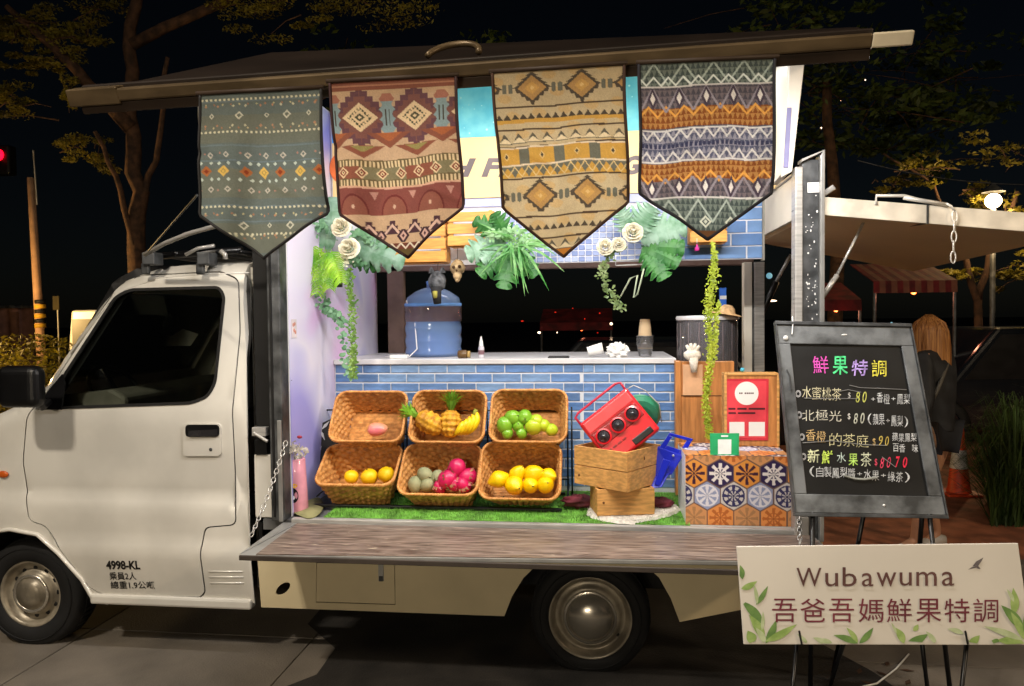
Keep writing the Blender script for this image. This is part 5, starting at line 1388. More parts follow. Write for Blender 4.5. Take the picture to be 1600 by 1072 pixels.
# water jug
jx = at(677, 500, 1.0); Rj = (at(722, 500, 1.0).x-at(633, 500, 1.0).x)/2*.97; ztop = at(677, 448, 1.0).z
jg = thing('water_jug', 'large blue translucent water jug standing on the counter', 'water jug', (jx.x, 1.0, ZC))
hJ = ztop-ZC; blue_pet = thinglass('blue_pet', 'a8ccff', body=.6, bodyc='a8ccff')
pf = [(0, .002), (Rj*.93, .002), (Rj, .02)]
for k in range(4): z = .02+hJ*.17*k; pf += [(Rj, z+.012), (Rj*.96, z+hJ*.085), (Rj, z+hJ*.16)]
pf += [(Rj, hJ*.72), (Rj*.93, hJ*.84), (Rj*.62, hJ*.93), (Rj*.40, hJ*.97), (Rj*.22, hJ*.985), (Rj*.22, hJ*1.02)]
MB().lathe(pf, 48, T(jx.x, 1.0, ZC)).build('shell', blue_pet, jg, smooth=True)
MB().lathe([(0, .012), (Rj*.92, .012), (Rj*.93, .03), (Rj*.93, hJ*.36), (0, hJ*.36)], 40, T(jx.x, 1.0, ZC)).build('water', thinglass('jug_water', '88b8ff', body=.7, bodyc='7cb4ff'), jg)
MB().lathe([(Rj*.2, 0), (Rj*.24, .03), (Rj*.05, .045)], 20, T(jx.x, 1.0, ZC+hJ*1.0)).build('cap', mat('jug_cap', '6aa0e6', .4), jg, smooth=True)
MB().lathe([(Rj*1.005, hJ*.72), (Rj*1.012, hJ*.73), (Rj*1.012, hJ*.75), (Rj*1.0, hJ*.76)], 40, T(jx.x, 1.0, ZC)).build('shoulder_ring', mat('jug_cap', '6aa0e6'), jg, smooth=True)
MB().lathe([(Rj*1.003, hJ*.50), (Rj*1.006, hJ*.51), (Rj*1.006, hJ*.70), (Rj*1.003, hJ*.71)], 40, T(jx.x, 1.0, ZC)).build('label_band', thinglass('jug_label', 'e0ccc4', body=.35, bodyc='b89888'), jg, smooth=True)
# small bottle
b = on(752, .80); sb = thing('dropper_bottle', 'small white dropper bottle beside the water jug', 'bottle', b)
MB().lathe([(0, 0), (.016, 0), (.017, .004), (.017, .055), (.013, .065), (.009, .07)], 20, T(*b)).build('body', mat('bottle_pale', 'c2c0c8', .2, var=.05), sb, smooth=True)
MB().lathe([(.012, .068), (.010, .09), (.005, .11), (.004, .12), (0, .121)], 16, T(*b)).build('cap', white_panel, sb, smooth=True)
MB().lathe([(.0175, .018), (.0178, .019), (.0178, .042), (.0175, .043)], 20, T(*b)).build('label_band', mat('bottle_label', '7a5a62', .5), sb, smooth=True)
# brown jar on its side
b = on(725, .74); m = MB(); m.tube([b+V(-.035, 0, .022), b+V(-.03, 0, .022), b+V(.012, 0, .022), b+V(.02, 0, .022)], [.016, .024, .024, .018], 16); m.build('jar_tmp', mat('brown_glass', '5c4426', .25), smooth=True)
o = bpy.data.objects['jar_tmp']; o.name = 'brown_jar'; tag(o, 'little brown jar lying at the foot of the water jug', 'jar')
MB().tube([b+V(.021, 0, .022), b+V(.034, 0, .022)], .019, 16).build('lid', mat('tan_lid', 'a58a52', .5), o, smooth=True)
# white tray with cable left of jug
b = on(645, .80); m = MB(); m.tube([b+V(-.16, 0, .008), b+V(-.09, -.03, .006), b+V(-.02, .0, .008), b+V(.02, .02, .05), b+V(0, .06, .2), b+V(-.06, .1, .33)], .0035, 6)
o = m.build('white_cable', white_panel, smooth=True); tag(o, 'thin white cable running along the counter left of the water jug', 'cable')
b = on(624, .74); o = MB().box(b+V(-.05, -.03, 0), b+V(.05, .03, .022)).build('white_adapter', white_panel, bevel=.006); tag(o, 'flat white plastic box on the counter left of the water jug', 'plastic box')
# phone
b = on(874, .72); o = MB().box(b+V(-.062, -.03, 0), b+V(.055, .035, .010)).build('smartphone', black_plastic, bevel=.004); tag(o, 'black phone lying flat near the middle of the counter', 'phone')
MB().box(b+V(-.058, -.027, .0102), b+V(.051, .032, .0112)).build('screen', mat('dark_screen', '16181c', .1), o)
# white cup on its side and crumpled tissue
b = on(927, .80); o = MB().lathe([(.024, 0), (.032, .085), (.029, .085), (.021, .004), (0, .004)], 20, T(b.x-.03, b.y, ZC+.032) @ Rm(78, 'Y')).build('paper_cup', white_panel, smooth=True); tag(o, 'white paper cup lying on its side on the counter', 'cup')
b = on(965, .78); m = MB(); vs_ = []; n, k = 26, 14
for i in range(k+1):
    for j in range(n):
        th = math.pi*i/k; ph = 2*math.pi*j/n; q = 1+.16*math.sin(ph*5+th*6)+.12*math.sin(th*9-ph*3)
        vs_.append((b.x+.058*q*math.sin(th)*math.cos(ph), b.y+.04*q*math.sin(th)*math.sin(ph), ZC+max(0.0, .034+.042*q*math.cos(th))))
m.add(vs_, [(i*n+j, (i+1)*n+j, (i+1)*n+(j+1) % n, i*n+(j+1) % n) for i in range(k) for j in range(n)])
tag(m.build('tissue', white_panel, smooth=False), 'crumpled white tissue on the counter', 'tissue')
# stack of cups: clear plastic cups with a paper stack inside
b = on(1008, .80)
cs_ = thing('cup_stack', 'tall stack of cream paper cups standing in clear plastic cups on the counter', 'cups', b)
clear_pl = thinglass('clear_plastic', 'eceef2', body=.22, bodyc='e8e8ec')
for k in range(4): MB().lathe([(.034, 0), (.047, .075), (.049, .077), (.046, .077), (.033, .003)], 28, T(b.x, b.y, ZC+.004+k*.012)).build('plastic_cup', clear_pl, cs_, smooth=True)
cupm = mat('cream_cup', 'd8bd97', .5, var=.06)
for k in range(9): MB().lathe([(.040-.001*k, 0), (.041-.001*k, .006), (.033-.0008*k, .055), (.030, .055)], 28, T(b.x, b.y, ZC+.045+k*.0135)).build('paper_cup', cupm, cs_, smooth=True)
# beverage dispenser
dx = on(1105, .92)
ds = thing('drink_dispenser', 'clear glass drink dispenser with straw lid cloth at the end of the counter', 'drink dispenser', dx)
Rd = (at(1152, 520, .92).x-at(1058, 520, .92).x)/2; zd1 = at(1100, 500, .92).z; zd0 = at(1100, 590, .92).z; hD = zd1-zd0
MB().lathe([(0, .01), (Rd*.94, .01), (Rd, .03), (Rd, hD-.01), (Rd*.98, hD), (Rd*.95, hD-.01), (Rd*.95, .04), (0, .03)], 48, T(dx.x, .92, zd0)).build('glass_body', thinglass('dispenser_glass', 'e4e4ec', body=.2, bodyc='e8e4ea'), ds, smooth=True)
MB().lathe([(Rd*1.03, 0), (Rd*1.05, .01), (Rd*1.03, .022), (Rd*.4, .026), (0, .026)], 40, T(dx.x, .92, zd1)).build('lid', mat('clear_lid', 'd8d8dc', .25, var=.05), ds, smooth=True)
m = MB()
for k in range(16):
    a = 2*math.pi*k/16; m.tube([V(dx.x+Rd*.99*math.cos(a), .92+Rd*.99*math.sin(a), zd0+.03), V(dx.x+Rd*.99*math.cos(a), .92+Rd*.99*math.sin(a), zd1-.015)], .004, 6)
m.build('glass_rib', thinglass('rib_glass', 'e8e0e4', body=.45, bodyc='c8b8bc'), ds, smooth=True)
MB().lathe([(0, .012), (Rd*.9, .012), (Rd*.9, .12), (0, .12)], 32, T(dx.x, .92, zd0)).build('drink', mat('dark_tea', '3a2420', .15, var=0), ds)
MB().lathe([(Rd*.7, -.14), (Rd*.7, 0)], 20, T(dx.x, .92, zd0)).build('stand', dark_metal, ds)
# straw hat
hx = at(1135, 492, .80); ht = thing('straw_hat', 'pale straw sun hat resting on the drink dispenser', 'hat', hx)
MB().lathe([(.085, 0), (.082, .004), (.045, .012), (.038, .035), (.022, .048), (0, .05)], 32, T(*hx) @ Rm(10, 'Y') @ Matrix.Diagonal((1.0, .9, 1.1, 1))).build('crown_and_brim', mat('straw', 'cfa878', .8, var=.15, scale=60), ht, smooth=True)
bb = at(1130, 462, 1.0); o = MB().box((bb.x-.018, 1.0, bb.z-.06), (bb.x+.018, 1.03, bb.z+.045)).build('blue_carton', mat('carton_blue', '2a6ad0', .4), bevel=.003); tag(o, 'small blue carton standing behind the straw hat', 'carton')
MB().box((bb.x-.0181, .9985, bb.z-.02), (bb.x+.0181, .9998, bb.z+.0)).build('pale_band', white_panel, o)

# ------------------------------------------------------------------ foliage, roses, hanging vines
random.seed(41)
def leafmat(n, c, c2, tr=.25): return mat(n, c, .42, var=.2, scale=14, c2=c2, translucent=tr)
mon_m = leafmat('monstera_green', '4c8c42', '35703a'); mon_l = leafmat('monstera_pale', 'a8c8b4', '6c9c78'); palm_m = leafmat('palm_green', 'a4d038', '64a428')
euc_m = leafmat('eucalyptus_green', '86b48c', '5c8c66'); fern_m = leafmat('spider_leaf', '8fc07a', '3f8a3c'); vine_m = leafmat('lime_vine', 'b8c23c', '93a82c', .2); olive_m = leafmat('olive_leaf', '7e8f5a', '56703c')
rose_m = mat('rose_cream', 'f4eed6', .6, var=.04, scale=20, translucent=.2)
def monstera(parent, c, tip, w, m_, name='monstera_leaf'):
    c, tip = Vector(c), Vector(tip); ax = tip-c; L_ = ax.length; e = ax.normalized(); s = e.cross(V(0, -1, 0)).normalized(); nrm = s.cross(e)
    if nrm.y > 0: nrm = -nrm
    m = MB(); nl = 5; w *= 1.12
    for sd in (-1, 1):
        for k in range(nl):                  # lobes run out and forward from the midrib, joined near it
            t0, t1 = k/nl, (k+1)/nl; prof_ = lambda t: w*(math.sin(math.pi*(.22+.72*t))**.7)
            rows = []
            for q in range(5):
                tt = t0+(t1-t0)*q/4; mid = c+e*L_*tt+nrm*.012*math.sin(3*tt); wv = prof_((t0+t1)/2)*(1-.10*abs(q-2)); r = [mid]
                for f_ in (.3, .55, .8, 1.0):
                    sq = 1.02 if f_ < .58 else (1-.42*(f_-.55)/.45)
                    tc = (t0+t1)/2+(tt-(t0+t1)/2)*sq
                    r.append(c+e*L_*tc+e*wv*.30*f_*f_*(.3 if t0 > .7 else 1)+s*sd*wv*f_+nrm*(.05*math.sin(f_*2.6)*wv*4-.32*wv*f_**2+.002*math.cos(q*3.14)))
                rows.append(r)
            vs_ = [p for r in rows for p in r]; m.add(vs_, [(i*5+j, i*5+j+1, (i+1)*5+j+1, (i+1)*5+j) for i in range(4) for j in range(4)])
    m.tube([c-e*.01, c.lerp(tip, .9)], .0025, 5)
    return m.build(name, m_, parent, smooth=True, solid=.001)
def frond(m, c, tip, w, n, droop=.0, both=True):
    c, tip = Vector(c), Vector(tip); e = (tip-c); L_ = e.length; e.normalize(); s = e.cross(V(0, -1, 0)).normalized()
    m.tube([c, tip], .002, 4)
    for k in range(n):
        t = .08+.9*k/n; ln = w*(1-.6*abs(t-.35))
        for sd in (-1, 1):
            b = c+e*L_*t; d_ = (s*sd*.95+e*.45+V(0, random.uniform(-.35, .15), -.05-droop*.3*t)).normalized(); x = b+d_*ln+V(0, 0, -ln*.25)
            q = d_.cross(V(0, -1, 0)).normalized()*.0042
            m.add([b-q, b+q, b+d_*ln*.6+q*.9+V(0, -.003, 0), x, b+d_*ln*.6-q*.9+V(0, -.003, 0)], [(0, 1, 2, 3, 4)])
def blade(m, a, b, w, sag=.03):
    a, b = Vector(a), Vector(b); e = (b-a); s = e.cross(V(0, -1, 0)).normalized(); n = 8; vs_ = []
    for k in range(n+1):
        t = k/n; p = a+e*t+V(0, -.02*math.sin(math.pi*t), sag*math.sin(math.pi*t)); ww = w*math.sin(math.pi*(t*.9+.1))**.7 if t < 1 else .0004
        vs_ += [p-s*ww, p+s*ww]
    m.add(vs_, [(2*i, 2*i+1, 2*i+3, 2*i+2) for i in range(n)])
def rose(parent, c, r):
    c = Vector(c); m = MB(); f = V(.05, -.95, .25).normalized(); m.ball(c+f*r*.30, r*.20, 10, 7); m.tube([c+f*r*(.42+.10*k/14)+(f.orthogonal().normalized()*math.cos(k*.9)+f.cross(f.orthogonal().normalized())*math.sin(k*.9))*r*(.04+.014*k) for k in range(15)], r*.035, 5); X_ = f.orthogonal().normalized(); Y_ = f.cross(X_)
    for ring, (n, r0_, r1_, hh, op) in enumerate(((3, .10, .22, .85, 0), (4, .20, .40, .80, .1), (5, .32, .62, .66, .25), (6, .42, .86, .44, .55), (7, .50, 1.05, .18, .9))):
        for k in range(n):
            a0 = 2*math.pi*k/n+ring*.9; wd = 2*math.pi/n*random.uniform(.55, .78); hh_ = random.uniform(-.10, .08); N_ = 6; vs_ = []
            for i in range(N_+1):
                for j in range(5):
                    u = (i/N_-.5)*2; v = j/4; a = a0+u*wd*(.55+.45*v); rr_ = r*(r0_+(r1_-r0_)*v**(1.3 if op < .3 else .8))
                    h_ = r*(-.25+(hh+hh_+.25)*v-.26*u*u*v-op*.34*v**3+.05*math.sin(u*5+k))
                    vs_.append(c+(X_*math.cos(a)+Y_*math.sin(a))*rr_*(1-.05*u*u)+f*h_)
            m.add(vs_, [(i*5+j, i*5+j+1, (i+1)*5+j+1, (i+1)*5+j) for i in range(N_) for j in range(4)])
    return m.build('rose', rose_m, parent, smooth=True, solid=.0012)
def vine(m, pts, n, size, spread, flat=.5, roundl=False):
    pts = [Vector(p) for p in pts]
    for k in range(n):
        t = k/n*(len(pts)-1); i = min(int(t), len(pts)-2); p = pts[i].lerp(pts[i+1], t-i)+V(random.gauss(0, spread), random.gauss(0, spread*.6), random.gauss(0, spread*.4))
        a = random.uniform(0, 6.28); d = V(math.cos(a), random.uniform(-.6, .2), math.sin(a)*.8-.15).normalized(); s = d.cross(V(0, -1, 0)).normalized(); L_ = size*random.uniform(.7, 1.3); wd = L_*flat
        nn = 7; vs_ = [p+d*L_*(.5-.5*math.cos(2*math.pi*q/nn))+s*wd*.5*math.sin(2*math.pi*q/nn) for q in range(nn)]
        m.add(vs_, [tuple(range(nn))])
YG = .50
# garland 1 (left)
g1 = thing('garland', 'garland of palm, eucalyptus and two cream roses left, behind the red banner', 'garland', at(530, 390, YG))
Y1 = .15
monstera(g1, at(548, 382, YG), at(632, 412, YG-.08), .085, mon_l); monstera(g1, at(550, 375, YG+.02), at(618, 372, YG), .085, mon_m); monstera(g1, at(525, 375, YG), at(452, 368, YG-.03), .08, mon_l); monstera(g1, at(520, 365, YG), at(520, 308, YG), .07, mon_l); monstera(g1, at(540, 390, YG+.02), at(590, 420, YG), .06, mon_m)
m = MB()
for k in range(4): frond(m, at(508+k*3, 390, YG-.08-.02*k), at(476+k*19, 462-abs(k-1)*9, YG-.12-.03*k), .075, 15, .7)
for k in range(2): frond(m, at(505, 388, YG-.08), at(458+k*12, 412+k*22, YG-.15), .06, 13, .6)
m.build('palm_frond', palm_m, g1)
m = MB(); vine(m, [at(470, 360, YG-.05), at(500, 350, YG-.08), at(560, 365, YG-.06), at(600, 372, YG-.05)], 170, .03, .035); vine(m, [at(540, 400, YG-.08), at(570, 415, YG-.05)], 60, .022, .02); tag(m.build('filler_leaf', euc_m, g1), kind='stuff')
m = MB(); vine(m, [at(505, 470, YG-.08), at(520, 485, YG-.08), at(535, 510, YG-.08), at(545, 570, YG-.08), at(548, 588, YG-.08)], 110, .024, .014, .8); vine(m, [at(500, 430, YG-.08), at(505, 480, YG-.08), at(530, 500, YG-.08)], 70, .022, .018, .8); m.build('eucalyptus_vine', euc_m, g1)
m = MB(); vine(m, [at(546, 420, YG-.1), at(549, 480, YG-.1), at(552, 545, YG-.1), at(553, 590, YG-.1)], 420, .017, .009, .55); m.build('hanging_vine', leafmat('vine_green', '7da048', '5a8a3c'), g1)
m = MB(); vine(m, [at(525, 400, YG-.11), at(545, 412, YG-.11)], 60, .014, .014, .9); m.build('small_blossom', rose_m, g1)
rose(g1, at(532, 354, YG-.12), .052); rose(g1, at(545, 387, YG-.14), .054)
MB().box(at(525, 440, YG-.02)+V(-.02, 0, -.03), at(525, 440, YG-.02)+V(.03, .02, .05)).build('dark_clip', black_plastic, g1, bevel=.003)
# garland 2 (middle)
g2 = thing('garland', 'garland of large monstera leaves and spider grass in the middle, without flowers', 'garland', at(800, 390, YG))
for a, b, w_, mm in (((790, 378), (728, 398), .085, mon_l), ((790, 390), (748, 430), .07, mon_m), ((800, 385), (786, 452), .075, mon_m), ((790, 370), (740, 344), .06, mon_m), ((795, 375), (772, 332), .06, mon_m), ((800, 385), (838, 432), .055, mon_m), ((785, 385), (752, 408), .06, mon_l)):
    monstera(g2, at(*a, YG), at(*b, YG-.06), w_, mm)
m = MB(); random.seed(6)
for k in range(46):
    a = random.uniform(-.5, 3.9) if k > 12 else random.uniform(-.9, .4); r = random.uniform(30, 82)
    x = 805+random.uniform(-8, 8); y = 385+random.uniform(-8, 8)
    blade(m, at(x, y, YG-.08), at(x+r*math.cos(a)*.95, min(462, y+r*math.sin(a)*.85), YG-random.uniform(.02, .14)), .0045, .02)
for (x, y) in ((820, 463), (858, 455), (882, 425), (850, 440), (838, 405), (870, 400)): blade(m, at(810, 385, YG-.1), at(x, y, YG-.12), .006, .03)
m.build('spider_leaf', fern_m, g2)
m = MB(); vine(m, [at(765, 370, YG-.08), at(800, 360, YG-.1), at(830, 385, YG-.1)], 170, .022, .025, .5); m.build('filler_leaf', leafmat('pale_sprig', 'a4c89a', '6aa864'), g2)
# garland 3 (right)
g3 = thing('garland', 'garland with three cream roses and monstera leaves right, below the tan banner', 'garland', at(990, 380, YG))
for a, b, w_, mm in (((1000, 370), (1072, 352), .10, mon_l), ((1005, 385), (1070, 388), .08, mon_m), ((1010, 388), (1040, 436), .075, mon_m), ((985, 362), (968, 325), .06, mon_l), ((990, 368), (1020, 322), .09, mon_l), ((1005, 385), (1062, 412), .07, mon_m)):
    monstera(g3, at(*a, YG), at(*b, YG-.06), w_, mm)
rose(g3, at(989, 362, YG-.12), .050); rose(g3, at(967, 381, YG-.12), .036); rose(g3, at(946, 385, YG-.13), .042)
m = MB(); vine(m, [at(975, 385, YG-.1), at(950, 400, YG-.1), at(940, 425, YG-.1), at(948, 450, YG-.1), at(962, 470, YG-.1), at(970, 482, YG-.1)], 240, .016, .012, .6); m.build('hanging_vine', olive_m, g3)
m = MB()
p_ = [at(970, 463, YG-.05), at(985, 435, YG-.05), at(996, 430, YG-.05), at(990, 465, YG-.05), at(996, 460, YG-.05), at(1006, 420, YG-.05)]; m.tube(p_, .0045, 6); m.build('curled_ribbon', leafmat('ribbon', 'b8bfa6', '9aa68c', .1), g3, smooth=True)
# long lime vine strand at the right
lv = thing('hanging_vine', 'long lime green hanging vine strand falling past the drink dispenser', 'vine', at(1113, 380, .30))
m = MB(); n = 1700; random.seed(12)
for k in range(n):
    t = k/n; y = 380+t*305; x = 1114-10*t*1.0+3*math.sin(t*14); w_ = .016*(.25+min(1, t*6))*(1-.45*t)
    p = at(x, y, .28); p.x += random.gauss(0, w_*.62); p.y += random.gauss(0, w_*.5)
    vine(m, [p, p+V(0, 0, -.001)], 1, .0105, .0005, .55)
for k in range(200):
    t = k/200; p = at(1122-6*t, 470+t*90, .28); vine(m, [p, p+V(0, 0, -.001)], 1, .012, .004, .6)
m.build('leaf_strand', vine_m, lv)
MB().tube([at(1114, 376, .28), at(1112, 480, .28), at(1106, 600, .28), at(1104, 684, .28)], .0015, 5).build('stem', vine_m, lv)
# pink tassel
pt = at(1089, 388, .50); t_ = thing('pink_tassel', 'little magenta tassel hanging under the small orange crate', 'tassel', pt)
MB().tube([pt+V(0, 0, .05), pt], .0012, 5).build('string', white_panel, t_); MB().lathe([(.003, .02), (.006, .008), (.011, .0), (.013, -.012), (.0, -.014)], 12, T(*pt)).build('tassel', mat('magenta_yarn', 'c0308a', .8), t_, smooth=True)
# white rack and grid things under the board
wr = thing('white_shelf_rack', 'small white wire shelf under the right garland', 'shelf', at(990, 408, .60))
m = MB()
for y in (400, 407, 415): m.tube([at(962, y, .60), at(1012, y-2, .60)], .003, 6)
m.tube([at(1012, 398, .60), at(1012, 414, .60)], .003, 6); m.tube([at(962, 400, .60), at(962, 415, .60)], .003, 6); m.build('wire', white_panel, wr, smooth=True)
# hanging figures
hw = thing('grey_hanging_ornament', 'dark grey carved ornament with ears hanging above the water jug', 'ornament', at(683, 450, .60))
c = at(683, 440, .58)
m = MB(); m.ball(c, .05, 18, 12, (.95, .8, 1.15), jit=.05); m.lathe([(.018, 0), (.012, .02), (.002, .035)], 8, T(c.x-.03, c.y, c.z+.045)); m.lathe([(.018, 0), (.012, .02), (.002, .035)], 8, T(c.x+.03, c.y, c.z+.045)); m.build('head', mat('grey_fur', '5a5c60', .9, var=.35, scale=40, bump=.5), hw, smooth=True)
m = MB(); m.tube([c+V(.0, -.03, -.03), c+V(.008, -.035, -.12)], [.03, .02], 10); m.build('snout', mat('black_fur', '1e1f22', .8), hw, smooth=True)
m = MB(); m.tube([c+V(.0, -.055, -.055), c+V(.003, -.062, -.09)], [.014, .010], 8); m.build('yellow_patch', mat('olive_patch', '9a9440', .7), hw, smooth=True)
MB().tube([c+V(0, 0, .05), at(685, 408, .58)], .0015, 5).build('string', black_plastic, hw)
hc = thing('beige_hanging_ornament', 'small beige skull-like ornament hanging right of the grey one', 'ornament', at(715, 420, .60))
c = at(715, 418, .58)
m = MB(); m.ball(c, .042, 16, 10, (.95, .8, 1.0), jit=.09); m.ball(c+V(0, -.01, -.04), .026, 12, 8, (.9, .8, 1.1), jit=.08); m.ball(c+V(0, -.01, -.065), .014, 8, 6); m.build('body', mat('bone_beige', 'cdb083', .7, var=.25, scale=30), hc, smooth=True)
m = MB(); m.ball(c+V(-.015, -.032, 0), .009, 8, 6); m.ball(c+V(.016, -.032, .003), .009, 8, 6); m.ball(c+V(0, -.03, -.018), .006, 8, 6); m.build('eye_hollow', mat('dark_hollow', '4a3420', .9), hc, smooth=True)
MB().tube([c+V(0, 0, .04), at(715, 386, .58)], .0015, 5).build('string', black_plastic, hc)
# small dried flower picture on the bulkhead
q = at(438, 512, .12); bq = Quad((XL+.006, .10, q.z+.04), (XL+.006, .16, q.z+.04), (XL+.006, .16, q.z-.05), (XL+.006, .10, q.z-.05)); bq.n = V(1, 0, 0)
o = thing('wall_sticker', 'small floral sticker on the purple inner panel', 'sticker', (XL+.006, .13, q.z))
m = MB(); bq.rect(m, 0, 0, 1, 1, 0, .001); m.build('sticker_sheet', mat('sticker_paper', 'd8cfd4', .6), o)
m = MB()
for k, (u_, v_) in enumerate(((.3, .3), (.6, .25), (.45, .6), (.7, .7))): m.ball(bq.p(u_, v_, .002), .010, 8, 5, (.1, 1, 1))
m.build('flower_print', mat('sticker_pink', 'c88a7a', .6), o)

# ------------------------------------------------------------------ left corner of the bed: pink bottle, black roses, small black sign, sack
pc = at(468, 785, .13); pz = ZB+.010
st = thing('pink_bottle', 'pink bottle with yellow band and black oval print at the front post', 'bottle', (pc.x, .13, pz))
Mp = T(pc.x, .13, pz) @ Rm(-3, 'Y'); hP = at(468, 716, .13).z-pz
MB().lathe([(0, 0), (.040, 0), (.044, .006), (.044, hP-.006), (.040, hP), (.036, hP-.004), (0, hP-.004)], 36, Mp).build('body', mat('pink_plastic', 'e09aae', .35, coat=.3), st, smooth=True)
MB().lathe([(.030, hP-.003), (.030, hP+.012), (.0, hP+.014)], 24, Mp).build('lid', grey_trim, st, smooth=True)
def wrap(m, cx, cz, a, b, r=.0447, n=24, zig=0):
    vs_ = [Mp @ V(0, -r, cz)]
    for k in range(n):
        t = 2*math.pi*k/n; dx_ = cx+a*math.cos(t); dz_ = cz+b*math.sin(t); an = dx_/r; vs_.append(Mp @ V(r*math.sin(an), -r*math.cos(an), dz_))
    m.add([Mp @ V(r*math.sin(cx/r), -r*math.cos(cx/r), cz)]+vs_[1:], [(0, k+1, (k+1) % n+1) for k in range(n)])
m = MB(); wrap(m, -.006, hP*.34, .024, .036); m.build('black_oval', black_plastic, st, smooth=True)
m = MB(); wrap(m, -.008, hP*.30, .009, .010, .0453); m.build('pale_spot', white_panel, st, smooth=True)
m = MB(); wrap(m, -.008, hP*.52, .024, .011, .0450, zig=1); m.build('yellow_band', fr_m['yellow'], st, smooth=True)
br = thing('black_roses', 'black paper roses and dried white flowers on stems by the front post', 'flowers', at(455, 700, .10))
blk = mat('black_petal', '15151f', .6, var=.2)
for (x, y, r) in ((441, 598, .030), (440, 632, .024)):
    c = at(x, y, .10); m = MB(); m.ball(c, r*.7, 10, 8)
    for k in range(7):
        a = k*.9; m.ball(c+V(math.cos(a)*r*.5, -.01, math.sin(a)*r*.45), r*.55, 8, 6, (1, .5, .8))
    m.add([c+V(.0, 0, .02), c+V(.055, -.01, .014), c+V(.01, 0, -.03)], [(0, 1, 2)]); m.build('rose', blk, br, smooth=True)
c = at(450, 662, .1); m = MB(); m.ball(c, .018, 10, 8, jit=.1); m.build('lilac_bud', mat('lilac_bud', '8a7a9a', .7), br, smooth=True)
m = MB()
for a, b in (((442, 600), (452, 700)), ((440, 634), (458, 705)), ((450, 665), (462, 710)), ((446, 604), (446, 640))): m.tube([at(*a, .10), at(*b, .11)], .0018, 5)
m.build('stem', mat('dry_stem', '6a5a5a', .8), br)
m = MB(); random.seed(2); vine(m, [at(440, 690, .09), at(455, 700, .08), at(475, 705, .09)], 150, .022, .022, .35); m.build('dried_flower', mat('dried_white', 'c9c3b8', .8, translucent=.2), br)
m = MB(); m.ball(at(468, 683, .08), .010, 8, 6, (1.4, .6, .8)); m.build('red_bud', mat('wine_bud', '8a2438', .7), br, smooth=True)
bs = thing('small_black_sign', 'small black hand-lettered sign leaning behind the left baskets', 'sign', at(502, 700, .50))
sq_ = Quad(at(480, 672, .46), at(530, 648, .50), at(545, 735, .46), at(498, 740, .42))
m = MB(); sq_.rect(m, 0, 0, 1, 1, -.012, 0); m.build('board', mat('sign_black', '0d0f10', .5), bs, bevel=.002)
m = MB(); put_text(m, sq_, 'C', .25, .42, .42, .60, .002, bold=.02); put_text(m, sq_, 'O', .50, .36, .70, .54, .002, bold=.02); m.build('lettering', white_panel, bs)
m = MB()
for (u_, v_, a) in ((.25, .12, .3), (.40, .22, 2.0), (.15, .30, 1.1), (.55, .08, .8)):
    c = sq_.p(u_, v_, .006); m.add([c+V(math.cos(a)*.035, 0, math.sin(a)*.035), c+V(-math.sin(a)*.008, 0, math.cos(a)*.008), c-V(math.cos(a)*.035, 0, math.sin(a)*.035), c+V(math.sin(a)*.008, 0, -math.cos(a)*.008)], [(0, 1, 2, 3)])
m.build('white_leaf', white_panel, bs, solid=.002)
m = MB(); m.tube([sq_.p(-.01, .05, .002), sq_.p(-.0, 1.0, .002)], .006, 6); m.build('side_twig', mat('pale_twig', 'a89a84', .8), bs, smooth=True)
sk_ = MB(); s0 = [atz(440, 790, ZB+.02), atz(470, 808, ZB+.02), atz(492, 812, ZB+.02), atz(512, 790, ZB+.02), atz(500, 770, ZB+.02), atz(455, 775, ZB+.02)]
s0 = [V(p.x, p.y, ZB+.014) for p in s0]; cc = sum(s0, V(0, 0, 0))/6+V(0, 0, .03)
sk_.add(s0+[cc], [(i, (i+1) % 6, 6) for i in range(6)]); o = sk_.build('leaf_cloth', mat('khaki_cloth', '7c7a54', .8, var=.2), solid=.004, sub=2, smooth=True); tag(o, 'khaki star shaped cloth under the pink bottle', 'cloth')

# ------------------------------------------------------------------ chalkboard on its stand
ck = Quad(at(1213, 508, -.22), at(1421, 512, -.22), at(1477, 805, -.40), at(1243, 801, -.40))
cb = thing('chalkboard', 'black handwritten chalkboard menu in a grey frame on a black easel', 'chalkboard', ((ck.c.x+ck.d.x)/2, -.4, .03))
grey_w = mat('grey_frame_wood', '5d6062', .6, var=.35, scale=10, bump=.15)
def flatc(q, x, y):
    d_ = ray(x, y); n = (q.d-q.a).cross(q.b-q.a).normalized(); q.c = CAM+d_*((q.a-CAM).dot(n)/d_.dot(n))
flatc(ck, 1477, 805)
ui, vi = .088, .105
m = MB(); ck.rect(m, ui-.005, vi-.005, 1-ui+.005, .905+.005, -.012, .0); m.build('board', mat('chalk_black', '0b0c0d', .55, var=.3, scale=6), cb)
for nme, b_ in (('frame_top', (0, 0, 1, vi)), ('frame_bottom', (0, .905, 1, 1)), ('frame_side', (0, vi+.0005, ui, .9045)), ('frame_side', (1-ui, vi+.0005, 1, .9045))):
    m = MB(); ck.rect(m, *b_, -.014, .008); m.build(nme, grey_w, cb, bevel=.003)
for nme, b_ in (('rim', (-.012, -.02, 1.012, -.0005)), ('rim', (-.012, 1.0005, 1.012, 1.018)), ('rim', (-.012, 0, -.0005, 1)), ('rim', (1.0005, 0, 1.012, 1))):
    m = MB(); ck.rect(m, *b_, -.02, .014); m.build(nme, dark_metal, cb, bevel=.002)
chalk = {}
def ctext(body, x0, y0, x1, y1, col, **kw):   # photo px box of the text on the board
    chalk.setdefault(col, MB()); put_text(chalk[col], ckp, body, x0, y0, x1, y1, 0, **kw)
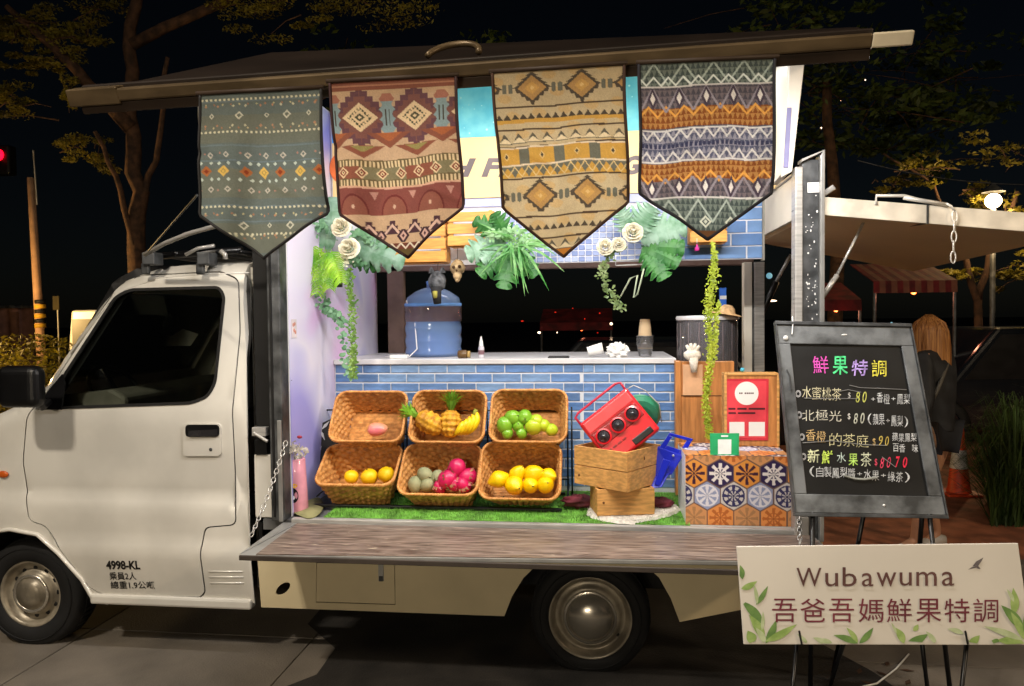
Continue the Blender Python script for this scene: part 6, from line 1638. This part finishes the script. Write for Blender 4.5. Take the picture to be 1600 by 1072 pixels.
class CKP:
    def p(s, u, v, h=0):                # u,v are photo pixels/1000: inverse of the board's quad
        d_ = ray(u*1000, v*1000); n = (ck.d-ck.a).cross(ck.b-ck.a).normalized(); t = (ck.a-CAM).dot(n)/d_.dot(n); q = CAM+d_*t
        nn = n if n.y < 0 else -n; return q+nn*(.0022)
ckp = CKP()
def cl(body, x0, y0, x1, y1, col, dy=0, **kw):
    x0 = 1243+(x0-1243)*.955+(y0-600)*.015; x1 = 1243+(x1-1243)*.955+(y0-600)*.015
    chalk.setdefault(col, MB()); n = len(body); w_ = (x1-x0)/n
    for i, ch in enumerate(body):
        if ch == ' ': continue
        j = random.uniform(-1.2, 1.2); s = .92 if ord(ch) > 255 else .62
        ya, yb = y0+dy*i/n+j, y1+dy*i/n+j
        if ch in '+': ya, yb = ya+(yb-ya)*.4, yb-(yb-ya)*.3
        put_text(chalk[col], ckp, ch, (x0+w_*(i+.5-s/2))/1000, ya/1000, (x0+w_*(i+.5+s/2))/1000, yb/1000, 0, **kw)
random.seed(77)
cl('\u9bae', 1270, 556, 1299, 583, 'e45ac0', shear=-.1); cl('\u679c', 1303, 557, 1330, 586, '50d488', bold=.01); cl('\u7279', 1334, 563, 1363, 588, 'b59ae0', bold=.01, shear=.1); cl('\u8abf', 1367, 562, 1393, 588, 'e0d850')
cl('\u6c34\u871c\u6843\u8336', 1253, 604, 1318, 624, 'd9d3b0', 3, bold=-.008); cl('$', 1327, 614, 1334, 624, 'd8d6d0'); cl('80', 1339, 612, 1361, 629, 'c9cc6a', shear=.2); cl('+\u9999\u6a59+\u9cf3\u68a8', 1364, 614, 1430, 630, 'cfd2d4', 2)
cl('\u5317\u6975\u5149', 1252, 640, 1318, 657, 'd2cfc0', 3, bold=-.008); cl('$', 1326, 647, 1333, 657, 'd8d6d0'); cl('80', 1335, 645, 1357, 662, 'b9bcae', bold=.005, shear=.2); cl('(\u860b\u679c+\u9cf3\u68a8)', 1358, 647, 1428, 664, 'cfd2d4', 4)
cl('\u9999\u6a59', 1258, 672, 1292, 690, 'd8b880', 2, bold=-.005); cl('\u7684\u8336\u5ead', 1296, 676, 1362, 696, 'd2cca0', 4, bold=-.008); cl('$', 1366, 684, 1374, 696, 'd8b87a'); cl('90', 1376, 682, 1396, 697, 'd0b95e', shear=.2)
cl('\u860b\u679c\u9cf3\u68a8', 1399, 677, 1440, 690, 'cfd2d4', 1); cl('\u767e\u9999 \u5473', 1400, 693, 1442, 706, 'cfd2d4', 1)
cl('\u65b0', 1260, 703, 1281, 724, 'd8dcb4', bold=.01); cl('\u9bae', 1283, 703, 1303, 724, 'c4e060', bold=.015); cl('\u6c34', 1308, 708, 1324, 724, 'c8dcd4'); cl('\u679c', 1327, 708, 1344, 727, 'b8e070', bold=.01); cl('\u8336', 1347, 706, 1366, 728, 'd6dcc0'); cl('$', 1369, 716, 1376, 728, 'e0506a'); cl('80', 1377, 714, 1399, 731, 'e04868', shear=.3); cl('70', 1402, 714, 1426, 731, 'e8304e', bold=.02, shear=.2)
cl('(\u81ea\u88fd\u9cf3\u68a8\u91ac+\u6c34\u679c+\u7da0\u8336)', 1261, 728, 1430, 744, 'cfd2d4', 10)
for y, x in ((616, 1247), (648, 1248), (682, 1252), (714, 1254)): cl('\u25ce', x-5, y-5, x+5, y+6, 'b8b8ba'); chalk.pop('b8b8ba').build('chalk_circle', mat('chalk_b8b8ba', 'b8b8ba', .9), cb)
for c_, mm in chalk.items():
    o = mm.build('chalk_writing', mat('chalk_'+c_, c_, .9, var=.25, scale=60), cb)
m = MB()
for pts in ([(1327, 602), (1345, 606), (1376, 607), (1416, 609)], [(1310, 612), (1325, 609), (1345, 613)], [(1256, 622), (1300, 623), (1340, 623)], [(1254, 692), (1300, 689), (1350, 695), (1385, 696)], [(1378, 714), (1399, 730)], [(1330, 748), (1345, 750), (1370, 748)]):
    m.tube([ckp.p(x/1000, y/1000) for x, y in pts], .0018, 4)
m.build('chalk_line', mat('chalk_line', '8f9090', .9), cb)
m = MB(); m.tube([ckp.p(x/1000, y/1000) for x, y in [(1318, 743), (1335, 748), (1350, 749), (1370, 746)]], .005, 5); m.build('chalk_smudge', mat('chalk_smudge', '9a9c94', .9), cb)
m = MB(); m.ball(ck.p(.055, .075, .012), .010, 10, 6, (1, .4, 1)); m.ball(ck.p(.5, .05, .008), .006, 8, 5, (2, .4, .6)); m.ball(ck.p(.60, .955, .008), .005, 8, 5); m.build('white_pin', white_panel, cb)
m = MB(); m.tube([ck.p(.13, -.05, .0), ck.p(.12, .0, .012), ck.p(.105, .055, .014)], .0025, 5); m.build('hook_wire', white_panel, cb)
m = MB(); m.tube([ck.p(.04, .25, .01), ck.p(.055, .28, .012), ck.p(.055, .36, .012)], .003, 5); m.build('hinge_scratch', dark_metal, cb)
# easel
for a, b_ in (((1270, 800, -.40), (1266, 1085, -.42)), ((1452, 803, -.40), (1486, 1090, -.42)), ((1350, 801, -.30), (1300, 1060, .05))):
    p, q = at(*a), at(*b_)
    if q.z < .045:
        t = (p.z-.045)/(p.z-q.z); q = p.lerp(q, t)
    MB().tube([p, q], .009, 8).build('easel_leg', black_plastic, cb, smooth=True)
p, q = at(1441, 803, -.38), at(1425, 1000, .1)
q = p.lerp(q, (p.z-.045)/(p.z-q.z)) if q.z < .045 else q
MB().tube([p, q], .009, 8).build('easel_leg', black_plastic, cb, smooth=True)

# ------------------------------------------------------------------ name sign in front
YS = -.58
sg = Quad(at(1151, 854, YS+.04), at(1591, 849, YS+.04), at(1612, 1008, YS), at(1162, 1007, YS))
ns = thing('name_sign', 'white sign board with leaves and brown lettering on a black easel', 'sign board', ((sg.c.x+sg.d.x)/2, YS, .03))
flatc(sg, 1612, 1008)
cream_s = mat('sign_cream', 'cbc5ba', .45, var=.03, scale=2)
m = MB(); sg.rect(m, 0, 0, 1, 1, -.010, 0); m.build('board', cream_s, ns, bevel=.002)
class SGP:
    n = (sg.d-sg.a).cross(sg.b-sg.a).normalized()
    def p(s, u, v, h=0):
        d_ = ray(u*1000, v*1000); n = SGP.n; t = (sg.a-CAM).dot(n)/d_.dot(n); q = CAM+d_*t
        return q+(n if n.y < 0 else -n)*(.0015+h)
sp_ = SGP()
m = MB(); 
for ch, x0, x1, y0 in (('W', 1244, 1283, 887), ('u', 1289, 1309, 895), ('b', 1316, 1338, 886), ('a', 1346, 1364, 895), ('w', 1369, 1400, 894), ('u', 1405, 1424, 894), ('m', 1431, 1463, 893), ('a', 1471, 1490, 893)):
    put_text(m, sp_, ch, x0/1000, y0/1000, x1/1000, (916 if x0 < 1400 else 915)/1000, bold=-.0)
m.build('lettering', mat('brown_ink', '5c3c38', .6), ns)
m = MB()
for i, ch in enumerate('\u543e\u7238\u543e\u5abd\u9bae\u679c\u7279\u8abf'):
    x = [1206, 1250, 1295, 1341, 1385, 1431, 1475, 1520][i]
    put_text(m, sp_, ch, x/1000, .935, (x+39)/1000, .972, bold=.0)
m.build('lettering', mat('wine_ink', '6e2c38', .6), ns)
# bird
m = MB(); P_ = lambda L_: [sp_.p(x/1000, y/1000, .0005) for x, y in L_]
m.add(P_([(1512, 890), (1518, 886), (1527, 884), (1524, 887)]), [(0, 1, 2, 3)]); m.add(P_([(1519, 885), (1525, 877), (1536, 871), (1533, 877), (1528, 884)]), [(0, 1, 2, 3, 4)]); m.add(P_([(1523, 885), (1528, 884), (1532, 889), (1527, 888)]), [(0, 1, 2, 3)]); m.build('bird_print', mat('bird_grey', '6a6262', .6), ns)
# leaves painted on the sign
lg = {'a': MB(), 'b': MB(), 'c': MB()}
def pleaf(x0, y0, x1, y1, w, k, h=.0004):
    dx_, dy_ = x1-x0, y1-y0; L_ = math.hypot(dx_, dy_); nx_, ny_ = -dy_/L_, dx_/L_; pts = []
    for i in range(9): t = i/8; s = math.sin(math.pi*t**.8)*w; pts.append((x0+dx_*t+nx_*s+nx_*w*.3*math.sin(math.pi*t), y0+dy_*t+ny_*s+ny_*w*.3*math.sin(math.pi*t)))
    bk = [(x0+dx_*t-nx_*math.sin(math.pi*t**.8)*w*.7, y0+dy_*t-ny_*math.sin(math.pi*t**.8)*w*.7) for t in [i/8 for i in range(7, 0, -1)]]
    al = [p for p in pts+bk if sg_in(p)]
    if len(al) > 2: lg[k].add([sp_.p(x/1000, y/1000, h) for x, y in al], [tuple(range(len(al)))])
def sg_in(p): return 1152+(p[1]-854)*.073 < p[0] < 1591+(p[1]-850)*.13 and 853 < p[1] < 1006
LV = [(1160, 905, 1153, 880, 5, 'a'), (1158, 920, 1183, 908, 5, 'b'), (1181, 945, 1200, 915, 4, 'a'), (1183, 944, 1178, 912, 3, 'c'), (1192, 975, 1158, 938, 7, 'a'), (1194, 1000, 1170, 960, 7, 'b'), (1190, 985, 1192, 955, 3, 'c'), (1196, 1005, 1213, 968, 6, 'a'), (1196, 1002, 1245, 975, 6, 'b'), (1175, 1006, 1168, 985, 8, 'b'), (1196, 1006, 1180, 980, 5, 'c'),
      (1262, 1006, 1245, 990, 3, 'c'), (1290, 1006, 1270, 996, 4, 'c'), (1340, 1005, 1302, 992, 5, 'a'), (1340, 1004, 1322, 980, 4, 'b'), (1342, 1005, 1364, 980, 5, 'a'), (1300, 1004, 1275, 1000, 4, 'c'), (1412, 1005, 1398, 980, 6, 'b'), (1415, 1006, 1450, 990, 7, 'a'), (1462, 1006, 1446, 986, 4, 'c'), (1426, 985, 1434, 975, 4, 'b'), (1400, 990, 1392, 972, 2, 'c'),
      (1505, 990, 1480, 982, 4, 'c'), (1512, 1006, 1530, 992, 6, 'b'), (1583, 960, 1582, 918, 7, 'b'), (1583, 940, 1572, 920, 3, 'c'), (1598, 985, 1563, 945, 8, 'a'), (1600, 1000, 1578, 955, 6, 'b'), (1600, 990, 1604, 950, 7, 'a'), (1600, 1005, 1555, 1000, 7, 'b'), (1598, 1000, 1536, 978, 5, 'c'), (1560, 1006, 1548, 1000, 5, 'a')]
for i, l in enumerate(LV): pleaf(*l, h=.0003+.00012*i)
for k, c_, c2_ in (('a', '6f8f4c', '58793e'), ('b', '9ab06a', '7c984e'), ('c', 'b4bf98', '9cab7e')): tag(lg[k].build('leaf_print', mat('leaf_print_'+k, c_, .6, scale=30, c2=c2_), ns), kind='stuff')
for a, b_ in (((1245, 1002, YS+.05), (1236, 1100, YS)), ((1512, 990, YS+.05), (1500, 1100, YS-.0)), ((1440, 1000, YS+.08), (1452, 1100, YS+.2)), ((1318, 1005, YS+.06), (1296, 1075, YS+.35))):
    p, q = at(a[0], a[1], a[2]), at(*b_); d_ = (q-p); q = p+d_*((p.z-.045)/(p.z-q.z)) if q.z < p.z else q
    MB().tube([p, q], .008, 8).build('easel_leg', black_plastic, ns, smooth=True)
m = MB()
for x in (1248, 1507): m.tube([sp_.p(x/1000, .985, .004), sp_.p((x+4)/1000, 1.006, .004)], .0035, 6)
m.build('easel_clip', black_plastic, ns)

# ------------------------------------------------------------------ woman walking behind the board, cone, shrub, cars, tents
YP = 2.05
def pz(x, y): return at(x, y, YP)
skin_m = mat('skin_tone', 'b98a6c', .5, var=.06); hair_m = mat('brown_hair', 'b8824a', .5, var=.3, scale=4, stretch=(30, 30, 1), c2='80502a'); jack = mat('black_jacket', '232427', .7, var=.3, scale=10); shoe = mat('white_shoe', 'b8b4ac', .5)
pe = thing('person', 'woman with long brown hair, black jacket and bare legs walking behind the chalkboard', 'person', (pz(1450, 840).x, YP, .03))
f0 = pz(1455, 500)
H0 = 1.66; ox = f0.x
J = {'pel': V(ox+.03, YP, .86), 'wst': V(ox+.03, YP, 1.02), 'chs': V(ox+.03, YP, 1.24), 'nk': V(ox+.0, YP, 1.42), 'hd': V(ox-.03, YP-.01, 1.50), 'tp': V(ox-.035, YP-.015, 1.62),
     'hl': V(ox-.05, YP-.05, .84), 'kl': V(ox-.10, YP-.12, .46), 'al': V(ox-.11, YP-.03, .11), 'tl': V(ox-.22, YP-.08, .07),
     'hr': V(ox+.10, YP+.04, .84), 'kr': V(ox+.06, YP+.05, .46), 'ar': V(ox-.22, YP+.18, .12), 'tr': V(ox-.32, YP+.14, .07),
     'sl': V(ox-.09, YP-.10, 1.37), 'el': V(ox-.10, YP-.17, 1.10), 'wl': V(ox-.18, YP-.22, .90), 'hl2': V(ox-.20, YP-.24, .82),
     'sr': V(ox+.115, YP+.06, 1.37), 'er': V(ox+.135, YP+.10, 1.10), 'wr': V(ox+.07, YP+.0, .93), 'hr2': V(ox+.05, YP-.03, .85)}
J['kr'] = V(ox+.02, YP+.10, .46); J['ar'] = V(ox+.10, YP+.12, .12); J['tr'] = V(ox+.0, YP+.08, .065)
def skinmesh(name, names, edges, radii, mt, parent, root=0):
    me = bpy.data.meshes.new(name); off = wloc(parent)
    me.from_pydata([tuple(J[n]-off) for n in names], [(names.index(a), names.index(b)) for a, b in edges], [])
    me.skin_vertices or None
    o = bpy.data.objects.new(name, me); COL.objects.link(o); o.parent = parent
    sm = o.modifiers.new('skin', 'SKIN'); sm.use_smooth_shade = True
    if not me.skin_vertices: 
        bm = bmesh.new(); bm.from_mesh(me); bm.verts.layers.skin.verify(); bm.to_mesh(me); bm.free()
    for i, n in enumerate(names):
        sv = me.skin_vertices[0].data[i]; r = radii[n]; sv.radius = r if isinstance(r, tuple) else (r, r); sv.use_root = (i == root)
    o.modifiers.new('sub', 'SUBSURF').render_levels = 2; me.materials.append(mt); return o
names = list(J); ed = [('pel', 'wst'), ('wst', 'chs'), ('chs', 'nk'), ('nk', 'hd'), ('hd', 'tp'), ('pel', 'hl'), ('hl', 'kl'), ('kl', 'al'), ('al', 'tl'), ('pel', 'hr'), ('hr', 'kr'), ('kr', 'ar'), ('ar', 'tr'),
      ('chs', 'sl'), ('sl', 'el'), ('el', 'wl'), ('wl', 'hl2'), ('chs', 'sr'), ('sr', 'er'), ('er', 'wr'), ('wr', 'hr2')]
rd_b = dict(pel=.11, wst=.09, chs=.10, nk=.045, hd=.075, tp=.06, hl=.075, kl=.048, al=.033, tl=.03, hr=.075, kr=.048, ar=.033, tr=.03, sl=.04, el=.033, wl=.024, hl2=.03, sr=.04, er=.033, wr=.024, hr2=.03)
skinmesh('body', names, ed, rd_b, skin_m, pe)
jn = ['wst', 'chs', 'sl', 'el', 'wl', 'sr', 'er', 'wr', 'pel']
skinmesh('jacket', jn, [('pel', 'wst'), ('wst', 'chs'), ('chs', 'sl'), ('sl', 'el'), ('el', 'wl'), ('chs', 'sr'), ('sr', 'er'), ('er', 'wr')], dict(pel=.135, wst=.125, chs=.13, sl=.075, el=.062, wl=.045, sr=.075, er=.062, wr=.045), jack, pe)
skinmesh('shorts', ['pel', 'hl', 'hr'], [('pel', 'hl'), ('pel', 'hr')], dict(pel=.115, hl=.085, hr=.085), mat('dark_shorts', '1a1c22', .8), pe)
m = MB(); c = J['hd']+V(.0, 0, .05)
n, k = 40, 22; vs_ = []
for i in range(k+1):
    t = i/k; z = 1.665-t*.50; w_ = .10*min(1, (t*5)**.5)*(1-.10*t)+.02*math.sin(t*3); w_ = max(.004, w_*(1 if t < .75 else 1-(t-.75)*2.2))
    for j in range(n):
        ph = 2*math.pi*j/n; q = 1+.06*math.sin(ph*9+t*2)+.04*math.sin(ph*17)
        vs_.append((c.x+.02+.03*t+w_*q*math.cos(ph)*1.0, YP-.0+w_*q*.9*math.sin(ph)+.01, z))
m.add(vs_, [(i*n+j, (i+1)*n+j, (i+1)*n+(j+1) % n, i*n+(j+1) % n) for i in range(k) for j in range(n)]); m.build('hair', hair_m, pe, smooth=True)
# the face side, turned away to the left
random.seed(3); m = MB()
for k in range(110):
    a = random.uniform(math.pi*.9, math.pi*2.1); w0 = random.uniform(.9, 1.06); pts = []
    ln = random.uniform(.38, .56); wv = random.uniform(-.012, .012)
    for i in range(9):
        t = i/8*ln/.50; z = 1.665-t*.50; w_ = .10*min(1, (t*5)**.5)*(1-.10*t)+.008; w_ = w_*w0*(1 if t < .75 else 1-(t-.75)*1.7)
        pts.append(V(c.x+.02+.03*t+w_*math.cos(a)+wv*math.sin(t*8+k), YP+.01+w_*.9*math.sin(a), z))
    m.tube(pts, [.004, .005, .005, .005, .005, .004, .004, .003, .001], 4)
tag(m.build('hair_strand', hair_m, pe, smooth=True), kind='stuff')
m = MB(); m.tube([J['sr']+V(.02, -.02, .07), J['sr']+V(-.04, -.13, -.05), J['sl']+V(.05, -.10, -.20), J['wst']+V(-.10, -.12, .0)], .012, 6); m.build('bag_strap', mat('grey_strap', '5a564e', .7), pe, smooth=True)
for a, s in (('al', 'tl'), ('ar', 'tr')):
    p, q = J[a], J[s]; MB().tube([p+V(.05, 0, -.045), p+V(0, 0, -.04), q+V(0, 0, -.01), q+V(-.06, -.01, -.012)], [.035, .045, .04, .022], 12).build('shoe', shoe, pe, smooth=True)
# traffic cone
cp = atz(1494, 765, .034); cpx = at(1494, 765, 2.6)
ctop = at(1499, 665, 3.8); cbase = 0
cn = thing('traffic_cone', 'orange traffic cone with white band in front of the tall grass', 'traffic cone', (ctop.x, 3.8, .034))
orm = mat('cone_orange', 'd8481c', .5); hC = ctop.z-.034
MB().lathe([(.105, .02), (.092, .06), (.035, hC-.02), (.025, hC), (0, hC)], 28, T(ctop.x, 3.8, .034)).build('cone_body', orm, cn, smooth=True)
MB().lathe([(.074, hC*.38), (.075, hC*.39), (.057, hC*.64), (.056, hC*.65)], 28, T(ctop.x, 3.8, .034)).build('white_band', mat('cone_white', 'd0ccc6', .4), cn, smooth=True)
MB().box((ctop.x-.15, 3.65, .034), (ctop.x+.15, 3.95, .058)).build('base', orm, cn, bevel=.02)
# tall grass shrub
gb = at(1570, 780, 2.9); random.seed(15); m = MB()
for _ in range(5200):
    y = random.uniform(2.7, 3.7); xl_ = at(1548, 700, y).x; x = random.uniform(xl_, xl_+1.5); h_ = random.uniform(.3, 1.05)*(1.0 if x > xl_+.15 else .75)
    a = random.uniform(0, 6.28); l = random.uniform(.1, .6); b = V(x, y, .03); d_ = V(math.cos(a), math.sin(a), 0); s = V(-math.sin(a), math.cos(a), 0)*.005
    k_ = random.uniform(.5, 1.0); p1 = b+V(0, 0, h_*.55)+d_*l*.22; p2 = b+V(0, 0, h_*.92)+d_*l*.6; p3 = b+V(0, 0, h_*k_)+d_*l*1.1
    m.add([b-s, b+s, p1+s, p1-s, p2+s*.7, p2-s*.7, p3], [(0, 1, 2, 3), (3, 2, 4, 5), (5, 4, 6)])
tag(m.build('tall_grass', mat('dim_grass', '3a5020', .7, var=.35, scale=3, translucent=.25)), 'clump of tall arching green grass at the right edge', 'grass')
# dark parked cars behind, windows of shops, red market tents
def car(label, x0, x1, Y, h, cm, flip=1):
    t = thing('parked_car', label, 'car', ((x0+x1)/2, Y, 0), 'dark cars parked behind the truck')
    L_ = x1-x0; P_ = [(x0, .25), (x0+.02*L_, .62), (x0+.2*L_, .85), (x0+.33*L_, h), (x0+.7*L_, h), (x0+.88*L_, .9), (x1-.01*L_, .8), (x1, .25)]
    MB().prism(P_, Y, Y+1.6).build('body', cm, t, bevel=.06, seg=3)
    MB().prism([(x0+.24*L_, .88), (x0+.345*L_, h-.08), (x0+.50*L_, h-.08), (x0+.50*L_, .88)], Y-.006, Y+.02).build('window', black_plastic, t); MB().prism([(x0+.52*L_, .88), (x0+.52*L_, h-.08), (x0+.68*L_, h-.08), (x0+.82*L_, .9)], Y-.006, Y+.02).build('window', black_plastic, t)
    for q in (.18, .80):
        MB().lathe([(.2, .0), (.3, .02), (.32, -.02), (.32, -.2), (0, -.2)], 24, T(x0+q*L_, Y-.02, .32) @ Rm(90, 'X')).build('wheel', black_rubber, t, smooth=True)
    MB().ball((x0+.04*L_, Y+.1, .66), .09, 10, 6, (.6, 1, .6)).build('headlight', glassm, t)
    return t
dk_car = mat('dark_car_paint', '14171c', .2, coat=.8, var=.05)
car('black car parked behind the open counter, partly seen through the serving window', -1.6, 2.4, 5.0, 1.42, dk_car)
car('dark car parked on the right behind the walking woman', 3.4, 7.3, 6.2, 1.5, dk_car)
tents = [(1305, 470, 7.5, .7, 'ba2a20', 'small red lantern-lit stall under the rear hatch'), (1430, 440, 6.6, 1.0, 'b04038', 'red striped stall awning right of the rear hatch'), (900, 505, 11, 1.4, '8a1820', 'dim red stall canopy far beyond the serving window')]
redc = mat('red_awning', '6a1a1c', .8, var=.3, translucent=.3, scale=5); ywc = mat('pale_awning_stripe', '7a4a38', .8, translucent=.3)
for i, (x, y, Y, w_, c_, lab) in enumerate(tents):
    p = at(x, y, Y); t = thing('market_stall', lab, 'market stall', (p.x, Y, 0))
    nst = 14
    for k in range(nst):
        xa_ = p.x-w_/2+w_*k/nst; xb_ = xa_+w_/nst
        m = MB(); m.hexa([V(xa_, Y+.9, p.z+.28), V(xb_, Y+.9, p.z+.28), V(xb_, Y, p.z), V(xa_, Y, p.z)], (0, 0, .012)); m.hexa([V(xa_, Y, p.z), V(xb_, Y, p.z), V(xb_, Y-.01, p.z-.14), V(xa_, Y-.01, p.z-.14)], (0, .01, 0)); m.build('awning_stripe', redc if (k % 2 == 0 or i != 1) else ywc, t)
    for sx in (-1, 1): MB().tube([(p.x+sx*w_*.48, Y+.02, 0), (p.x+sx*w_*.48, Y+.02, p.z)], .02, 6).build('pole', dark_metal, t)
    MB().box((p.x-w_*.45, Y+.1, 0), (p.x+w_*.45, Y+.7, .9)).build('table', mat('stall_table', '4a3a34', .8), t)
    gl_ = MB().ball((p.x+.1, Y+.3, p.z-.12), .035); gl_.build('hanging_bulb', mat('bulb_glow', 'ff7a40', .5, emit=6, emitc='ff6a30'), t, smooth=True)
    point('bulb_light', (p.x+.1, Y+.25, p.z-.18), 5 if i < 2 else .5, (1, .35, .2), .05)
# small far lights of the town
random.seed(9)
fl = mat('far_light', 'ffe8d0', .5, emit=5, emitc='ffd8b0'); flb = mat('far_light_blue', '9adcff', .5, emit=.5, emitc='70b8d8')
for i, (x, y, Y, r, b_, lab) in enumerate(((1283, 200, 30, .035, 0, 'tiny white light high above the rear stake, lowest of the three'), (1313, 157, 34, .03, 0, 'tiny white light above the rear hatch, middle of the three'), (1352, 125, 38, .03, 0, 'tiny white light above the rear hatch, highest of the three'),
        (955, 506, 9, .022, 0, 'pale far light seen through the serving window'), (1202, 431, 9, .05, 1, 'blue lit panel between the columns at the rear'), (1393, 505, 9, .02, 1, 'small bluish light left of the woman'), (1205, 470, 9, .03, 0, 'dim row light between the columns at the rear'))):
    m = MB().ball(at(x, y, Y), r, 8, 6, (1, 1, 1) if i != 6 else (3, 1, .5)); tag(m.build('distant_lamp', flb if b_ else fl, smooth=True), lab, 'lamp', 'distant lights')
# fallen leaves on the paving at the front right
for k in range(7):
    p = atz(random.uniform(1300, 1450), random.uniform(1030, 1070), .046); a = random.uniform(0, 6.28)
    m = MB(); m.add([p+V(math.cos(a)*.03, math.sin(a)*.03, .004), p+V(-math.sin(a)*.012, math.cos(a)*.012, .002), p-V(math.cos(a)*.03, math.sin(a)*.03, -.001), p+V(math.sin(a)*.012, -math.cos(a)*.012, .004)], [(0, 1, 2, 3)])
    tag(m.build('fallen_leaf', mat('dry_leaf', '3a2412', .8), solid=.001), 'dry brown leaf lying on the paving below the sign board', 'leaf', 'fallen leaves on the paving')
p = [atz(1420, 1022, .05), atz(1400, 1045, .05), atz(1370, 1068, .05), atz(1340, 1075, .05)]
tag(MB().tube(p, .004, 6).build('power_cable', white_panel, smooth=True), 'pale cable curling on the paving under the sign board', 'cable')

# dim red and white lights of the market seen through the serving window and under the hatch
random.seed(19)
for i in range(9):
    x, y, Y = random.uniform(785, 960), random.uniform(478, 522), random.uniform(8, 14)
    tag(MB().ball(at(x, y, Y), random.uniform(.008, .018), 8, 6, (random.uniform(.6, 2.6), 1, random.uniform(.5, 2.6))).build('distant_lamp', mat('far_red', 'ff3020', .5, emit=.55, emitc='ff2a18') if i % 3 else fl, smooth=True), 'faint far market light seen through the serving window', 'lamp', 'faint market lights behind the truck')
# overhead wire crossing the dark sky at the right
p0, p1 = at(1340, 262, 7.5), at(1640, 300, 7.5)
tag(MB().tube([p0.lerp(p1, k/8)+V(0, 0, .1-.4*(k/8)*(1-k/8)) for k in range(9)], .008, 5).build('overhead_wire', dark_metal, smooth=True), 'thin wire sagging across the dark sky above the rear hatch', 'wire')
